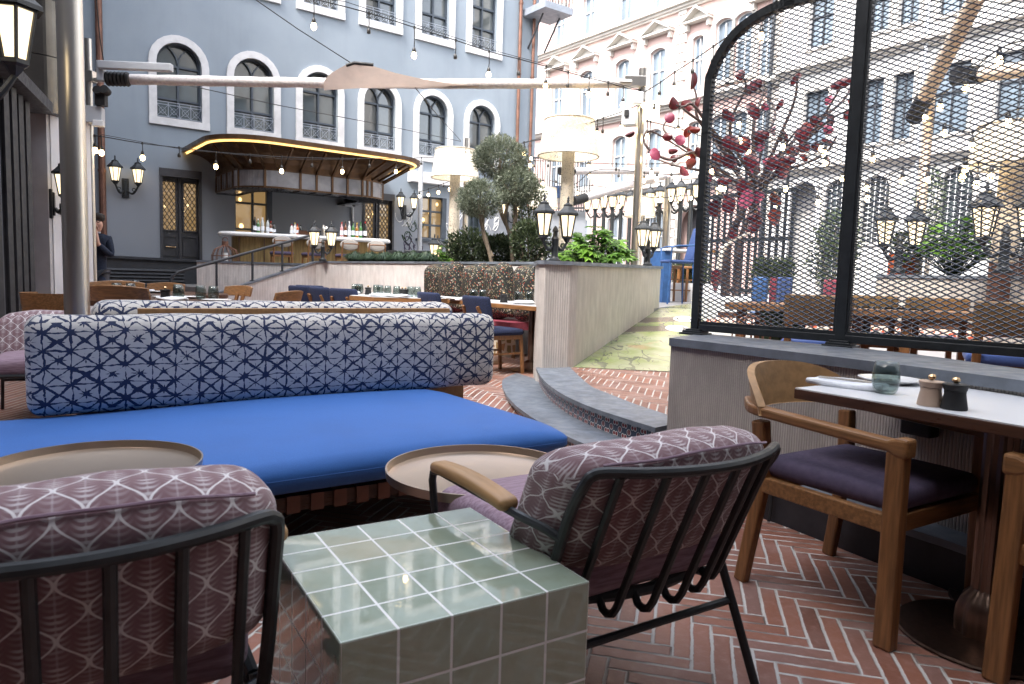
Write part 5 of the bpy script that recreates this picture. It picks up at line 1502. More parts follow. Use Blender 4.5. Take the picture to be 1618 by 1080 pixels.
# fittings on the low wall under the table
sk = Vector((1.80, 2.98, .6)); 
g = MB(frame(1.72, 2.9, -60)); rbox(g, (0, -.03, .6), (.13, .07, .1), .01, 2, 1); so = g.build('socket_box', MT['rubber'], None); tag(so, 'black outdoor socket box on the ribbed wall under the table', 'socket box')
g = MB(); g.tube(smoothpts([(1.16, 3.5, .01), (1.17, 3.49, .16), (1.2, 3.46, .26), (1.25, 3.4, .26), (1.28, 3.36, .14), (1.27, 3.34, .01)], 5), .008, 6); tag(g.build('cable_loop', MT['rubber'], None, True), 'black cable looped on the floor against the plinth behind the teak armchair', 'cable')
# ------------------------------------------------------------------ poles and awnings
def pole(label, px, py, Y, r, z0, z1, m='steel', collar=True):
    p = at(px, py, Y); t = thing('steel_pole', label, 'pole', (p.x, p.y, z0))
    g = MB(); g.lathe([(r, z0), (r, z1), (0, z1)], (p.x, p.y, 0), 32); g.build('shaft', MT[m], t, True, world=True)
    if collar: MB().lathe([(0, 0), (r * 1.9, 0), (r * 1.9, .015), (r, .018)], (p.x, p.y, z0), 28).build('base_plate', MT[m], t, world=True)
    return p
PB = pole('thick brushed steel pole rising behind the left end of the bolster', 122, 490, 4.8, .077, 0, 6.2)
PT = pole('slim steel pole carrying the awning motor beside the smoking man', 147, 400, 9.6, .042, .05, 4.1)
PR = pole('steel pole rising from the planter wall, carrying floodlights and awning end', 1008, 300, 10.35, .062, 1.2, at(1010, 108, 10.35).z)
pole('slim pale pole on the grey facade between bar and cream lamp', 664, 330, 19.1, .06, ZT, at(664, 255, 19.1).z, 'greyplastic')
pole('thin steel pole among the far lamp posts', 1052, 380, 17., .09, ZT, at(1052, 280, 17).z)
P5 = pole('tan steel pole behind the mesh screen beside the lit lanterns', 1458, 300, 8.6, .055, .9, at(1468, 135, 8.6).z, 'palewood')
pole('slim steel pole above the cream lamp by grey facade', 738, 230, 18.5, .07, ZT, at(738, 218, 18.5).z)

aw = thing('awning_roller', 'long rolled white awning with grey motor spanning from left pole to right pole', 'awning', at(165, 126, 9.6))
a, b = at(205, 125, 9.65), at(990, 131, 10.3)
g = MB(); n = 40; g.tube([a.lerp(b, k / n) + Vector((0, 0, -.03 * math.sin(math.pi * k / n))) for k in range(n + 1)], [.066 + .004 * math.sin(k * 2.3) for k in range(n + 1)], 14); g.build('roll', MT['whiteroll'], aw, True, world=True)
c0, c1 = at(168, 124, 9.55), at(204, 125, 9.6)
g = MB(); g.tube([c0.lerp(c1, k / 12) for k in range(13)], [.085 + .012 * (k % 2) for k in range(13)], 14); g.build('motor_sleeve', MT['rubber'], aw, True, world=True)
h0, h1 = at(156, 102, 9.45), at(272, 107, 9.45)
g = MB(); g.bar(h0, h1, .09, .1); g.box(at(160, 112, 9.5), (.09, .09, .26)); g.build('motor_housing', MT['greyplastic'], aw, bevel=.012, world=True)
g = MB(); g.box(at(144, 121, 9.6), (.1, .12, .14)).bar(at(140, 126, 9.6), at(170, 126, 9.6), .05); g.build('bracket', MT['steel'], aw, world=True, bevel=.006); g = MB(); g.box(at(1003, 129, 10.3), (.3, .13, .14)); g.lathe([(.05, -.12), (.06, -.1), (.06, .1), (.05, .12)], at(985, 130, 10.28), 12, Mx=Matrix.Rotation(R(90), 3, 'Y')); g.build('bracket', MT['steel'], aw, world=True, bevel=.006)
# hanging sail of taupe cloth
crn = [at(551, 98, 9.4), at(587, 102, 9.4), at(755, 137, 10.05), at(640, 138, 9.9), at(516, 142, 9.75), at(530, 126, 9.65)]
g = MB(); top = [at(551, 100, 9.4), at(560, 101, 9.4), at(573, 101, 9.4), at(586, 103, 9.42), at(625, 115, 9.6), at(670, 125, 9.8), at(715, 132, 9.95), at(756, 137, 10.05)]
bot = [at(512, 142, 9.75), at(535, 141, 9.75), at(560, 139.5, 9.8), at(590, 138.5, 9.85), at(625, 138, 9.9), at(665, 138, 9.95), at(715, 138, 10.0), at(757, 138, 10.06)]
rows = 7; vs = []
for j in range(rows):
    for i in range(8):
        p = top[i].lerp(bot[i], j / (rows - 1)); p.y += .06 * math.sin(i * 2.4) * math.sin(j / 6 * math.pi); p.x -= .12 * math.sin(j / 6 * math.pi) * (1 if i == 0 else 0); vs.append(p)
g.add(vs, [(j * 8 + i, j * 8 + i + 1, (j + 1) * 8 + i + 1, (j + 1) * 8 + i) for j in range(rows - 1) for i in range(7)])
g.build('cloth', MT['awning'], aw, True, world=True)
g = MB(); g.tube([at(547, 103, 9.38), at(560, 99, 9.38), at(590, 102, 9.4)], .022, 8); g.build('clamp', MT['rubber'], aw, True, world=True)
def cable(label, pts, r=.007): return tag(MB().tube(pts, r, 5).build('cable', MT['rubber'], None, True), label, 'cable')
cable('thin black cable slanting down from upper left to the taupe awning cloth', [at(385, -14, 9.3), at(470, 45, 9.35), at(556, 100, 9.4)])
cable('thin cable from the awning cloth down to the slim pole above the cream lamp', [at(656, 138, 9.95), at(690, 180, 13), at(728, 222, 18.4)])
cable('long thin cable crossing the arched windows of the grey facade', [at(300, 135, 10.5), at(440, 166, 12), at(600, 196, 15), at(728, 223, 18.4)])
cable('thin black cable hanging to the awning motor in front of the downpipe', [at(152, -5, 9.4), at(158, 60, 9.4), at(164, 98, 9.45)])
# boxes on the slim pole
eq = thing('speaker_box', 'white junction box with black floodlight on the slim steel pole', 'equipment', at(152, 205, 9.5))
MB().box(at(150, 182, 9.5), (.2, .18, .21), .3).build('box', MT['greyplastic'], eq, bevel=.01, world=True); MB().box(at(156, 195, 9.45), (.13, .1, .08), .3).build('flap', MT['white'], eq, bevel=.01, world=True)
g = MB(); g.box(at(160, 157, 9.45), (.12, .12, .16), .2); g.lathe([(0, -.05), (.05, -.05), (.055, .05), (0, .05)], at(156, 144, 9.4), 14, Mx=Matrix.Rotation(R(75), 3, 'X')); g.lathe([(0, -.05), (.05, -.05), (.055, .05), (0, .05)], at(167, 143, 9.4), 14, Mx=Matrix.Rotation(R(75), 3, 'X')); g.build('floodlight', MT['rubber'], eq, True, world=True)
ft = thing('floodlight', 'lit white floodlight boxes clamped on the right steel pole', 'floodlight', at(1000, 190, 10.3))
MB().box(at(995, 186, 10.25), (.2, .16, .22), -.4).build('box', MT['greyplastic'], ft, bevel=.01, world=True)
MB().box(at(1007, 155, 10.25), (.15, .12, .17), .2).build('bracket', MT['greyplastic'], ft, bevel=.01, world=True)
MB().box(at(1030, 176, 10.3), (.22, .08, .24), .5).build('lamp_panel', MT['flood'], ft, bevel=.01, world=True)
MB().box(at(990, 178, 10.17), (.06, .02, .09), -.4).build('lens', MT['rubber'], ft, world=True)
# far awning rollers
def roller(label, p, q, r=.06, m='whiteroll'):
    t = thing('awning_roller', label, 'awning', p)
    MB().tube([p, p.lerp(q, .5), q], r, 12).build('roll', MT[m], t, True, world=True)
    d = (q - p).normalized(); MB().tube([p - d * .35, p], r * 1.15, 12).build('motor_sleeve', MT['rubber'], t, True, world=True)
roller('distant white awning roll sloping up above the black lamp posts', at(925, 312, 15), at(1050, 277, 16.5), .085)
roller('distant level white awning roll beyond the large cream lamp', at(907, 270, 15), at(1040, 270, 16), .07)
roller('pale awning roll slanting steeply up behind the mesh screen', at(1462, 152, 8.5), at(1545, -8, 7.4), .085, 'palewood')
roller('pale level awning roll at right behind the mesh screen with black motor', at(1552, 117, 8.2), at(1640, 107, 7.6), .085, 'palewood')
MBk = MB().box(at(1530, 117, 8.3), (.34, .15, .15)); tag(MBk.build('motor_unit', MT['rubber'], None, bevel=.01), 'black awning motor unit behind the mesh screen', 'motor')

# ------------------------------------------------------------------ lanterns
def lantern_mesh(parent, c, s=1., em='lampglass'):
    """six sided lantern, c = bottom of its cup; body > glass, roof"""
    x, y, z = c; hz = .27 * s; r0, r1 = .062 * s, .108 * s
    g = MB(); g.lathe([(0, 0), (.012 * s, 0), (.03 * s, .02 * s), (.05 * s, .05 * s), (r0 * 1.12, .062 * s), (r0 * 1.12, .085 * s), (0, .085 * s)], c, 6)
    for k in range(6):
        a = k * math.pi / 3
        g.bar((x + r0 * math.cos(a), y + r0 * math.sin(a), z + .08 * s), (x + r1 * math.cos(a), y + r1 * math.sin(a), z + .08 * s + hz), .013 * s)
    g.lathe([(r1 * .9, .08 * s + hz - .02 * s), (r1 * 1.05, .08 * s + hz - .02 * s), (r1 * 1.05, .08 * s + hz)], c, 6)
    body = g.build('lantern', MT['black'], parent)
    MB().lathe([(r0 * .9, .085 * s), (r1 * .93, .08 * s + hz)], c, 6).build('glass', MT[em], body)
    zt = .08 * s + hz
    MB().lathe([(r1 * .95, zt), (r1 * 1.33, zt - .012 * s), (r1 * 1.3, zt + .012 * s), (r1 * .95, zt + .045 * s), (r1 * .62, zt + .085 * s), (r1 * .56, zt + .095 * s), (r1 * .56, zt + .115 * s), (r1 * .3, zt + .13 * s), (.013 * s, zt + .14 * s), (.012 * s, zt + .155 * s), (.02 * s, zt + .165 * s), (.011 * s, zt + .18 * s), (.016 * s, zt + .195 * s), (.004 * s, zt + .22 * s), (0, zt + .22 * s)], c, 6).build('roof', MT['black'], body)
    return body
def scroll(mb, a, b, r=.013, drop=.1):
    """curved arm from a (post) down and up to b (lantern cup)"""
    pts = []
    for k in range(13):
        t = k / 12; p = a.lerp(b, t); p.z = a.z + (b.z - a.z) * t - drop * math.sin(math.pi * t) ** 1.; pts.append(p)
    mb.tube(pts, [r * (1 + .5 * math.sin(math.pi * t / 12)) for t in range(13)], 8)
    m_ = a.lerp(b, .6); mb.tube([(m_.x + .03 * math.cos(q * .6), m_.y, m_.z - drop * .35 + .03 * math.sin(q * .6)) for q in range(10)], r * .6, 5)
def make_twin(s=1.):
    t = thing('twin_lantern', 'x', 'lantern', (0, 0, 0))
    g = MB(); g.lathe([(0, 0), (.075 * s, 0), (.075 * s, .03 * s), (.05 * s, .05 * s), (.042 * s, .07 * s), (.042 * s, .26 * s), (.05 * s, .28 * s), (.03 * s, .31 * s), (.028 * s, .36 * s), (.04 * s, .37 * s), (.03 * s, .4 * s), (.012 * s, .43 * s), (0, .44 * s)], (0, 0, 0), 14); g.build('post', MT['black'], t, True)
    for sx in (-1, 1):
        g = MB(); scroll(g, Vector((sx * .03 * s, 0, .2 * s)), Vector((sx * .17 * s, 0, .245 * s)), .014 * s, .07 * s); g.build('arm', MT['black'], t, True)
        lantern_mesh(t, (sx * .17 * s, 0, .235 * s), s)
    return t
tw_ = make_twin(1.)
TG = 'black twin lanterns on the walls'
p = at(877, 411, 7.35); tw_.location = (p.x, p.y + .1, 1.322); tw_.rotation_euler = (0, 0, R(30)); tw_.scale = (.86,) * 3; tw_['label'] = 'lit black twin lantern on the near end of planter wall'; tw_['group'] = TG
p = at(1023, 418, 9.75); dup(tw_, (p.x, p.y, 1.36), R(48), 'lit black twin lantern at the far end of planter wall by steel pole', TG, .84)
p = at(510, 414, 13.3); dup(tw_, (p.x, p.y, 1.35), R(5), 'lit black twin lantern standing in front of bar stools', TG, .92)
p = at(684, 410, 12.2); dup(tw_, (p.x + .05, p.y, 1.2), R(85), 'lit lantern half hidden by leaves left of the cream lamp column', TG, .8)
p = at(1418, 432, 8.3); dup(tw_, (p.x, p.y, 1.33), R(0), 'lit twin lantern on the far planter wall behind mesh, left pair', TG, 1.05)
p = at(1583, 442, 6.9); dup(tw_, (p.x, p.y, 1.33), R(-20), 'lit twin lantern on the far planter wall at right edge behind mesh', TG, 1.1)
def make_wall_lantern():
    t = thing('wall_lantern', 'x', 'lantern', (0, 0, 0))   # wall plane y = 0, lanterns toward -y
    g = MB(); g.box((0, -.02, .0), (.12, .04, .38)); g.box((0, -.045, .0), (.07, .03, .3)); g.build('backplate', MT['black'], t, bevel=.008)
    for sx in (-1, 1):
        g = MB(); scroll(g, Vector((sx * .03, -.06, -.05)), Vector((sx * .2, -.2, .04)), .015, .1); g.build('arm', MT['black'], t, True)
        lantern_mesh(t, (sx * .2, -.2, .03), 1.)
    return t
wl = make_wall_lantern()
s, z = pixon(FM, 198, 297); wl.location = fw(s, 0, z); wl.rotation_euler = (0, 0, R(37)); wl.scale = (1.12,) * 3; wl['label'] = 'lit twin wall lantern on the grey wall left of the lattice door'; wl['group'] = 'black wall lanterns'
s, z = pixon(FM, 638, 335); dup(wl, fw(s, 0, z), R(37), 'lit twin wall lantern on the graffitied wall right of the bar', 'black wall lanterns', 1.05)
s, z = pixon(FM, 800, 345); dup(wl, fw(s, 0, z), R(37), 'lit twin wall lantern on the grey facade behind the olive trees', 'black wall lanterns', 1.1)
p = at(90, 322, 8.86); dup(wl, (p.x - .09, p.y, p.z), R(112), 'lit lantern on the pillar side, seen between pillar and thick pole', 'black wall lanterns', .95)
p = at(-50, 112, 4.1); dup(wl, (p.x - .12, p.y, p.z - .02), R(72), 'large lit lantern pair cut by the upper left corner', 'black wall lanterns', 1.12)

# ------------------------------------------------------------------ smoking man
def skin(name, verts, edges, radii, m, parent, sub=2, root=0):
    me = bpy.data.meshes.new(name); me.from_pydata(verts, edges, []); me.materials.append(m)
    o = bpy.data.objects.new(name, me); COL.objects.link(o); o.parent = parent; reg(o, parent) if parent else None
    md = o.modifiers.new('skin', 'SKIN')
    if not me.skin_vertices: bpy.context.view_layer.objects.active = o
    for i, rr in enumerate(radii): me.skin_vertices[0].data[i].radius = rr if isinstance(rr, tuple) else (rr, rr)
    for i in range(len(verts)): me.skin_vertices[0].data[i].use_root = (i == root)
    md.use_smooth_shade = True
    s_ = o.modifiers.new('sub', 'SUBSURF'); s_.levels = sub; s_.render_levels = sub
    return o
mp = at(151, 400, 10.6)
man = thing('person', 'man in navy sweater and glasses smoking beside the downpipe, half hidden by the slim pole', 'person', (mp.x - .02, mp.y, ZD), R(14))
# local: faces -y ... turned to his left
BV = [(0, 0, .95), (0, .01, 1.15), (0, .02, 1.38), (.02, .0, 1.5), (.06, -.01, 1.6), (.06, -.015, 1.7),
      (.19, .01, 1.42), (.24, -.03, 1.16), (.11, -.2, 1.33), (.08, -.2, 1.52), (.08, -.19, 1.56),
      (-.19, .01, 1.42), (-.25, .03, 1.15), (-.2, -.1, .96), (-.19, -.12, .92),
      (.1, 0, .9), (.11, -.02, .5), (.11, .02, .08), (.11, -.13, .04), (-.1, 0, .9), (-.11, -.02, .5), (-.11, .02, .08), (-.11, -.13, .04)]
BE = [(0, 1), (1, 2), (2, 3), (3, 4), (4, 5), (2, 6), (6, 7), (7, 8), (8, 9), (9, 10), (2, 11), (11, 12), (12, 13), (13, 14), (0, 15), (15, 16), (16, 17), (17, 18), (0, 19), (19, 20), (20, 21), (21, 22)]
BR = [(.1, .07), (.1, .07), (.11, .07), .05, (.075, .09), (.07, .085), .045, .035, .034, .03, .022, .055, .042, .034, .03, .085, .055, .04, .035, .085, .055, .04, .035]
body = skin('body', BV, BE, BR, MT['skin'], man)
sw = skin('sweater', BV[:4] + BV[6:9] + BV[11:14] + [(0, 0, .9)], [(0, 1), (1, 2), (2, 3), (2, 4), (4, 5), (5, 6), (2, 7), (7, 8), (8, 9), (0, 10)], [(.172, .13), (.175, .135), (.17, .12), .068, .075, .06, .046, .075, .06, .046, (.165, .125)], MT['sweater'], man)
tr = skin('trousers', [(0, 0, .96), (.1, 0, .88), (.11, -.01, .5), (.115, .02, .07), (-.1, 0, .88), (-.11, -.01, .5), (-.115, .02, .07)], [(0, 1), (1, 2), (2, 3), (0, 4), (4, 5), (5, 6)], [(.16, .125), .105, .08, .065, .105, .08, .065], MT['trousers'], man)
g = MB(); rbox(g, (.06, .02, 1.735), (.165, .19, .13), .06, 3, 2); g.build('hair', MT['hair'], man, True)
g = MB(); g.lathe([(.062, 0), (.075, .03), (.06, .05)], (.02, .0, 1.49), 14); g.build('collar', MT['shirt'], man, True)
g = MB()
for sx in (-1, 1): g.tube([(.06 + sx * .036 + .026 * math.cos(q * .52), -.112, 1.675 + .02 * math.sin(q * .52)) for q in range(12)], .004, 4, closed=True)
g.bar((.05, -.112, 1.68), (.07, -.112, 1.68), .004); g.build('glasses', MT['rubber'], man)
g = MB(); rbox(g, (.06, -.105, 1.64), (.025, .04, .05), .012, 2, 1); g.build('nose', MT['skin'], man, True)
g = MB()
for k in range(4): g.tube([(.075 + .014 * k, -.19, 1.55), (.07 + .012 * k, -.2, 1.59), (.06 + .01 * k, -.175, 1.615)], [.009, .008, .006], 6)
g.tube([(.065, -.18, 1.54), (.045, -.165, 1.57)], [.01, .007], 6); g.build('fingers', MT['skin'], man, True)
tag(MB().tube([man.matrix_basis @ Vector((.07, -.15, 1.615)), man.matrix_basis @ Vector((.03, -.22, 1.61))], .004, 6).build('cigarette', MT['white'], None, True), 'cigarette held at the lips of the man in the navy sweater', 'cigarette')
# ------------------------------------------------------------------ sunken dining area
def make_bluechair():
    t = thing('blue_chair', 'x', 'chair', (0, 0, 0))          # faces +y
    g = MB(); rbox(g, (0, -.235, .69), (.46, .075, .27), .035, 3, (8, 2, 4), fn=lambda p, h: Vector((p.x, p.y - .05 * (1 - (p.x / h[0]) ** 2) - p.z * .2, p.z))); g.build('backrest', MT['navy'], t, True, auto=0)
    g = MB(); rbox(g, (0, 0, .45), (.46, .46, .07), .035, 3, 4, fn=puff(.012)); g.build('seat', MT['navy'], t, True, auto=0)
    for sx in (-1, 1):
        g = MB(); g.bar((sx * .17, -.235, 0), (sx * .17, -.2, .42), .032, .04, up=(0, 1, 0)); g.bar((sx * .17, -.2, .42), (sx * .13, -.335, .72), .035, .028, up=(0, 1, 0)); g.build('leg', MT['wood'], t, bevel=.006)
        g = MB(); g.bar((sx * .2, .235, 0), (sx * .19, .2, .42), .034, up=(0, 1, 0)); g.build('leg', MT['wood'], t, bevel=.006)
    g = MB(); g.box((0, 0, .395), (.42, .42, .045)); g.bar((-.18, -.2, .22), (-.19, .21, .22), .02); g.bar((.18, -.2, .22), (.19, .21, .22), .02); g.build('seat_frame', MT['wood'], t)
    return t
bc0 = make_bluechair(); GB = 'navy blue dining chairs in the sunken area'
def put(proto, x, y, z, rz, label, grp, first=[]):
    if proto.name not in first: first.append(proto.name); proto.location = (x, y, z); proto.rotation_euler = (0, 0, R(rz)); proto['label'] = label; proto['group'] = grp; return proto
    return dup(proto, (x, y, z), R(rz), label, grp)
put(bc0, -.185, 7.6, ZD, 38 - 90, 'navy chair showing its blue seat just right of the daybed bolster', GB)
put(bc0, xY(690, 8.5) + .12, 8.6, ZD, 38 - 90, 'navy chair second from the planter wall end, wood struts showing', GB)
put(bc0, xY(562, 9.2), 9.3, ZD, 60 - 90, 'navy chair at the near side of the octagonal table, right of a pair', GB)
put(bc0, xY(527, 9.6), 9.75, ZD, 48 - 90, 'navy chair at the octagonal table, left of the pair', GB)
put(bc0, xY(491, 10.2), 10.3, ZD, -15, 'navy chair seen from the side by the pale stair wall, front of two', GB)
put(bc0, xY(498, 10.6), 10.75, ZD, -12, 'navy chair seen from the side by the pale stair wall, rear of two', GB)
# tables
t1 = thing('octagonal_table', 'octagonal wood edged dining table with many tumblers before the pale wall', 'table', (xY(642, 9.1), 9.1, ZD))
oc = [(.72 * math.cos(R(22.5 + 45 * k)), .72 * math.sin(R(22.5 + 45 * k))) for k in range(8)]
MB().prism(oc, .69, .745).build('edge', MT['wood_x'], t1); MB().prism([(x * .985, y * .985) for x, y in oc], .745, .749).build('table_top', MT['white_top'], t1)
for k in range(4): a = R(45 + 90 * k); MB().box((.5 * math.cos(a), .5 * math.sin(a), .345), (.06, .06, .69)).build('leg', MT['wood'], t1)
c2 = Vector((.03, 8.03, ZD)); M2 = frame(c2.x, c2.y, 126.5)
t2 = thing('long_table', 'wood edged dining table in front of the dark floral banquette', 'table', c2, R(126.5))
MB().box((.1, 0, .715), (1.75, .62, .045)).build('edge', MT['wood_x'], t2, bevel=.004); MB().box((.1, 0, .74), (1.73, .6, .006)).build('table_top', MT['white_top'], t2)
for x in (-.3, .55):
    MB().lathe([(0, 0), (.21, 0), (.21, .012), (.03, .03), (.032, .69)], (x, 0, 0), 24).lathe([(.075, .015), (.07, .1), (.03, .13)], (x, 0, 0), 18).build('pedestal', MT['bronze'], t2, True)
# tableware
tops1 = ZD + .751; tops2 = ZD + .745
def tb(px, py, z): return gz(px, py, z)
def around(t, du, dv, z): return Vector((t.location.x + du, t.location.y + dv, z))
gl = ['leftmost tumbler on the octagonal table', 'tumbler just right of the leftmost on the octagonal table', 'thin tumbler behind the napkin on the octagonal table', 'tumbler right of the black mill on the octagonal table', 'tumbler at the far middle of the octagonal table', 'tumbler at the near middle of the octagonal table', 'tumbler beside the black mills at the right of octagonal table', 'tumbler at the right corner of the octagonal table', 'rightmost tumbler in front of the floral cushions, octagonal table']
gp = [(561, 9.25), (566, 9.35), (569, 9.5), (595, 9.3), (601, 9.05), (613, 8.85), (627, 8.75), (649, 8.7), (660, 8.8)]
tum = make_tumbler(gl[0], (xY(561, 9.25), 9.25, tops1), .045, .13, 0)
for i in range(1, 9): dup(tum, (xY(*gp[i]), gp[i][1], tops1), None, gl[i], 'tumblers set out on the tables')
for i, (px, Y) in enumerate(((749, 8.3), (763, 8.35), (820, 7.9), (846 - 8, 8.05))):
    dup(tum, (xY(px, Y), Y, tops2), None, ['left tumbler of a pair before the floral cushions on the long table', 'right tumbler of a pair before the floral cushions on the long table', 'tumbler near the planter wall end of the long table', 'tumbler touching the picture edge of planter wall on the long table'][i], 'tumblers set out on the tables')
mb_ = mill('black mill standing alone on the octagonal table', (xY(582, 9.2), 9.2, tops1), MT['rubber'], 1.15)
dup(mb_, (xY(636, 8.75), 8.75, tops1), None, 'left black mill of the pair on the octagonal table', 'pepper and salt mills'); dup(mb_, (xY(641, 8.72), 8.72, tops1), None, 'right black mill of the pair on the octagonal table', 'pepper and salt mills')
dup(mb_, (xY(797, 8.0), 8.0, tops2), None, 'dark mill on the long table by the floral cushions', 'pepper and salt mills')
plt = MB().lathe([(0, 0), (.08, 0), (.125, .014), (.127, .018), (.08, .006), (0, .005)], seg=28).build('plate', MT['white'], None, True); plt.location = (xY(580, 9.1), 9.45, tops1); tag(plt, 'white plate at the left of octagonal table', 'plate', 'plates set out on tables')
for (px, Y, z, l) in ((605, 9.55, tops1, 'white plate at the far side of octagonal table'), (622, 8.7, tops1, 'white plate at the near edge of octagonal table'), (688, 8.85, tops1, 'white plate at the right end of octagonal table'), (722, 8.5, tops2, 'white plate at the left end of long table'), (832, 7.75, tops2, 'white plate by the planter wall on the long table')):
    dup(plt, (xY(px, Y), Y, z), None, l, 'plates set out on tables')
def make_napkin(label, p, rz):
    g = MB(); rbox(g, (0, 0, .012), (.24, .12, .024), .011, 2, (6, 3, 1), fn=lambda q, h: Vector((q.x, q.y, q.z + .008 * math.sin(q.x * 22 + q.y * 30)))); o = g.build('napkin', MT['linen'], None, True); o.location = p; o.rotation_euler = (0, 0, rz); return tag(o, label, 'napkin', 'folded white napkins')
np_ = make_napkin('folded napkin at the left edge of the octagonal table', (xY(552, 9.1), 9.15, tops1), .4)
for (px, Y, z, l, a) in ((600, 8.65, tops1, 'folded napkin at the near left edge of the octagonal table', .5), (632, 8.5, tops1, 'folded napkin at the near right edge of the octagonal table', -.3), (735, 8.2, tops2, 'folded napkin on the left half of the long table', 1.), (826, 7.72, tops2, 'crumpled white napkin at the planter wall end of the long table', .6)):
    dup(np_, (xY(px, Y), Y, z), a, l, 'folded white napkins')
# banquette
bq = thing('banquette', 'curved banquette with dark red seat on a lit patterned tile base', 'banquette', (-.9, 9.2, ZD))
line = [Vector((.3, 7.6)), Vector((.235, 8.62)), Vector((-.52, 9.68)), Vector((-1.05, 10.42))]
lin = [Vector((.22, 7.0)), Vector((.21, 7.6)), Vector((.1, 8.45)), Vector((-.56, 9.5)), Vector((-1.0, 10.25))]
line = smoothpts([Vector((.36, 9.2)), Vector((-.02, 9.68)), Vector((-.6, 10.38)), Vector((-1.3, 11.25))], 5)
frn = offset(line, .5)
g = MB(); slab(g, [Vector((p.x, p.y)) for p in frn], [Vector((p.x, p.y)) for p in line], ZD + .36, ZD + .46); g.build('seat', MT['red_seat'], bq, world=True, bevel=.015)
frb = offset(line, .4); MB().wall([(p.x, p.y) for p in frb], ZD, ZD + .36).build('tiled_base', MT['basetile'], bq, world=True)
fl = offset(line, .43); g = MB(); g.band([(p.x, p.y, ZD + .35) for p in fl], [(p.x, p.y, ZD + .35) for p in offset(line, .405)]); g.band([(p.x, p.y, ZD + .335) for p in fl], [(p.x, p.y, ZD + .35) for p in fl]); g.build('led_strip', MT['led'], bq, world=True)
def fcush(p, h):
    k = (1 - (p.x / h[0]) ** 2) * (1 - (p.z / h[2]) ** 2); p.y += (.05 if p.y > 0 else -.05) * k
    p.x *= 1 - .14 * (p.z / h[2]); p.z *= 1 + .07 * (abs(p.x) / h[0]) ** 3; p.z += .02 * math.sin(p.x * 9); return p
names = ['dark floral cushion at the left end of the banquette', 'dark floral cushion second from left on the banquette', 'dark floral cushion third from left on the banquette', 'dark floral cushion fourth from left on the banquette', 'dark floral cushion partly behind the planter wall end']
g = MB(); rbox(g, (0, 0, .36), (.54, .26, .72), .12, 5, (8, 3, 8), fn=fcush); fc = g.build('floral_cushion', MT['floral'], None, True, auto=0)
cps = [((-1.1, 10.9), 140), ((-.8, 10.42), 124), ((-.45, 9.97), 131), ((-.1, 9.5), 122), ((.26, 9.1), 130)]
for i, ((x, y), a) in enumerate(cps):
    o = fc if i == 0 else fc.copy()
    if i: COL.objects.link(o)
    o.location = (x, y, ZD + .46); o.rotation_euler = (R(-9), R(random.uniform(-4, 4)), R(a + 180)); o.rotation_euler = (R(10), R((3, -4, 2, -3, 4)[i]), R(a + 180)); tag(o, names[i], 'cushion', 'dark floral cushions')
# round tables at left behind the second daybed
def make_wchair():
    t = thing('wood_chair', 'x', 'chair', (0, 0, 0))
    g = MB(); n = 14; vs = []
    for (z0, z1) in ((.72, .83),):
        for dz in (z0, z1):
            for th in (-.014, .014):
                for i in range(n + 1):
                    a = -1 + 2 * i / n; vs.append((.245 * a, -.25 - .07 * (1 - a * a) - (dz - .7) * .3 + th, dz + .02 * (1 - a * a) * (1 if dz == z1 else 0)))
    K = n + 1; fs = []
    for i in range(n): fs += [(i, i + 1, 2 * K + i + 1, 2 * K + i), (K + i + 1, K + i, 3 * K + i, 3 * K + i + 1), (2 * K + i, 2 * K + i + 1, 3 * K + i + 1, 3 * K + i), (i + 1, i, K + i, K + i + 1)]
    fs += [(0, 2 * K, 3 * K, K), (n, K + n, 3 * K + n, 2 * K + n)]
    g.add(vs, fs); g.build('backrest', MT['wood_x'], t, True, bevel=.006)
    for sx in (-1, 1):
        g = MB(); g.bar((sx * .2, -.24, 0), (sx * .19, -.2, .44), .035, .045, up=(0, 1, 0)); g.bar((sx * .06, -.21, .42), (sx * .055, -.315, .75), .05, .025, up=(0, 1, 0)); g.build('leg', MT['wood'], t, bevel=.005)
        MB().bar((sx * .2, .22, 0), (sx * .19, .2, .44), .035, up=(0, 1, 0)).build('leg', MT['wood'], t, bevel=.005)
    g = MB(); rbox(g, (0, 0, .45), (.46, .45, .04), .018, 2, 2); g.build('seat', MT['wood_x'], t, True)
    return t
wc = make_wchair(); GW = 'wooden chairs at the left dining tables'
def rtable(label, x, y, r, z=.74):
    t = thing('round_table', label, 'table', (x, y, ZD))
    MB().lathe([(0, z - .05), (r - .01, z - .05), (r, z - .045), (r, z - .005), (r - .005, z), (0, z)], seg=48).build('table_top', MT['walnut'], t, True, auto=40)
    MB().lathe([(0, 0), (.24, 0), (.24, .012), (.035, .04), (.035, z - .05)], seg=24).build('pedestal', MT['bronze'], t, True, auto=40)
    return t
T3 = rtable('dark round table behind the second daybed, nearest of the two at left', xY(258, 6.35), 6.35, .62); T4 = rtable('dark table farther back at left by the louvred box', xY(270, 8.0), 8.0, .6)
put(wc, xY(213, 5.75), 5.78, ZD + .03, 0, 'curved backed wooden chair in front of the nearest dark round table', GW)
put(wc, xY(168, 6.75), 6.85, ZD + .03, 200, 'wooden chair left of the dark round tables beside the thick pole', GW)
put(wc, xY(412, 6.6), 6.6, ZD + .0, 80, 'wooden chair seen side on at the right of the left tables', GW)
put(wc, xY(340, 8.4), 8.5, ZD - .02, 150, 'wooden chair beyond the far dark table by the stair', GW)
put(wc, xY(242, 8.9), 8.95, ZD - .02, 180, 'wooden chair beyond the far dark table before the louvred box', GW)
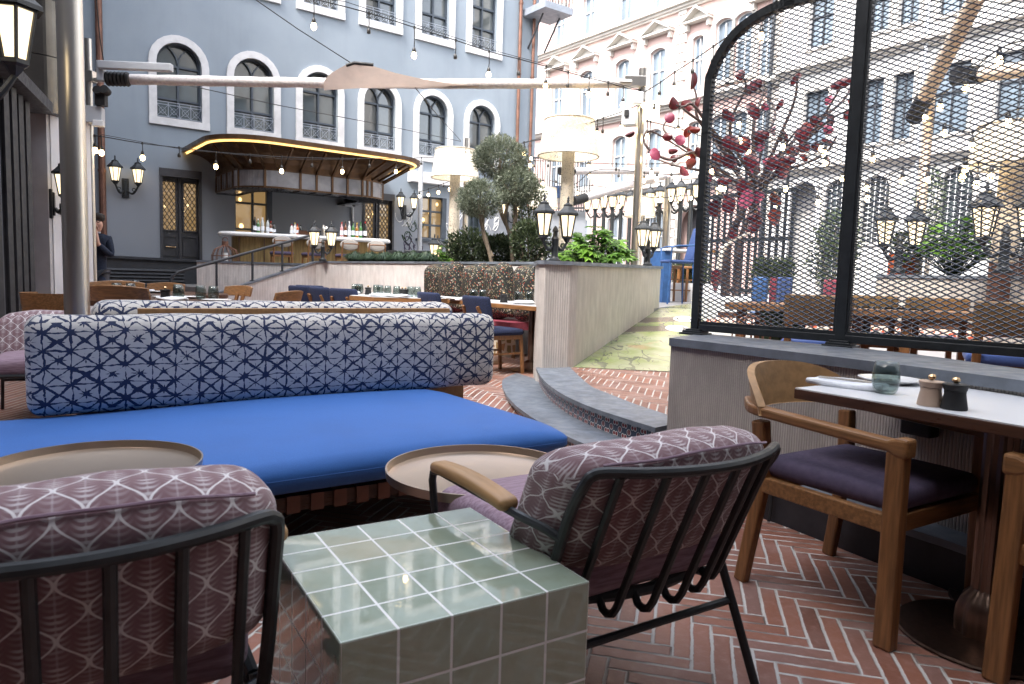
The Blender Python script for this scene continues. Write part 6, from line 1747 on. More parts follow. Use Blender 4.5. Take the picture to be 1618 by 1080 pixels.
def make_tub():
    t = thing('tub_chair', 'x', 'chair', (0, 0, 0)); g = MB(); n = 18; vs = []
    for zz, rr in ((.42, .255), (.78, .29)):
        for th in (0, .02):
            for i in range(n + 1): a = R(190 + 160 * i / n); vs.append(((rr - th) * math.cos(a), (rr - th) * math.sin(a), zz))
    K = n + 1; fs = []
    for i in range(n): fs += [(i, i + 1, 2 * K + i + 1, 2 * K + i), (K + i + 1, K + i, 3 * K + i, 3 * K + i + 1), (2 * K + i, 2 * K + i + 1, 3 * K + i + 1, 3 * K + i), (i + 1, i, K + i, K + i + 1)]
    fs += [(0, 2 * K, 3 * K, K), (n, K + n, 3 * K + n, 2 * K + n)]
    g.add(vs, fs); g.build('backrest', MT['wood_x'], t, True)
    MB().lathe([(0, .38), (.24, .38), (.25, .42), (.24, .46), (0, .47)], seg=24).build('seat', MT['purple'], t, True)
    for k in range(4): a = R(45 + 90 * k); MB().tube([(.22 * math.cos(a), .22 * math.sin(a), 0), (.17 * math.cos(a), .17 * math.sin(a), .4)], [.015, .02], 8).build('leg', MT['wood'], t, True)
    return t
tb_ = make_tub(); GT = 'round backed wooden tub chairs'
put(tb_, xY(88, 6.1), 6.15, ZD, -30, 'round backed wooden tub chair against the stucco pillar', GT)
put(tb_, xY(386, 5.75), 5.8, ZD - .02, 30, 'round backed wooden tub chair at the right of the nearest dark table', GT)
tz = ZD + .741
for i, (px, Y, z, l) in enumerate(((184, 6.55, tz, 'leftmost tumbler on the nearest dark round table'), (206, 6.5, tz, 'tumbler behind the curved chair back on the nearest dark table'), (192, 7.8, tz, 'back left tumbler on the far dark table'), (214, 7.9, tz, 'tumbler near the small black mill on the far dark table'), (282, 6.15, tz, 'front tumbler of two stacked in view on the nearest dark table'), (281, 6.7, tz, 'rear taller tumbler on the nearest dark table'), (317, 6.5, tz, 'tumbler second from right on the nearest dark table'), (337, 6.4, tz, 'rightmost tumbler on the nearest dark table'))):
    dup(tum, (xY(px, Y), Y, z), None, l, 'tumblers set out on the tables')
for (px, Y, l) in ((342, 6.25, 'white plate at the right edge of the nearest dark table'), (262, 6.6, 'white plate at the middle of the nearest dark table'), (160, 6.35, 'white plate at the left edge of the nearest dark table'), (300, 6.75, 'white plate at the far right of the nearest dark table'), (245, 7.9, 'white plate on the far dark table')):
    dup(plt, (xY(px, Y), Y, tz), None, l, 'plates set out on tables')
for (px, Y, l, a) in ((272, 6.05, 'crumpled napkin at the near edge of the nearest dark table', .2), (165, 6.2, 'folded napkin at the left edge of the nearest dark table', .1), (225, 7.75, 'folded napkin on the far dark table', .5)):
    dup(np_, (xY(px, Y), Y, tz), a, l, 'folded white napkins')
dup(mb_, (xY(261, 6.2), 6.2, tz), None, 'black mill on the nearest dark round table', 'pepper and salt mills'); dup(mb_, (xY(208, 7.75), 7.75, tz), None, 'black mill on the far dark table', 'pepper and salt mills')
# ------------------------------------------------------------------ planting
def leafcloud(n, c, rad, size, ar=3., inner=.55, seed=1, flat=0, up=.2, lump=0, gapn=0, bias=None, squash=1.):
    """n leaf quads spread through an ellipsoid of radii rad, thicker toward the outside, with lumps and gaps"""
    rn = random.Random(seed); vs = []; fs = []
    lumps = [Vector((rn.gauss(0, 1), rn.gauss(0, 1), rn.gauss(0, 1))).normalized() for _ in range(lump)] if lump else []
    gaps = [Vector((rn.gauss(0, 1), rn.gauss(0, 1), rn.gauss(0, 1))).normalized() for _ in range(gapn)]
    i = 0
    while i < n:
        d = Vector((rn.gauss(0, 1), rn.gauss(0, 1), rn.gauss(0, 1))).normalized()
        if any(d.dot(g) > .93 for g in gaps) and rn.random() < .8: continue
        rr = (inner + (1 - inner) * rn.random() ** .6)
        if lumps: rr *= .88 + .18 * max(0, max(d.dot(l) for l in lumps) * 2.2 - 1.2)
        if rn.random() < .06: rr *= 1.12
        p = Vector((d.x * rad[0] * rr, d.y * rad[1] * rr, d.z * rad[2] * rr))
        if flat and p.z < -rad[2] * flat: continue
        t = (d * .7 + Vector((rn.gauss(0, .6), rn.gauss(0, .6), rn.gauss(0, .6) + up))).normalized()
        s = t.cross(Vector((rn.gauss(0, 1), rn.gauss(0, 1), rn.gauss(0, 1)))).normalized()
        L = size * rn.uniform(.7, 1.3); w = L / ar
        b = Vector(c) + p; k = len(vs); nn = t.cross(s) * L * .12
        vs += [b, b + t * L * .5 + s * w * .5 + nn, b + t * L, b + t * L * .5 - s * w * .5 + nn]; fs.append((k, k + 1, k + 2, k + 3)); i += 1
    return vs, fs
def olive_tree(label, base, balls, stems, seed):
    t = thing('olive_tree', label, 'tree', base)
    g = MB()
    for s_ in stems: g.tube(smoothpts(s_, 4), [.03 - .012 * k / (len(s_) * 4) for k in range((len(s_) - 1) * 4 + 1)], 7)
    rn = random.Random(seed)
    for (c, r) in balls:
        for k in range(14):
            d = Vector((rn.gauss(0, 1), rn.gauss(0, 1), rn.gauss(0, 1) * .8 + .2)).normalized(); s0 = Vector(c) - Vector((0, 0, r * .7)); e = Vector(c) + d * r * .85; g.tube([s0, s0.lerp(e, .5) + Vector((0, 0, r * .1)), e], [.012, .008, .003], 4)
    g.build('trunk', MT['trunk'], t, True, world=True)
    g = MB()
    for i, (c, r) in enumerate(balls):
        v, f = leafcloud(int(8500 * (r / .4) ** 2), c, (r, r, r * .86), .05, 4., .5, seed + i, lump=9, gapn=7); g.add(v, f)
    g.build('crown', MT['olive'], t, world=True)
Yo = 10.6
b1, b2, b3 = at(791, 250, Yo + .2), at(757, 315, Yo - .3), at(814, 292, Yo)
ba = at(812, 410, Yo); bb_ = at(781, 412, Yo - .3)
olive_tree('olive tree with two clipped round heads, the taller right one', (ba.x, ba.y, 1.2), [(b1, .385), (b3, .335)],
           [[(ba.x, ba.y, 1.2), at(806, 375, Yo), at(798, 345, Yo), at(803, 320, Yo), b3], [at(806, 378, Yo), at(815, 345, Yo), at(813, 315, Yo), b3], [at(800, 355, Yo), at(790, 330, Yo + .1), at(788, 285, Yo + .2), b1]], 3)
olive_tree('olive tree with one clipped round head in front of cream lamp column', (bb_.x, bb_.y, 1.2), [(b2, .315)],
           [[(bb_.x, bb_.y, 1.2), at(770, 385, Yo - .3), at(760, 350, Yo - .3), b2], [at(778, 405, Yo - .3), at(765, 375, Yo - .25), at(763, 345, Yo - .3), b2 + Vector((.06, 0, -.1))]], 8)
def shrub(label, px, py, Y, rx, rz, n, size, m, seed, ar=2.6, zb=1.2, nm='shrub', lump=7):
    c = at(px, py, Y); t = thing(nm, label, 'plant', (c.x, c.y, zb))
    g = MB(); rn = random.Random(seed)
    for k in range(9):
        a = rn.random() * 6.28; e = Vector((c.x + rx * .7 * math.cos(a), c.y + rx * .6 * math.sin(a), c.z + rz * rn.uniform(-.2, .8))); g.tube([(c.x + .04 * math.cos(a), c.y + .04 * math.sin(a), zb), e.lerp(Vector((c.x, c.y, zb)), .4), e], [.01, .007, .003], 4)
    g.build('stem', MT['trunk'], t, True, world=True)
    g = MB(); v, f = leafcloud(n, c, (rx, rx * .8, rz), size, ar, .35, seed, lump=lump, gapn=5, up=.5); g.add(v, f); g.build('foliage', MT[m], t, world=True)
    return t
shrub('dark leafy bush left of the olive trunks against the wall cap', 742, 392, 11.4, .38, .32, 3000, .062, 'darkleaf', 21)
shrub('dark leafy bush between the two olive trunks', 790, 398, 10.9, .36, .24, 2800, .062, 'darkleaf', 22)
shrub('grey green bush behind the near twin lantern', 838, 385, 10.2, .3, .34, 2600, .06, 'darkleaf', 23)
shrub('tall loose olive bush behind the twin lantern at right of olive trees', 838, 330, 11.2, .28, .5, 1500, .055, 'paleleaf', 24)
shrub('low bush behind the parapet between lantern and bright lobed plant', 905, 402, 9.0, .25, .14, 700, .055, 'darkleaf', 25)
# bright lobed plant (many fingered leaves)
def lobed(g, c, d, nrm, L):
    d = d.normalized(); x = d.cross(nrm).normalized(); nrm = x.cross(d)
    pts = []
    for k in range(7):
        a = R(-105 + 35 * k); ln = L * (1 - .35 * abs(a) / R(105)); tip = d * math.cos(a) * ln + x * math.sin(a) * ln
        if k: am = a - R(17.5); lm = ln * .55; pts.append(d * math.cos(am) * lm + x * math.sin(am) * lm)
        side = R(9)
        pts.append(d * math.cos(a - side) * ln * .72 + x * math.sin(a - side) * ln * .72); pts.append(tip - nrm * L * .12); pts.append(d * math.cos(a + side) * ln * .72 + x * math.sin(a + side) * ln * .72)
    o = len(g.v); g.add([c] + [c + p for p in pts], [(0, i, i + 1) for i in range(1, len(pts))])
def lobed_plant(label, px, py, Y, w, h, n, L, seed, zb=1.2):
    c = at(px, py, Y); t = thing('lobed_plant', label, 'plant', (c.x, c.y, zb)); rn = random.Random(seed)
    gs, gl_ = MB(), MB()
    for k in range(n):
        a = rn.random() * 6.28; rr = rn.random() ** .6; z = zb + .1 + h * (1 - rr ** 1.6 * .75) * rn.uniform(.55, 1.05)
        e = Vector((c.x + w * rr * math.cos(a), c.y + w * .8 * rr * math.sin(a), z)); b0 = Vector((c.x + .05 * math.cos(a), c.y + .05 * math.sin(a), zb))
        gs.tube([b0, b0.lerp(e, .6) + Vector((0, 0, .06)), e], [.006, .005, .003], 4)
        d = Vector((math.cos(a), math.sin(a), -.1 + rn.uniform(-.4, .4))); lobed(gl_, e, d, Vector((rn.uniform(-.4, .4), rn.uniform(-.5, .1) - .2, 1)), L * rn.uniform(.7, 1.2))
    gs.build('stem', MT['darkleaf'], t, world=True); gl_.build('foliage', MT['fatsia'], t, world=True)
lobed_plant('bright green plant with lobed leaves behind the planter wall cap', 940, 400, 8.6, .42, .5, 130, .15, 31)
lobed_plant('small lobed plant at the foot of the cream lamp column', 702, 405, 12.0, .18, .35, 34, .13, 32)
lobed_plant('bright green lobed plant on the far planter behind mesh', 1508, 420, 8.3, .5, .55, 110, .16, 33, 1.32)
# clipped grass clumps along the wall
def grass_clump(label, px, Y, r, seed, grp):
    c = at(px, 409, Y); rn = random.Random(seed); g = MB(); zb = 1.3
    for k in range(520):
        a = rn.random() * 6.28; q = rn.random() ** .5; h = .24 * (1 - q * .35) * rn.uniform(.7, 1.15); b = Vector((r * .45 * q * math.cos(a), r * .45 * q * math.sin(a), 0)); o = Vector((math.cos(a), math.sin(a), 0)) * (r * .75 * q)
        s = Vector((-math.sin(a), math.cos(a), 0)) * .006
        m1 = b + o * .5 + Vector((0, 0, h)); e = b + o * 1.1 + Vector((0, 0, h * .62))
        i = len(g.v); g.add([b - s, b + s, m1 + s, m1 - s, e], [(0, 1, 2, 3), (3, 2, 4)])
    o = g.build('grass_clump', MT['grassleaf'], None, recenter=False); o.location = (c.x, c.y, zb); return tag(o, label, 'plant', grp)
gls = ['leftmost clump of dark grass on the wall below the last bar stools', 'second grass clump from the left along the wall cap', 'third grass clump from the left along the wall cap', 'fourth grass clump from the left along the wall cap', 'fifth grass clump from the left along the wall cap', 'rightmost clump of dark grass next to the lobed plant']
for i, px in enumerate((562, 585, 608, 631, 653, 674)): grass_clump(gls[i], px, 13.08 - i * .25, .24, 50 + i, 'grass clumps along the wall')
# ------------------------------------------------------------------ giant cream lamps
def giant_lamp(label, pxs, pyt, pyb, wt, wb, Y, colpx, colw, zb, base=True):
    tpt, bpt = at(pxs, pyt, Y), at(pxs, pyb, Y); rt, rb = wt * Y / FPX / 2, wb * Y / FPX / 2; t = thing('giant_lamp', label, 'lamp', (bpt.x, bpt.y, zb), 0, 'giant cream lamps')
    zt, zs = tpt.z, bpt.z; cr = colw * Y / FPX / 2
    MB().lathe([(rb, zs - zb), (rt, zt - zb)], seg=48).build('lamp_shade', MT['shade'], t, True)
    MB().tube([(rb * math.cos(k * .1309), rb * math.sin(k * .1309), zs - zb) for k in range(48)], .012, 5, closed=True).build('shade_ring', MT['shadepole'], t, True)
    MB().tube([(rt * math.cos(k * .1309), rt * math.sin(k * .1309), zt - zb) for k in range(48)], .012, 5, closed=True).build('shade_ring', MT['shadepole'], t, True)
    MB().lathe([(cr * 1.12, .45 if base else 0), (cr * .95, zt - zb - (zt - zs) * .25)], seg=28).build('column', MT['shadepole'], t, True)
    if base: MB().lathe([(0, 0), (cr * 1.15, 0), (cr * 1.15, .45), (0, .45)], seg=24).build('base', MT['copper'], t, True)
    MB().lathe([(0, 0), (rt * .45, 0), (rt * .45, .08), (0, .08)], (0, 0, zs - zb + (zt - zs) * .35), 16).build('lit_tube', MT['candle'], t, True)
giant_lamp('large perforated cream floor lamp left, beside the olive trees', 719, 237, 281, 62, 74, 13.2, 718, 16, 1.0)
giant_lamp('largest perforated cream floor lamp, between olive trees and right steel pole', 898, 190, 247, 76, 94, 10.9, 898, 20, 1.0)
giant_lamp('small distant cream lamp half hidden behind the olive foliage', 858, 297, 328, 40, 46, 20, 858, 10, ZT)
giant_lamp('distant cream lamp behind the right steel pole', 1011, 312, 342, 40, 48, 17.5, 1011, 10, ZT)
giant_lamp('large cream perforated lamp at far right behind the mesh screen', 1600, 198, 262, 100, 125, 7.3, 1592, 34, 1.0)
# ------------------------------------------------------------------ string lights
def strand(label, pts, bulbs, r=.007, second=True, sc_=.85):
    """pts: (px, py, Y) along the cable; bulbs: (px, py of the bulb, lit)"""
    P = [at(*p) for p in pts]; root = thing('string_light', label, 'string lights', P[0], 0, 'festoon strings')
    dense = smoothpts(P, 6)
    MB().tube(dense, r, 5).build('cable', MT['rubber'], root, True, world=True)
    xs = [p[0] for p in pts]
    for (px, py, lit) in bulbs:
        # depth by interpolation along the cable
        q = None
        for a, b in zip(pts, pts[1:]):
            if min(a[0], b[0]) - 1e-6 <= px <= max(a[0], b[0]) + 1e-6: t = (px - a[0]) / (b[0] - a[0] or 1); q = a[2] + (b[2] - a[2]) * t; yc = a[1] + (b[1] - a[1]) * t; break
        if q is None: a = pts[0] if abs(px - pts[0][0]) < abs(px - pts[-1][0]) else pts[-1]; q = a[2]; yc = a[1]
        top = at(px, yc - .5, q); c = at(px, py, q); s = sc_
        d = top.z - c.z
        hl = max(.06, d); z = top.z
        g = MB(); g.tube([(top.x, top.y, z + .012), (top.x, top.y, z - .02)], .016 * s, 6); g.tube([(top.x, top.y, z), (top.x + .004, top.y, z - hl * .5), (top.x, top.y, z - max(.02, hl - .1 * s))], .006, 5)
        zb = z - hl
        g.lathe([(0, .1 * s), (.012 * s, .1 * s), (.026 * s, .075 * s), (.028 * s, .045 * s), (.024 * s, .03 * s), (0, .03 * s)], (top.x, top.y, zb), 10)
        h = g.build('lamp_holder', MT['bulb_off'], root, True, world=True)
        if lit:
            MB().lathe([(0, .035 * s), (.02 * s, .035 * s), (.034 * s, .005 * s), (.036 * s, -.02 * s), (.025 * s, -.05 * s), (0, -.06 * s)], (top.x, top.y, zb), 12).build('bulb', MT['bulb'], h, True, world=True)
    return root
strand('festoon string sagging from top centre down to the right steel pole, over the awning roll', [(395, -25, 8.2), (440, -12, 8.2), (495, -2, 8.3), (582, 20, 8.6), (655, 43, 8.9), (719, 63, 9.1), (773, 81, 9.4), (820, 93, 9.6), (863, 104.5, 9.8), (898, 114, 10), (931, 123, 10.1), (961, 130, 10.2), (985, 138, 10.25), (1012, 142, 10.3)],
       [(496, 40, 1), (583, 56, 0), (655, 86, 1), (720, 96, 0), (773, 117, 1), (820, 122, 0), (863, 135, 1), (898, 141, 0), (931, 148, 1), (961, 154, 0), (985, 164, 1), (1012, 166, 0)])
cable('black support cable alongside the top festoon string', [at(450, -10, 8.1), at(545, 2, 8.4), at(655, 38, 8.9), at(790, 82, 9.5), at(1010, 141, 10.3)], .004)
strand('festoon string rising from the right steel pole up across the mesh screen arch', [(1017, 146, 10.3), (1043, 130, 9.8), (1067, 113, 9.4), (1095, 95, 8.9), (1127, 73, 8.4), (1163, 48, 7.8), (1205, 18, 7.2), (1240, -10, 6.8)],
       [(1017, 165, 1), (1043, 153, 0), (1066, 139, 1), (1095, 119, 0), (1127, 104, 1), (1205, 56, 1)])
strand('festoon string running level below the arched windows in front of the canopy', [(148, 214, 9.6), (165, 216, 9.7), (224, 226, 10), (283, 233, 10.4), (341, 240, 10.8), (395, 244, 11.2), (445, 247.5, 11.7), (493, 249, 12.2), (541, 250, 12.8), (584, 250, 13.6), (626, 250, 14.6), (666, 249, 16), (735, 246, 18.4)],
       [(150, 236, 1), (160, 240, 1), (225, 248, 1), (283, 251, 0), (341, 262, 1), (395, 260, 0), (445, 269, 1), (493, 266, 0), (541, 270, 1), (584, 266, 0), (626, 270, 1), (666, 262, 0)])
cable('second thin cable beside the level festoon string over the canopy', [at(160, 212, 9.7), at(290, 236, 10.4), at(450, 251, 11.8), at(560, 252, 13)], .004)
strand('short festoon string swooping from the left cream lamp to the window below', [(662, 303, 18.5), (685, 296, 17.5), (700, 290, 16.5), (716, 284, 15)], [(663, 309, 1), (677, 307, 1), (693, 303, 1), (701, 297, 0), (711, 298, 1)])
strand('festoon string from the olive heads up to the right steel pole', [(790, 235, 11.5), (828, 225, 11.3), (880, 214, 11), (943, 190, 10.6), (983, 176, 10.4), (1008, 166, 10.35)], [(828, 241, 1), (953, 213, 0), (944, 210, 1), (983, 201, 1)])
strand('festoon string from grey facade corner past the olive heads', [(815, 228, 16), (838, 222, 15), (856, 217, 14)], [(829, 236, 0), (840, 250, 1)])
strand('level festoon string behind the largest cream lamp', [(835, 253, 13.5), (885, 255, 13), (930, 257, 12.6), (990, 259, 12.2), (1050, 258, 11.8), (1100, 256, 11.4)], [(838, 260, 1), (845, 266, 0), (866, 266, 0), (930, 262, 1), (974, 272, 0), (1030, 272, 1), (1062, 266, 1), (1087, 266, 0)])
strand('lower festoon string dipping behind the largest cream lamp', [(870, 285, 14), (905, 292, 13.6), (936, 270, 13.2), (978, 268, 12.8), (1030, 274, 12.3), (1090, 276, 12)], [(858, 280, 1), (878, 267, 0), (932, 274, 1), (978, 282, 0), (1018, 284, 1), (1038, 282, 1), (1061, 276, 0)])
strand('festoon string low over the black lamp posts', [(905, 296, 17), (936, 293, 16.6), (980, 300, 16.2), (1030, 312, 15.8), (1090, 308, 15.4)], [(913, 304, 1), (936, 283, 1), (957, 308, 1), (980, 325, 1), (1040, 296, 1), (1046, 306, 1), (1060, 314, 1), (1075, 312, 1), (1092, 308, 1)])
strand('festoon string running from right steel pole toward the red sculpture', [(1015, 163, 10.3), (1060, 168, 9.9), (1110, 176, 9.6), (1175, 190, 9.2), (1240, 215, 8.8)], [(1034, 176, 1), (1073, 206, 1), (1168, 194, 1), (1171, 221, 1), (1238, 231, 1)])
strand('lower festoon string through the red sculpture discs behind mesh', [(1020, 190, 10.2), (1080, 205, 9.8), (1140, 225, 9.5), (1200, 232, 9.2), (1300, 226, 8.6), (1380, 232, 8.1)], [(1023, 214, 1), (1028, 246, 1), (1088, 250, 1), (1127, 270, 1), (1183, 238, 1), (1298, 199, 1), (1304, 241, 1), (1306, 256, 1), (1380, 250, 1)])
strand('festoon string high at right behind the mesh screen', [(1635, 60, 5.6), (1580, 76, 6.2), (1528, 118, 7), (1487, 150, 7.8), (1462, 166, 8.5)], [(1580, 94, 1), (1528, 138, 1), (1487, 168, 1), (1464, 184, 1)])
strand('festoon string across the middle of the mesh screen at right', [(1640, 168, 6), (1594, 176, 6.6), (1537, 208, 7.2), (1493, 196, 7.7), (1466, 188, 8.4)], [(1594, 192, 1), (1537, 229, 1), (1493, 209, 1)])
strand('lower festoon string across the mesh screen at right', [(1640, 262, 6.4), (1567, 262, 7.), (1527, 250, 7.3), (1467, 262, 7.8), (1427, 266, 8.2), (1372, 290, 8.6), (1330, 262, 9), (1290, 258, 9.4)], [(1567, 277, 1), (1546, 290, 1), (1527, 266, 1), (1523, 279, 1), (1467, 283, 1), (1427, 284, 1), (1372, 312, 1), (1333, 281, 1), (1370, 282, 1)])
strand('festoon string at left of the mesh over the sculpture trunk', [(1120, 285, 11), (1180, 300, 10.4), (1240, 290, 9.8), (1300, 296, 9.3)], [(1138, 290, 1), (1145, 297, 1), (1175, 288, 1), (1242, 279, 1), (1228, 321, 1), (1294, 318, 1)])

# ------------------------------------------------------------------ black lamp posts in a row, far
lp = thing('lamp_post', 'x', 'lamp post', (0, 0, 0))
g = MB(); g.lathe([(0, 0), (.12, 0), (.12, .25), (.055, .35), (.05, 3.3), (.03, 3.45), (.03, 3.55), (0, 3.55)], seg=12); g.build('shaft', MT['black'], lp, True)
for sx in (-1, 1):
    g = MB(); scroll(g, Vector((sx * .04, 0, 3.1)), Vector((sx * .24, 0, 3.2)), .016, .1); g.build('arm', MT['black'], lp, True)
    lantern_mesh(lp, (sx * .24, 0, 3.19), 1.05)
ords = ['first', 'second', 'third', 'fourth', 'fifth', 'sixth', 'seventh', 'eighth', 'ninth', 'tenth', 'eleventh']
for i, (px, yt, Y) in enumerate(((941, 318, 20.5), (955, 317, 20.), (968.5, 315, 19.5), (982, 313, 19), (996.5, 312, 18.6), (1025, 311, 18.2), (1043, 308, 17.6), (1059, 306, 17.2), (1076.5, 302, 16.8), (1093, 299, 16.4), (1120, 296, 16))):
    p = at(px, yt, Y); l = ords[i] + ' black lamp post from the left in the far row before the pink facade'
    loc = (p.x, p.y, p.z - 3.5)
    if i == 0: lp.location = loc; lp.rotation_euler = (0, 0, R(-20)); lp['label'] = l; lp['group'] = 'black lamp posts in a row'
    else: dup(lp, loc, R(-20 + 15 * (i % 3)), l, 'black lamp posts in a row')

# ------------------------------------------------------------------ red disc sculpture
Ys = 9.6
sb = at(1150, 470, Ys); scu = thing('disc_sculpture', 'tree like sculpture of dark stems with red and pink discs', 'sculpture', (sb.x, sb.y, ZL))
g = MB(); tr_ = [(sb.x - .02, sb.y, ZL), at(1147, 430, Ys), at(1152, 380, Ys), at(1175, 330, Ys), at(1190, 290, Ys)]
g.tube(smoothpts(tr_, 5), [.07 - .002 * k for k in range(21)], 10)
g.tube(smoothpts([(sb.x + .12, sb.y + .1, ZL), at(1165, 430, Ys), at(1172, 370, Ys), at(1200, 310, Ys)], 5), [.055 - .002 * k for k in range(16)], 9); g.build('trunk', MT['stem'], scu, True, world=True)
MB().tube(smoothpts([at(1136, 425, Ys - .2), at(1142, 395, Ys - .2), at(1160, 378, Ys - .2), at(1185, 368, Ys - .2)], 5), [.04 - .0015 * k for k in range(16)], 9).build('pale_branch', MT['stem_pale'], scu, True, world=True)
rn = random.Random(5); ndisc = [0]
def disc(c, a, b, yaw, tilt, m):
    g = MB(); Mx = Matrix.Rotation(yaw, 3, 'Z') @ Matrix.Rotation(tilt, 3, 'Y') @ Matrix.Rotation(R(90), 3, 'X')
    n = 22; vs = [Vector((0, 0, .012))]
    for zz in (0,): vs += [Vector((a * math.cos(2 * math.pi * k / n), b * math.sin(2 * math.pi * k / n), 0.02 * math.cos(4 * math.pi * k / n))) for k in range(n)]
    vs += [Vector((0, 0, .024))] + [v + Vector((0, 0, .012)) for v in vs[1:]]
    fs = [(0, 1 + (k + 1) % n, 1 + k) for k in range(n)] + [(n + 1, n + 2 + k, n + 2 + (k + 1) % n) for k in range(n)] + [(1 + k, 1 + (k + 1) % n, n + 2 + (k + 1) % n, n + 2 + k) for k in range(n)]
    g.add([c + Mx @ v for v in vs], fs); g.build('disc', m, scu, True, world=True); ndisc[0] += 1
mats3 = [MT['disc_red'], MT['disc_red'], MT['disc_scarlet'], MT['disc_pink'], MT['disc_red']]
# stems measured in the picture: (points, discs at the end)
stems = [[(1180, 300), (1130, 262), (1098, 240), (1062, 252), (1034, 242), (1018, 225), (1022, 208), (1040, 212), (1085, 240)], [(1175, 290), (1120, 272), (1070, 262), (1035, 250)], [(1170, 270), (1108, 248), (1082, 232), (1058, 215), (1048, 200), (1062, 180)], [(1150, 250), (1100, 170), (1080, 168), (1068, 166)],
         [(1150, 240), (1104, 190), (1100, 150), (1094, 135)], [(1170, 262), (1130, 210), (1090, 180), (1076, 168)], [(1195, 290), (1160, 230), (1155, 190), (1178, 140), (1172, 118)], [(1195, 290), (1190, 200), (1205, 150), (1205, 128)],
         [(1200, 290), (1230, 220), (1255, 160), (1260, 118)], [(1200, 295), (1260, 215), (1320, 170), (1343, 140), (1348, 90)], [(1205, 295), (1265, 230), (1310, 190), (1338, 175)], [(1200, 300), (1250, 250), (1290, 200), (1330, 135)],
         [(1190, 300), (1220, 260), (1240, 230), (1255, 210)], [(1190, 305), (1150, 255), (1130, 225), (1120, 190)], [(1185, 300), (1240, 270), (1300, 245), (1322, 215)], [(1190, 300), (1205, 230), (1225, 175), (1190, 130)]]
for s_ in stems:
    Y0 = Ys + rn.uniform(-.1, .1); Y1 = Ys + rn.uniform(-.9, .9); n = len(s_)
    pts = smoothpts([at(x, y, Y0 + (Y1 - Y0) * k / (n - 1)) for k, (x, y) in enumerate(s_)], 5)
    MB().tube(pts, [.026 - .016 * k / len(pts) for k in range(len(pts))], 6).build('branch', MT['stem'], scu, True, world=True)
known = [(1095, 126, .11, .26, 0), (1086, 167, .2, .17, 1), (1064, 163, .19, .19, 0), (1058, 186, .15, .15, 3), (996, 212, .15, .07, 0), (1103, 163, .07, .2, 0), (1075, 221, .16, .15, 3), (1055, 216, .15, .12, 0), (1088, 208, .12, .19, 2), (1105, 240, .18, .12, 0), (1062, 239, .15, .08, 0), (1035, 243, .16, .2, 3), (1090, 258, .2, .15, 2), (1080, 270, .2, .12, 3), (1098, 205, .16, .1, 2), (1066, 250, .12, .12, 0), (1092, 245, .1, .25, 2),
         (1170, 118, .13, .14, 0), (1185, 140, .25, .12, 0), (1195, 132, .2, .12, 0), (1190, 175, .13, .24, 0), (1150, 182, .2, .12, 0), (1258, 125, .07, .19, 0), (1330, 132, .3, .12, 0), (1352, 95, .06, .2, 0), (1310, 158, .09, .13, 3), (1232, 165, .06, .15, 0), (1208, 168, .1, .1, 3), (1345, 165, .1, .15, 2), (1340, 180, .1, .14, 0), (1290, 193, .2, .12, 0), (1310, 190, .15, .2, 0), (1307, 205, .15, .12, 3), (1269, 212, .22, .2, 0), (1238, 215, .13, .15, 2), (1200, 215, .24, .15, 0), (1155, 225, .22, .18, 0), (1135, 250, .2, .14, 2), (1185, 245, .18, .15, 3), (1245, 235, .16, .14, 2), (1270, 232, .15, .14, 0), (1290, 232, .14, .12, 0), (1270, 250, .07, .14, 2), (1308, 224, .17, .07, 0)]
for (x, y, a, b, mi) in known: disc(at(x, y, Ys + rn.uniform(-.6, .5)), a * (.44 if x < 1112 else .52), b * (.44 if x < 1112 else .52), rn.uniform(-.6, .6), rn.uniform(-.7, .7), mats3[mi])
for k in range(40):
    x, y = (rn.gauss(1190, 42), rn.gauss(262, 34)) if k < 24 else (rn.gauss(1180, 24), rn.gauss(325, 32))
    if y > 410 or x < 1114: continue
    disc(at(x, y, Ys + rn.uniform(-.9, .9)), rn.uniform(.07, .13), rn.uniform(.05, .11), rn.uniform(-1.2, 1.2), rn.uniform(-1.5, 1.5), mats3[rn.randrange(5)])
# ------------------------------------------------------------------ mesh screen on the low wall
ms = thing('mesh_screen', 'black framed expanded metal mesh screen with arched corner on the low wall', 'screen', (1.18, 4.43, .825), R(-43.6))
zr0, ztop, rad, t_end = .872, 2.70, .42, 2.6
outl = [(0.0, zr0 + .02)]
apts = [(-.03, 2.3), (-.012, 2.43), (.057, 2.555), (.171, 2.655), (.321, 2.712), (.46, 2.728), (.62, 2.73), (t_end, 2.73)]
apts = [(p.x, p.y) for p in smoothpts([(-.035, .80), (-.035, 1.6)] + apts, 5)]
g = MB(SM)
def prof_tube(g, pts, w, h):
    for k in range(len(pts) - 1): 
        a, b = Vector((pts[k][0], 0, pts[k][1])), Vector((pts[k + 1][0], 0, pts[k + 1][1]))
        d = (b - a).normalized(); g.bar(a - d * .006, b + d * .006, h, w, up=(d.z, 0, -d.x))
prof_tube(g, apts, .045, .05); g.build('arched_frame', MT['black'], ms, world=True)
MB(SM).box((t_end / 2, 0, zr0), (t_end, .05, .042)).build('bottom_rail', MT['black'], ms, world=True, bevel=.004)
MB(SM).box((.845, 0, (.82 + 2.7) / 2), (.055, .052, 1.88)).build('post', MT['black'], ms, world=True, bevel=.004)
MB(SM).box((1.9, 0, (.1 + 2.7) / 2), (.055, .052, 2.6)).build('post', MT['black'], ms, world=True, bevel=.004)
for t in (-.035, .845):
    MB(SM).box((t, 0, .832), (.16, .13, .014)).box((t, 0, .845), (.13, .105, .014)).box((t, 0, .857), (.1, .085, .012)).build('foot', MT['black'], ms, world=True, bevel=.003)
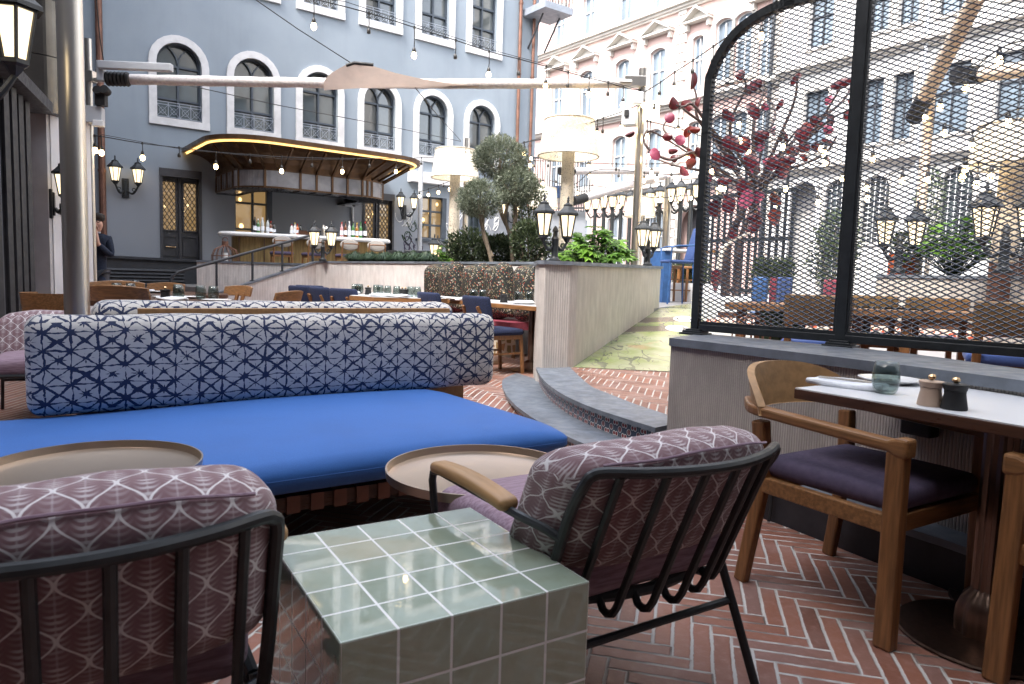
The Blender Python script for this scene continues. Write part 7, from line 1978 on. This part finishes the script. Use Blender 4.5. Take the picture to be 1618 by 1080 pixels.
# inner beads
g = MB(SM); g.box((t_end / 2, -.006, zr0 + .03), (t_end, .03, .02))
for x in (.812, .878): g.box((x, -.004, 1.78), (.014, .03, 1.8))
g.build('bead', MT['black'], ms, world=True)
W_, H_ = .0565, .0272
poly = apts + [(t_end, zr0)] + [(-.035, zr0)]
def clipz(x0, z0, x1, z1):
    """parts of a segment inside the arched outline"""
    ts = [0, 1]; n = len(poly)
    for i in range(n):
        ax, az = poly[i]; bx, bz = poly[(i + 1) % n]; d = (x1 - x0) * (bz - az) - (z1 - z0) * (bx - ax)
        if abs(d) < 1e-12: continue
        t = ((ax - x0) * (bz - az) - (az - z0) * (bx - ax)) / d; u = ((ax - x0) * (z1 - z0) - (az - z0) * (x1 - x0)) / d
        if 0 < t < 1 and 0 <= u <= 1: ts.append(t)
    ts.sort(); out = []
    for a, b in zip(ts, ts[1:]):
        m_ = (a + b) / 2; px, pz = x0 + (x1 - x0) * m_, z0 + (z1 - z0) * m_; ins = False
        for i in range(n):
            ax, az = poly[i]; bx, bz = poly[(i + 1) % n]
            if (az > pz) != (bz > pz) and px < (bx - ax) * (pz - az) / (bz - az) + ax: ins = not ins
        if ins and b - a > 1e-4: out.append((x0 + (x1 - x0) * a, z0 + (z1 - z0) * a, x0 + (x1 - x0) * b, z0 + (z1 - z0) * b))
    return out
g = MB(SM); sl = H_ / W_
for sg in (1, -1):
    z = zr0 - sl * t_end - .1 if sg > 0 else zr0 - .1
    z = math.floor(z / H_) * H_
    while z < ztop + sl * t_end + .1:
        if True:
            for (a, b, c, d) in clipz(-.06, z - sg * sl * .06, t_end, z + sg * sl * t_end):
                g.bar((a, .004 * sg, b), (c, .004 * sg, d), .005, .007, up=(0, 1, 0.45))
        z += H_
g.build('mesh', MT['mesh'], ms, world=True)

# ------------------------------------------------------------------ beyond the screen
far_wall = capped('planter_wall', 'streaked concrete planter wall carrying lit twin lanterns behind the mesh screen', [(xY(1385, 8.35), 8.35), (xY(1500, 7.9), 7.9), (xY(1640, 6.9), 6.9), (7.2, 6.2)], ZL - .1, 1.28, .5, MT['concrete_smooth'])
struct('planting_soil', MB().prism([(xY(1400, 8.5), 8.6), (xY(1500, 8.1), 8.2), (xY(1640, 7.2), 7.2), (7.2, 7.), (8, 9), (5, 9.4)], ZL, 1.3), MT['soil'])
for i, (px, py, Y) in enumerate(((1424, 421, 8.6), (1600, 427, 7.7))):
    p = at(px, py, Y); t = thing('planter_pot', ['orange square pot behind the left lantern pair beyond mesh', 'reddish square pot at the right edge beyond mesh'][i], 'pot', (p.x, p.y, 1.3)); MB().prism([(-.11, -.11), (.11, -.11), (.11, .11), (-.11, .11)], 0, .28).build('pot', MT['orange'] if i == 0 else MT['copper'], t, bevel=.01)
    v, f = leafcloud(200, (0, 0, .38), (.16, .16, .14), .07, 2.5, .3, 60 + i, up=.8); MB().add(v, f).build('foliage', MT['darkleaf'], t)
# wooden booth table set
GX = 'wood framed dining chairs behind the mesh screen'
def make_boothchair():
    t = thing('wood_back_chair', 'x', 'chair', (0, 0, 0))
    g = MB(); rbox(g, (0, -.24, .71), (.46, .045, .22), .02, 2, (6, 2, 2), fn=lambda p, h: Vector((p.x, p.y - .06 * (1 - (p.x / h[0]) ** 2) - (p.z) * .2, p.z))); g.build('backrest', MT['cushion_gold'], t, True)
    for sx in (-1, 1):
        MB().bar((sx * .2, -.25, 0), (sx * .19, -.25, .7), .05, .05, up=(0, 1, 0)).build('leg', MT['wood'], t, bevel=.006); MB().bar((sx * .21, .22, 0), (sx * .2, .2, .44), .045, up=(0, 1, 0)).build('leg', MT['wood'], t, bevel=.006)
    g = MB(); rbox(g, (0, 0, .45), (.5, .48, .07), .03, 3, 3, fn=puff(.01)); g.build('seat', MT['blue2'], t, True); MB().box((0, 0, .4), (.46, .44, .04)).build('seat_frame', MT['wood'], t)
    return t
bcx = make_boothchair()
for (px, Y, rz, l) in ((1298, 5.3, -25, 'tan backed wooden chair behind the left mesh panel'), (1474, 6.0, -20, 'wide tan backed wooden chair at the middle of the right mesh panel'), (1606, 4.6, -30, 'tan backed wooden chair at the right end of the mesh'), (1375, 6.2, -28, 'tan backed chair just right of the mesh centre post')):
    put(bcx, xY(px, Y), Y, ZL, rz, l, GX)
GY = 'low tables behind the mesh screen'
def bigtable(label, px, Y, L, w, rz, z=.72, first=None):
    p = Vector((xY(px, Y), Y, ZL)); t = thing('wood_table', label, 'table', p, R(rz)); MB().box((0, 0, z - .03), (L, w, .06)).build('table_top', MT['wood_x'], t, bevel=.006)
    for sx in (-1, 1):
        for sy in (-1, 1): MB().box((sx * (L / 2 - .12), sy * (w / 2 - .1), (z - .06) / 2), (.07, .07, z - .06)).build('leg', MT['wood'], t)
    return t
bigtable('long wooden dining table behind left half of the mesh screen', 1310, 6.0, 1.5, .75, -35)
bigtable('long wooden dining table behind right half of the mesh screen', 1530, 5.6, 1.7, .8, -33)
cbx = thing('storage_chest', 'dark green chest with open wire lantern beside the wooden table beyond mesh', 'chest', (xY(1240, 6.3), 6.3, ZL)); MB().box((0, 0, .35), (.22, .5, .7)).build('body', MT['greenfab'], cbx, bevel=.01); MB().box((0, 0, .71), (.26, .54, .03)).build('lid', MT['wood_x'], cbx)
# patterned cushions on a bench
bench = thing('print_bench', 'low bench with red leaf print seat beyond the mesh', 'bench', (xY(1330, 7.2), 7.2, ZL), R(-32)); MB().box((0, 0, .22), (2.6, .5, .36)).build('seat_base', MT['whitewall'], bench); g = MB(); rbox(g, (0, 0, .45), (2.6, .52, .1), .04, 3, 4); g.build('seat', MT['redprint'], bench, True)
MB().box((0, .27, .5), (2.6, .05, .12)).build('backrest', MT['walnut'], bench)
for (px, Y, rz, m, l) in ((1202, 8.2, -20, 'bluepaint', 'blue upholstered chair far behind the mesh, left'), (1218, 8.4, 20, 'red_seat', 'red chair far behind mesh beside the blue one'), (1312, 8.6, -15, 'red_seat', 'red chair far behind mesh left of the centre post'), (1327, 8.3, 10, 'bluepaint', 'blue chair far behind mesh left of the centre post'), (1235, 8.0, 0, 'chairblue', 'soft blue chair far behind mesh right of the red one')):
    t = thing('upholstered_chair', l, 'chair', (xY(px, Y), Y, ZL + .1), R(rz), 'bright upholstered chairs beyond the mesh')
    g = MB(); rbox(g, (0, -.1, .7), (.17, .05, .34), .02, 3, 2); g.build('backrest', MT[m], t, True); g = MB(); rbox(g, (0, 0, .44), (.2, .22, .06), .02, 3, 2); g.build('seat', MT[m], t, True)
    for sx in (-1, 1):
        for sy in (-1, 1): MB().bar((sx * .08, sy * .09, 0), (sx * .08, sy * .09, .42), .02).build('leg', MT['wood'], t)
# copper wire lanterns
def wire_lantern(label, px, Y, r, h):
    p = Vector((xY(px, Y), Y, ZL)); t = thing('wire_lantern', label, 'lantern', p, 0, 'copper wire lanterns')
    g = MB()
    for k in range(10): a = k * .628; g.tube([(r * math.cos(a), r * math.sin(a), 0), (r * math.cos(a), r * math.sin(a), h * .75), (r * .6 * math.cos(a), r * .6 * math.sin(a), h * .95), (.02 * math.cos(a), .02 * math.sin(a), h)], .006, 4)
    for z in (.01, h * .4, h * .75): g.tube([(r * math.cos(q * .314), r * math.sin(q * .314), z) for q in range(20)], .006, 4, closed=True)
    g.build('cage', MT['copper'], t, True); MB().lathe([(0, .01), (.05, .01), (.05, h * .6), (0, h * .6)], seg=12).build('candle', MT['white'], t, True)
wire_lantern('copper wire lantern on the floor behind left mesh panel', 1192, 6.0, .16, .62); wire_lantern('copper wire lantern right of the first behind the left mesh panel', 1222, 6.2, .16, .62)
# pale plinth under the sculpture
pp = at(1150, 500, 9.0); 
pl = MB().prism([(pp.x - .3, pp.y - .3), (pp.x + .7, pp.y - .5), (pp.x + .95, pp.y + 1.0), (pp.x - .2, pp.y + 1.1)], ZL, .98); tag(pl.build('plinth', MT['whitewall'], None, bevel=.02), 'pale plinth under the red disc sculpture', 'plinth')
rc = at(1131, 445, 9.4); tag(MB().lathe([(0, 0), (.04, .12), (.065, .18), (.06, .32), (0, .32)], (rc.x, rc.y, 1.0), 14).build('red_vase', MT['disc_red'], None, True), 'small red cone hanging by the sculpture base behind mesh', 'ornament')
# blue high chair, counter, stools, blue planter
hc = at(1066, 486, 12.2); t = thing('high_chair', 'tall blue woven bar chair standing on the terrace right of the planter wall', 'chair', (hc.x, hc.y, ZT), R(100))
g = MB(); rbox(g, (0, 0, .72), (.46, .44, .05), .02, 2, 2); g.build('seat', MT['chairblue'], t, True)
g = MB(); rbox(g, (0, -.3, 1.03), (.44, .03, .56), .014, 2, 3, fn=lambda p, h: Vector((p.x, p.y - .28 * p.z, p.z))); g.build('backrest', MT['chairblue'], t, True)
g = MB()
for sx in (-1, 1): g.tube([(sx * .23, -.27, 1.0), (sx * .25, .1, .98), (sx * .24, .2, .95), (sx * .22, .2, .72)], .016, 6)
g.build('arm', MT['bluepaint'], t, True)
for sx in (-1, 1):
    for sy in (-1, 1): MB().tube([(sx * .25, sy * .24, 0), (sx * .2, sy * .2, .72)], .016, 6).build('leg', MT['bluepaint'], t, True)
ct = at(1043, 428, 13.); t = thing('side_counter', 'blue fronted counter with white top at the end of planter wall', 'counter', (ct.x, ct.y, ZT), R(20)); MB().box((0, 0, .46), (.16, .5, .92)).build('front', MT['bluepaint'], t); MB().box((.22, 0, .945), (.62, .6, .04)).build('top', MT['white_top'], t, bevel=.006)
for i, (px, Y) in enumerate(((1060, 13.6), (1075, 14.2), (1089, 13.9))):
    p = at(px, 455, Y); t = thing('wood_stool', ['wooden stool at left under the white counter behind the tall blue chair', 'middle wooden stool behind the tall blue chair', 'right wooden stool behind tall blue chair near the mesh frame'][i], 'stool', (p.x, p.y, ZT), .3, 'wooden counter stools')
    g = MB(); rbox(g, (0, 0, .66), (.34, .34, .05), .02, 2, 1); g.build('seat', MT['wood_x'], t, True)
    for sx in (-1, 1):
        for sy in (-1, 1): MB().bar((sx * .17, sy * .17, 0), (sx * .14, sy * .14, .64), .035).build('leg', MT['wood'], t)
    g = MB(); 
    for z in (.22, .42): g.bar((-.16, -.16, z), (.16, -.16, z), .02).bar((-.16, .16, z), (.16, .16, z), .02).bar((-.16, -.16, z), (-.16, .16, z), .02)
    g.build('stretcher', MT['wood'], t)
hp = thing('wood_high_table', 'long wooden high table far behind the tall blue chair', 'table', (xY(1080, 15.), 15., ZT), R(-10)); MB().box((0, 0, 1.02), (1.6, .6, .05)).build('table_top', MT['wood_x'], hp)
for sx in (-1, 1): MB().box((sx * .7, 0, .5), (.06, .5, 1.)).build('leg', MT['dark_grey'], hp)
def hedge(label, x0, y0, x1, y1, zb, h, seed, n=2200, m='darkleaf', size=.06, w=.18):
    rn = random.Random(seed); g = MB(); a, b = Vector((x0, y0, zb)), Vector((x1, y1, zb)); k = 9
    for i in range(k): c = a.lerp(b, (i + .5) / k) + Vector((0, 0, h * .5)); v, f = leafcloud(n // k, c, ((b - a).length / k * .75, w, h * .55), size, 2.4, .3, seed * 20 + i, up=.5); g.add(v, f)
    return tag(g.build('hedge', MT[m]), label, 'hedge')
hedge('low hedge on the terrace behind the tall blue chair', xY(1062, 14.6), 14.6, xY(1118, 13.6), 13.6, ZT + .35, .42, 3)
tag(MB().box(((xY(1055, 14.6) + xY(1125, 13.4)) / 2, 14., ZT + .18), (1.5, .5, .36), R(-35)).build('planter_box', MT['whitewall']), 'white planter box under the low hedge behind the tall blue chair', 'planter')
hedge('hedge along the terrace behind left half of the mesh screen', xY(1190, 12), 12, xY(1250, 11.4), 11.4, ZT + .3, .5, 5)
# dark railing and chairs around there, trees against the white facade
for i, (px, py, Y) in enumerate(((1322, 372, 13), (1318, 415, 12.2), (1468, 330, 14))):
    shrub(['grey green small tree in front of the white facade left of the centre post', 'dark green bush below the small tree left of the centre post', 'slim grey green tree right of the tan pole'][i], px, py, Y, .42 if i < 2 else .3, .5 if i != 2 else .9, 1100, .075, 'paleleaf' if i != 1 else 'darkleaf', 70 + i, 2.6, ZT, 'small_tree')
tm = thing('terrace_table', 'small terrace table with dark chairs beyond the clipped grass', 'table', (xY(668, 13.4), 13.4, ZT)); MB().box((0, 0, .74), (.8, .7, .04)).build('table_top', MT['walnut'], tm); MB().box((0, 0, .37), (.08, .08, .72)).build('leg', MT['black'], tm)
for i, (px, Y) in enumerate(((636, 13.2), (658, 12.9), (685, 13.6))):
    t = thing('dark_chair', ['dark chair at the left of the small terrace table', 'dark chair in front of the small terrace table', 'dark chair at the right of the small terrace table'][i], 'chair', (xY(px, Y), Y, ZT), R(-60 + 70 * i), 'dark chairs round the terrace table')
    g = MB(); rbox(g, (0, 0, .44), (.44, .44, .05), .02, 2, 2); g.build('seat', MT['black'], t, True); g = MB(); rbox(g, (0, -.22, .7), (.46, .04, .2), .018, 2, 3); g.build('backrest', MT['black'], t, True)
    for sx in (-1, 1):
        for sy in (-1, 1): MB().bar((sx * .2, sy * .2, 0), (sx * .2, sy * .2, .68 if sy < 0 else .44), .025).build('leg', MT['black'], t)
# terrace railing with dark bars right of the trees, and blue panel
rl = thing('terrace_railing', 'dark barred railing with blue panel far behind the olive trees', 'railing', (xY(880, 19), 19, 3.2))
p0, p1 = at(832, 330, 21), at(930, 328, 21); g = MB()
for k in range(26): q = p0.lerp(p1, k / 25); g.box((q.x, q.y, p0.z + .72), (.025, .025, 1.5))
for dz in (0, 1.47): g.bar(p0 + Vector((0, 0, dz)), p1 + Vector((0, 0, dz)), .05)
g.build('bars', MT['dark_grey'], rl, world=True); g = MB(); g.bar(p0 + Vector((0, .2, .5)), p0.lerp(p1, .6) + Vector((0, .2, .5)), .03, .35); g.build('panel', MT['bluepaint'], rl, world=True)
tag(MB().bar(p0 + Vector((0, .3, -1.4)), p1 + Vector((0, .3, -1.4)), .3, 2.7).build('side_wall', MT['greywall']), 'low grey wall below the dark barred railing behind the trees', 'wall')

df = thing('dark_fence', 'tall dark metal fence and trellis behind the disc sculpture trunk', 'fence', (xY(1170, 13.5), 13.5, ZT))
q0, q1 = Vector((xY(1112, 14.2), 14.2, ZT)), Vector((xY(1246, 12.6), 12.6, ZT))
for k in range(0, 27, 2):
    q = q0.lerp(q1, k / 26); MB().box((q.x, q.y, ZT + (1.05 if k % 6 else 1.25)), (.045, .045, 2.1 if k % 6 else 2.5)).build('post' if k % 6 == 0 else 'bar', MT['black'], df, world=True)
for z in (.25, 1.2, 2.05): MB().bar(q0 + Vector((0, 0, z)), q1 + Vector((0, 0, z)), .06, .07).build('rail', MT['black'], df, world=True)
# ------------------------------------------------------------------ light
w = bpy.data.worlds.new('World'); sc.world = w; w.use_nodes = True; nt = w.node_tree
sky = nt.nodes.new('ShaderNodeTexSky'); sky.sky_type = 'NISHITA'; sky.sun_disc = False
EL, AZ = R(52), R(-128)                         # sun direction: from behind, left
sky.sun_elevation = EL; sky.sun_rotation = -AZ + R(90) if False else R(218); sky.altitude = 50; sky.air_density = 1.; sky.dust_density = 3.; sky.ozone_density = 1.
bg = nt.nodes['Background']; hs = nt.nodes.new('ShaderNodeHueSaturation'); hs.inputs['Saturation'].default_value = .42; nt.links.new(sky.outputs[0], hs.inputs['Color']); nt.links.new(hs.outputs[0], bg.inputs[0]); bg.inputs[1].default_value = .15
sd = bpy.data.lights.new('sun', 'SUN'); sd.energy = .9; sd.angle = R(14); sd.color = (1, .95, .88); so = bpy.data.objects.new('sun', sd); COL.objects.link(so)
# sun_rotation is measured from +Y clockwise seen from above
rot = sky.sun_rotation; dv = Vector((math.sin(rot) * math.cos(EL), math.cos(rot) * math.cos(EL), math.sin(EL)))
so.rotation_euler = (-dv).to_track_quat('-Z', 'Y').to_euler(); so.location = dv * 30
vs = sc.view_settings; vs.view_transform = 'Standard'; vs.look = 'None'; vs.exposure = 2.62; vs.gamma = 1
sc.cycles.max_bounces = 6; sc.cycles.diffuse_bounces = 3; sc.cycles.glossy_bounces = 3; sc.cycles.transmission_bounces = 4; sc.cycles.transparent_max_bounces = 12
sc.cycles.sample_clamp_indirect = 4.; sc.cycles.use_denoising = True; sc.cycles.caustics_reflective = False; sc.cycles.caustics_refractive = False
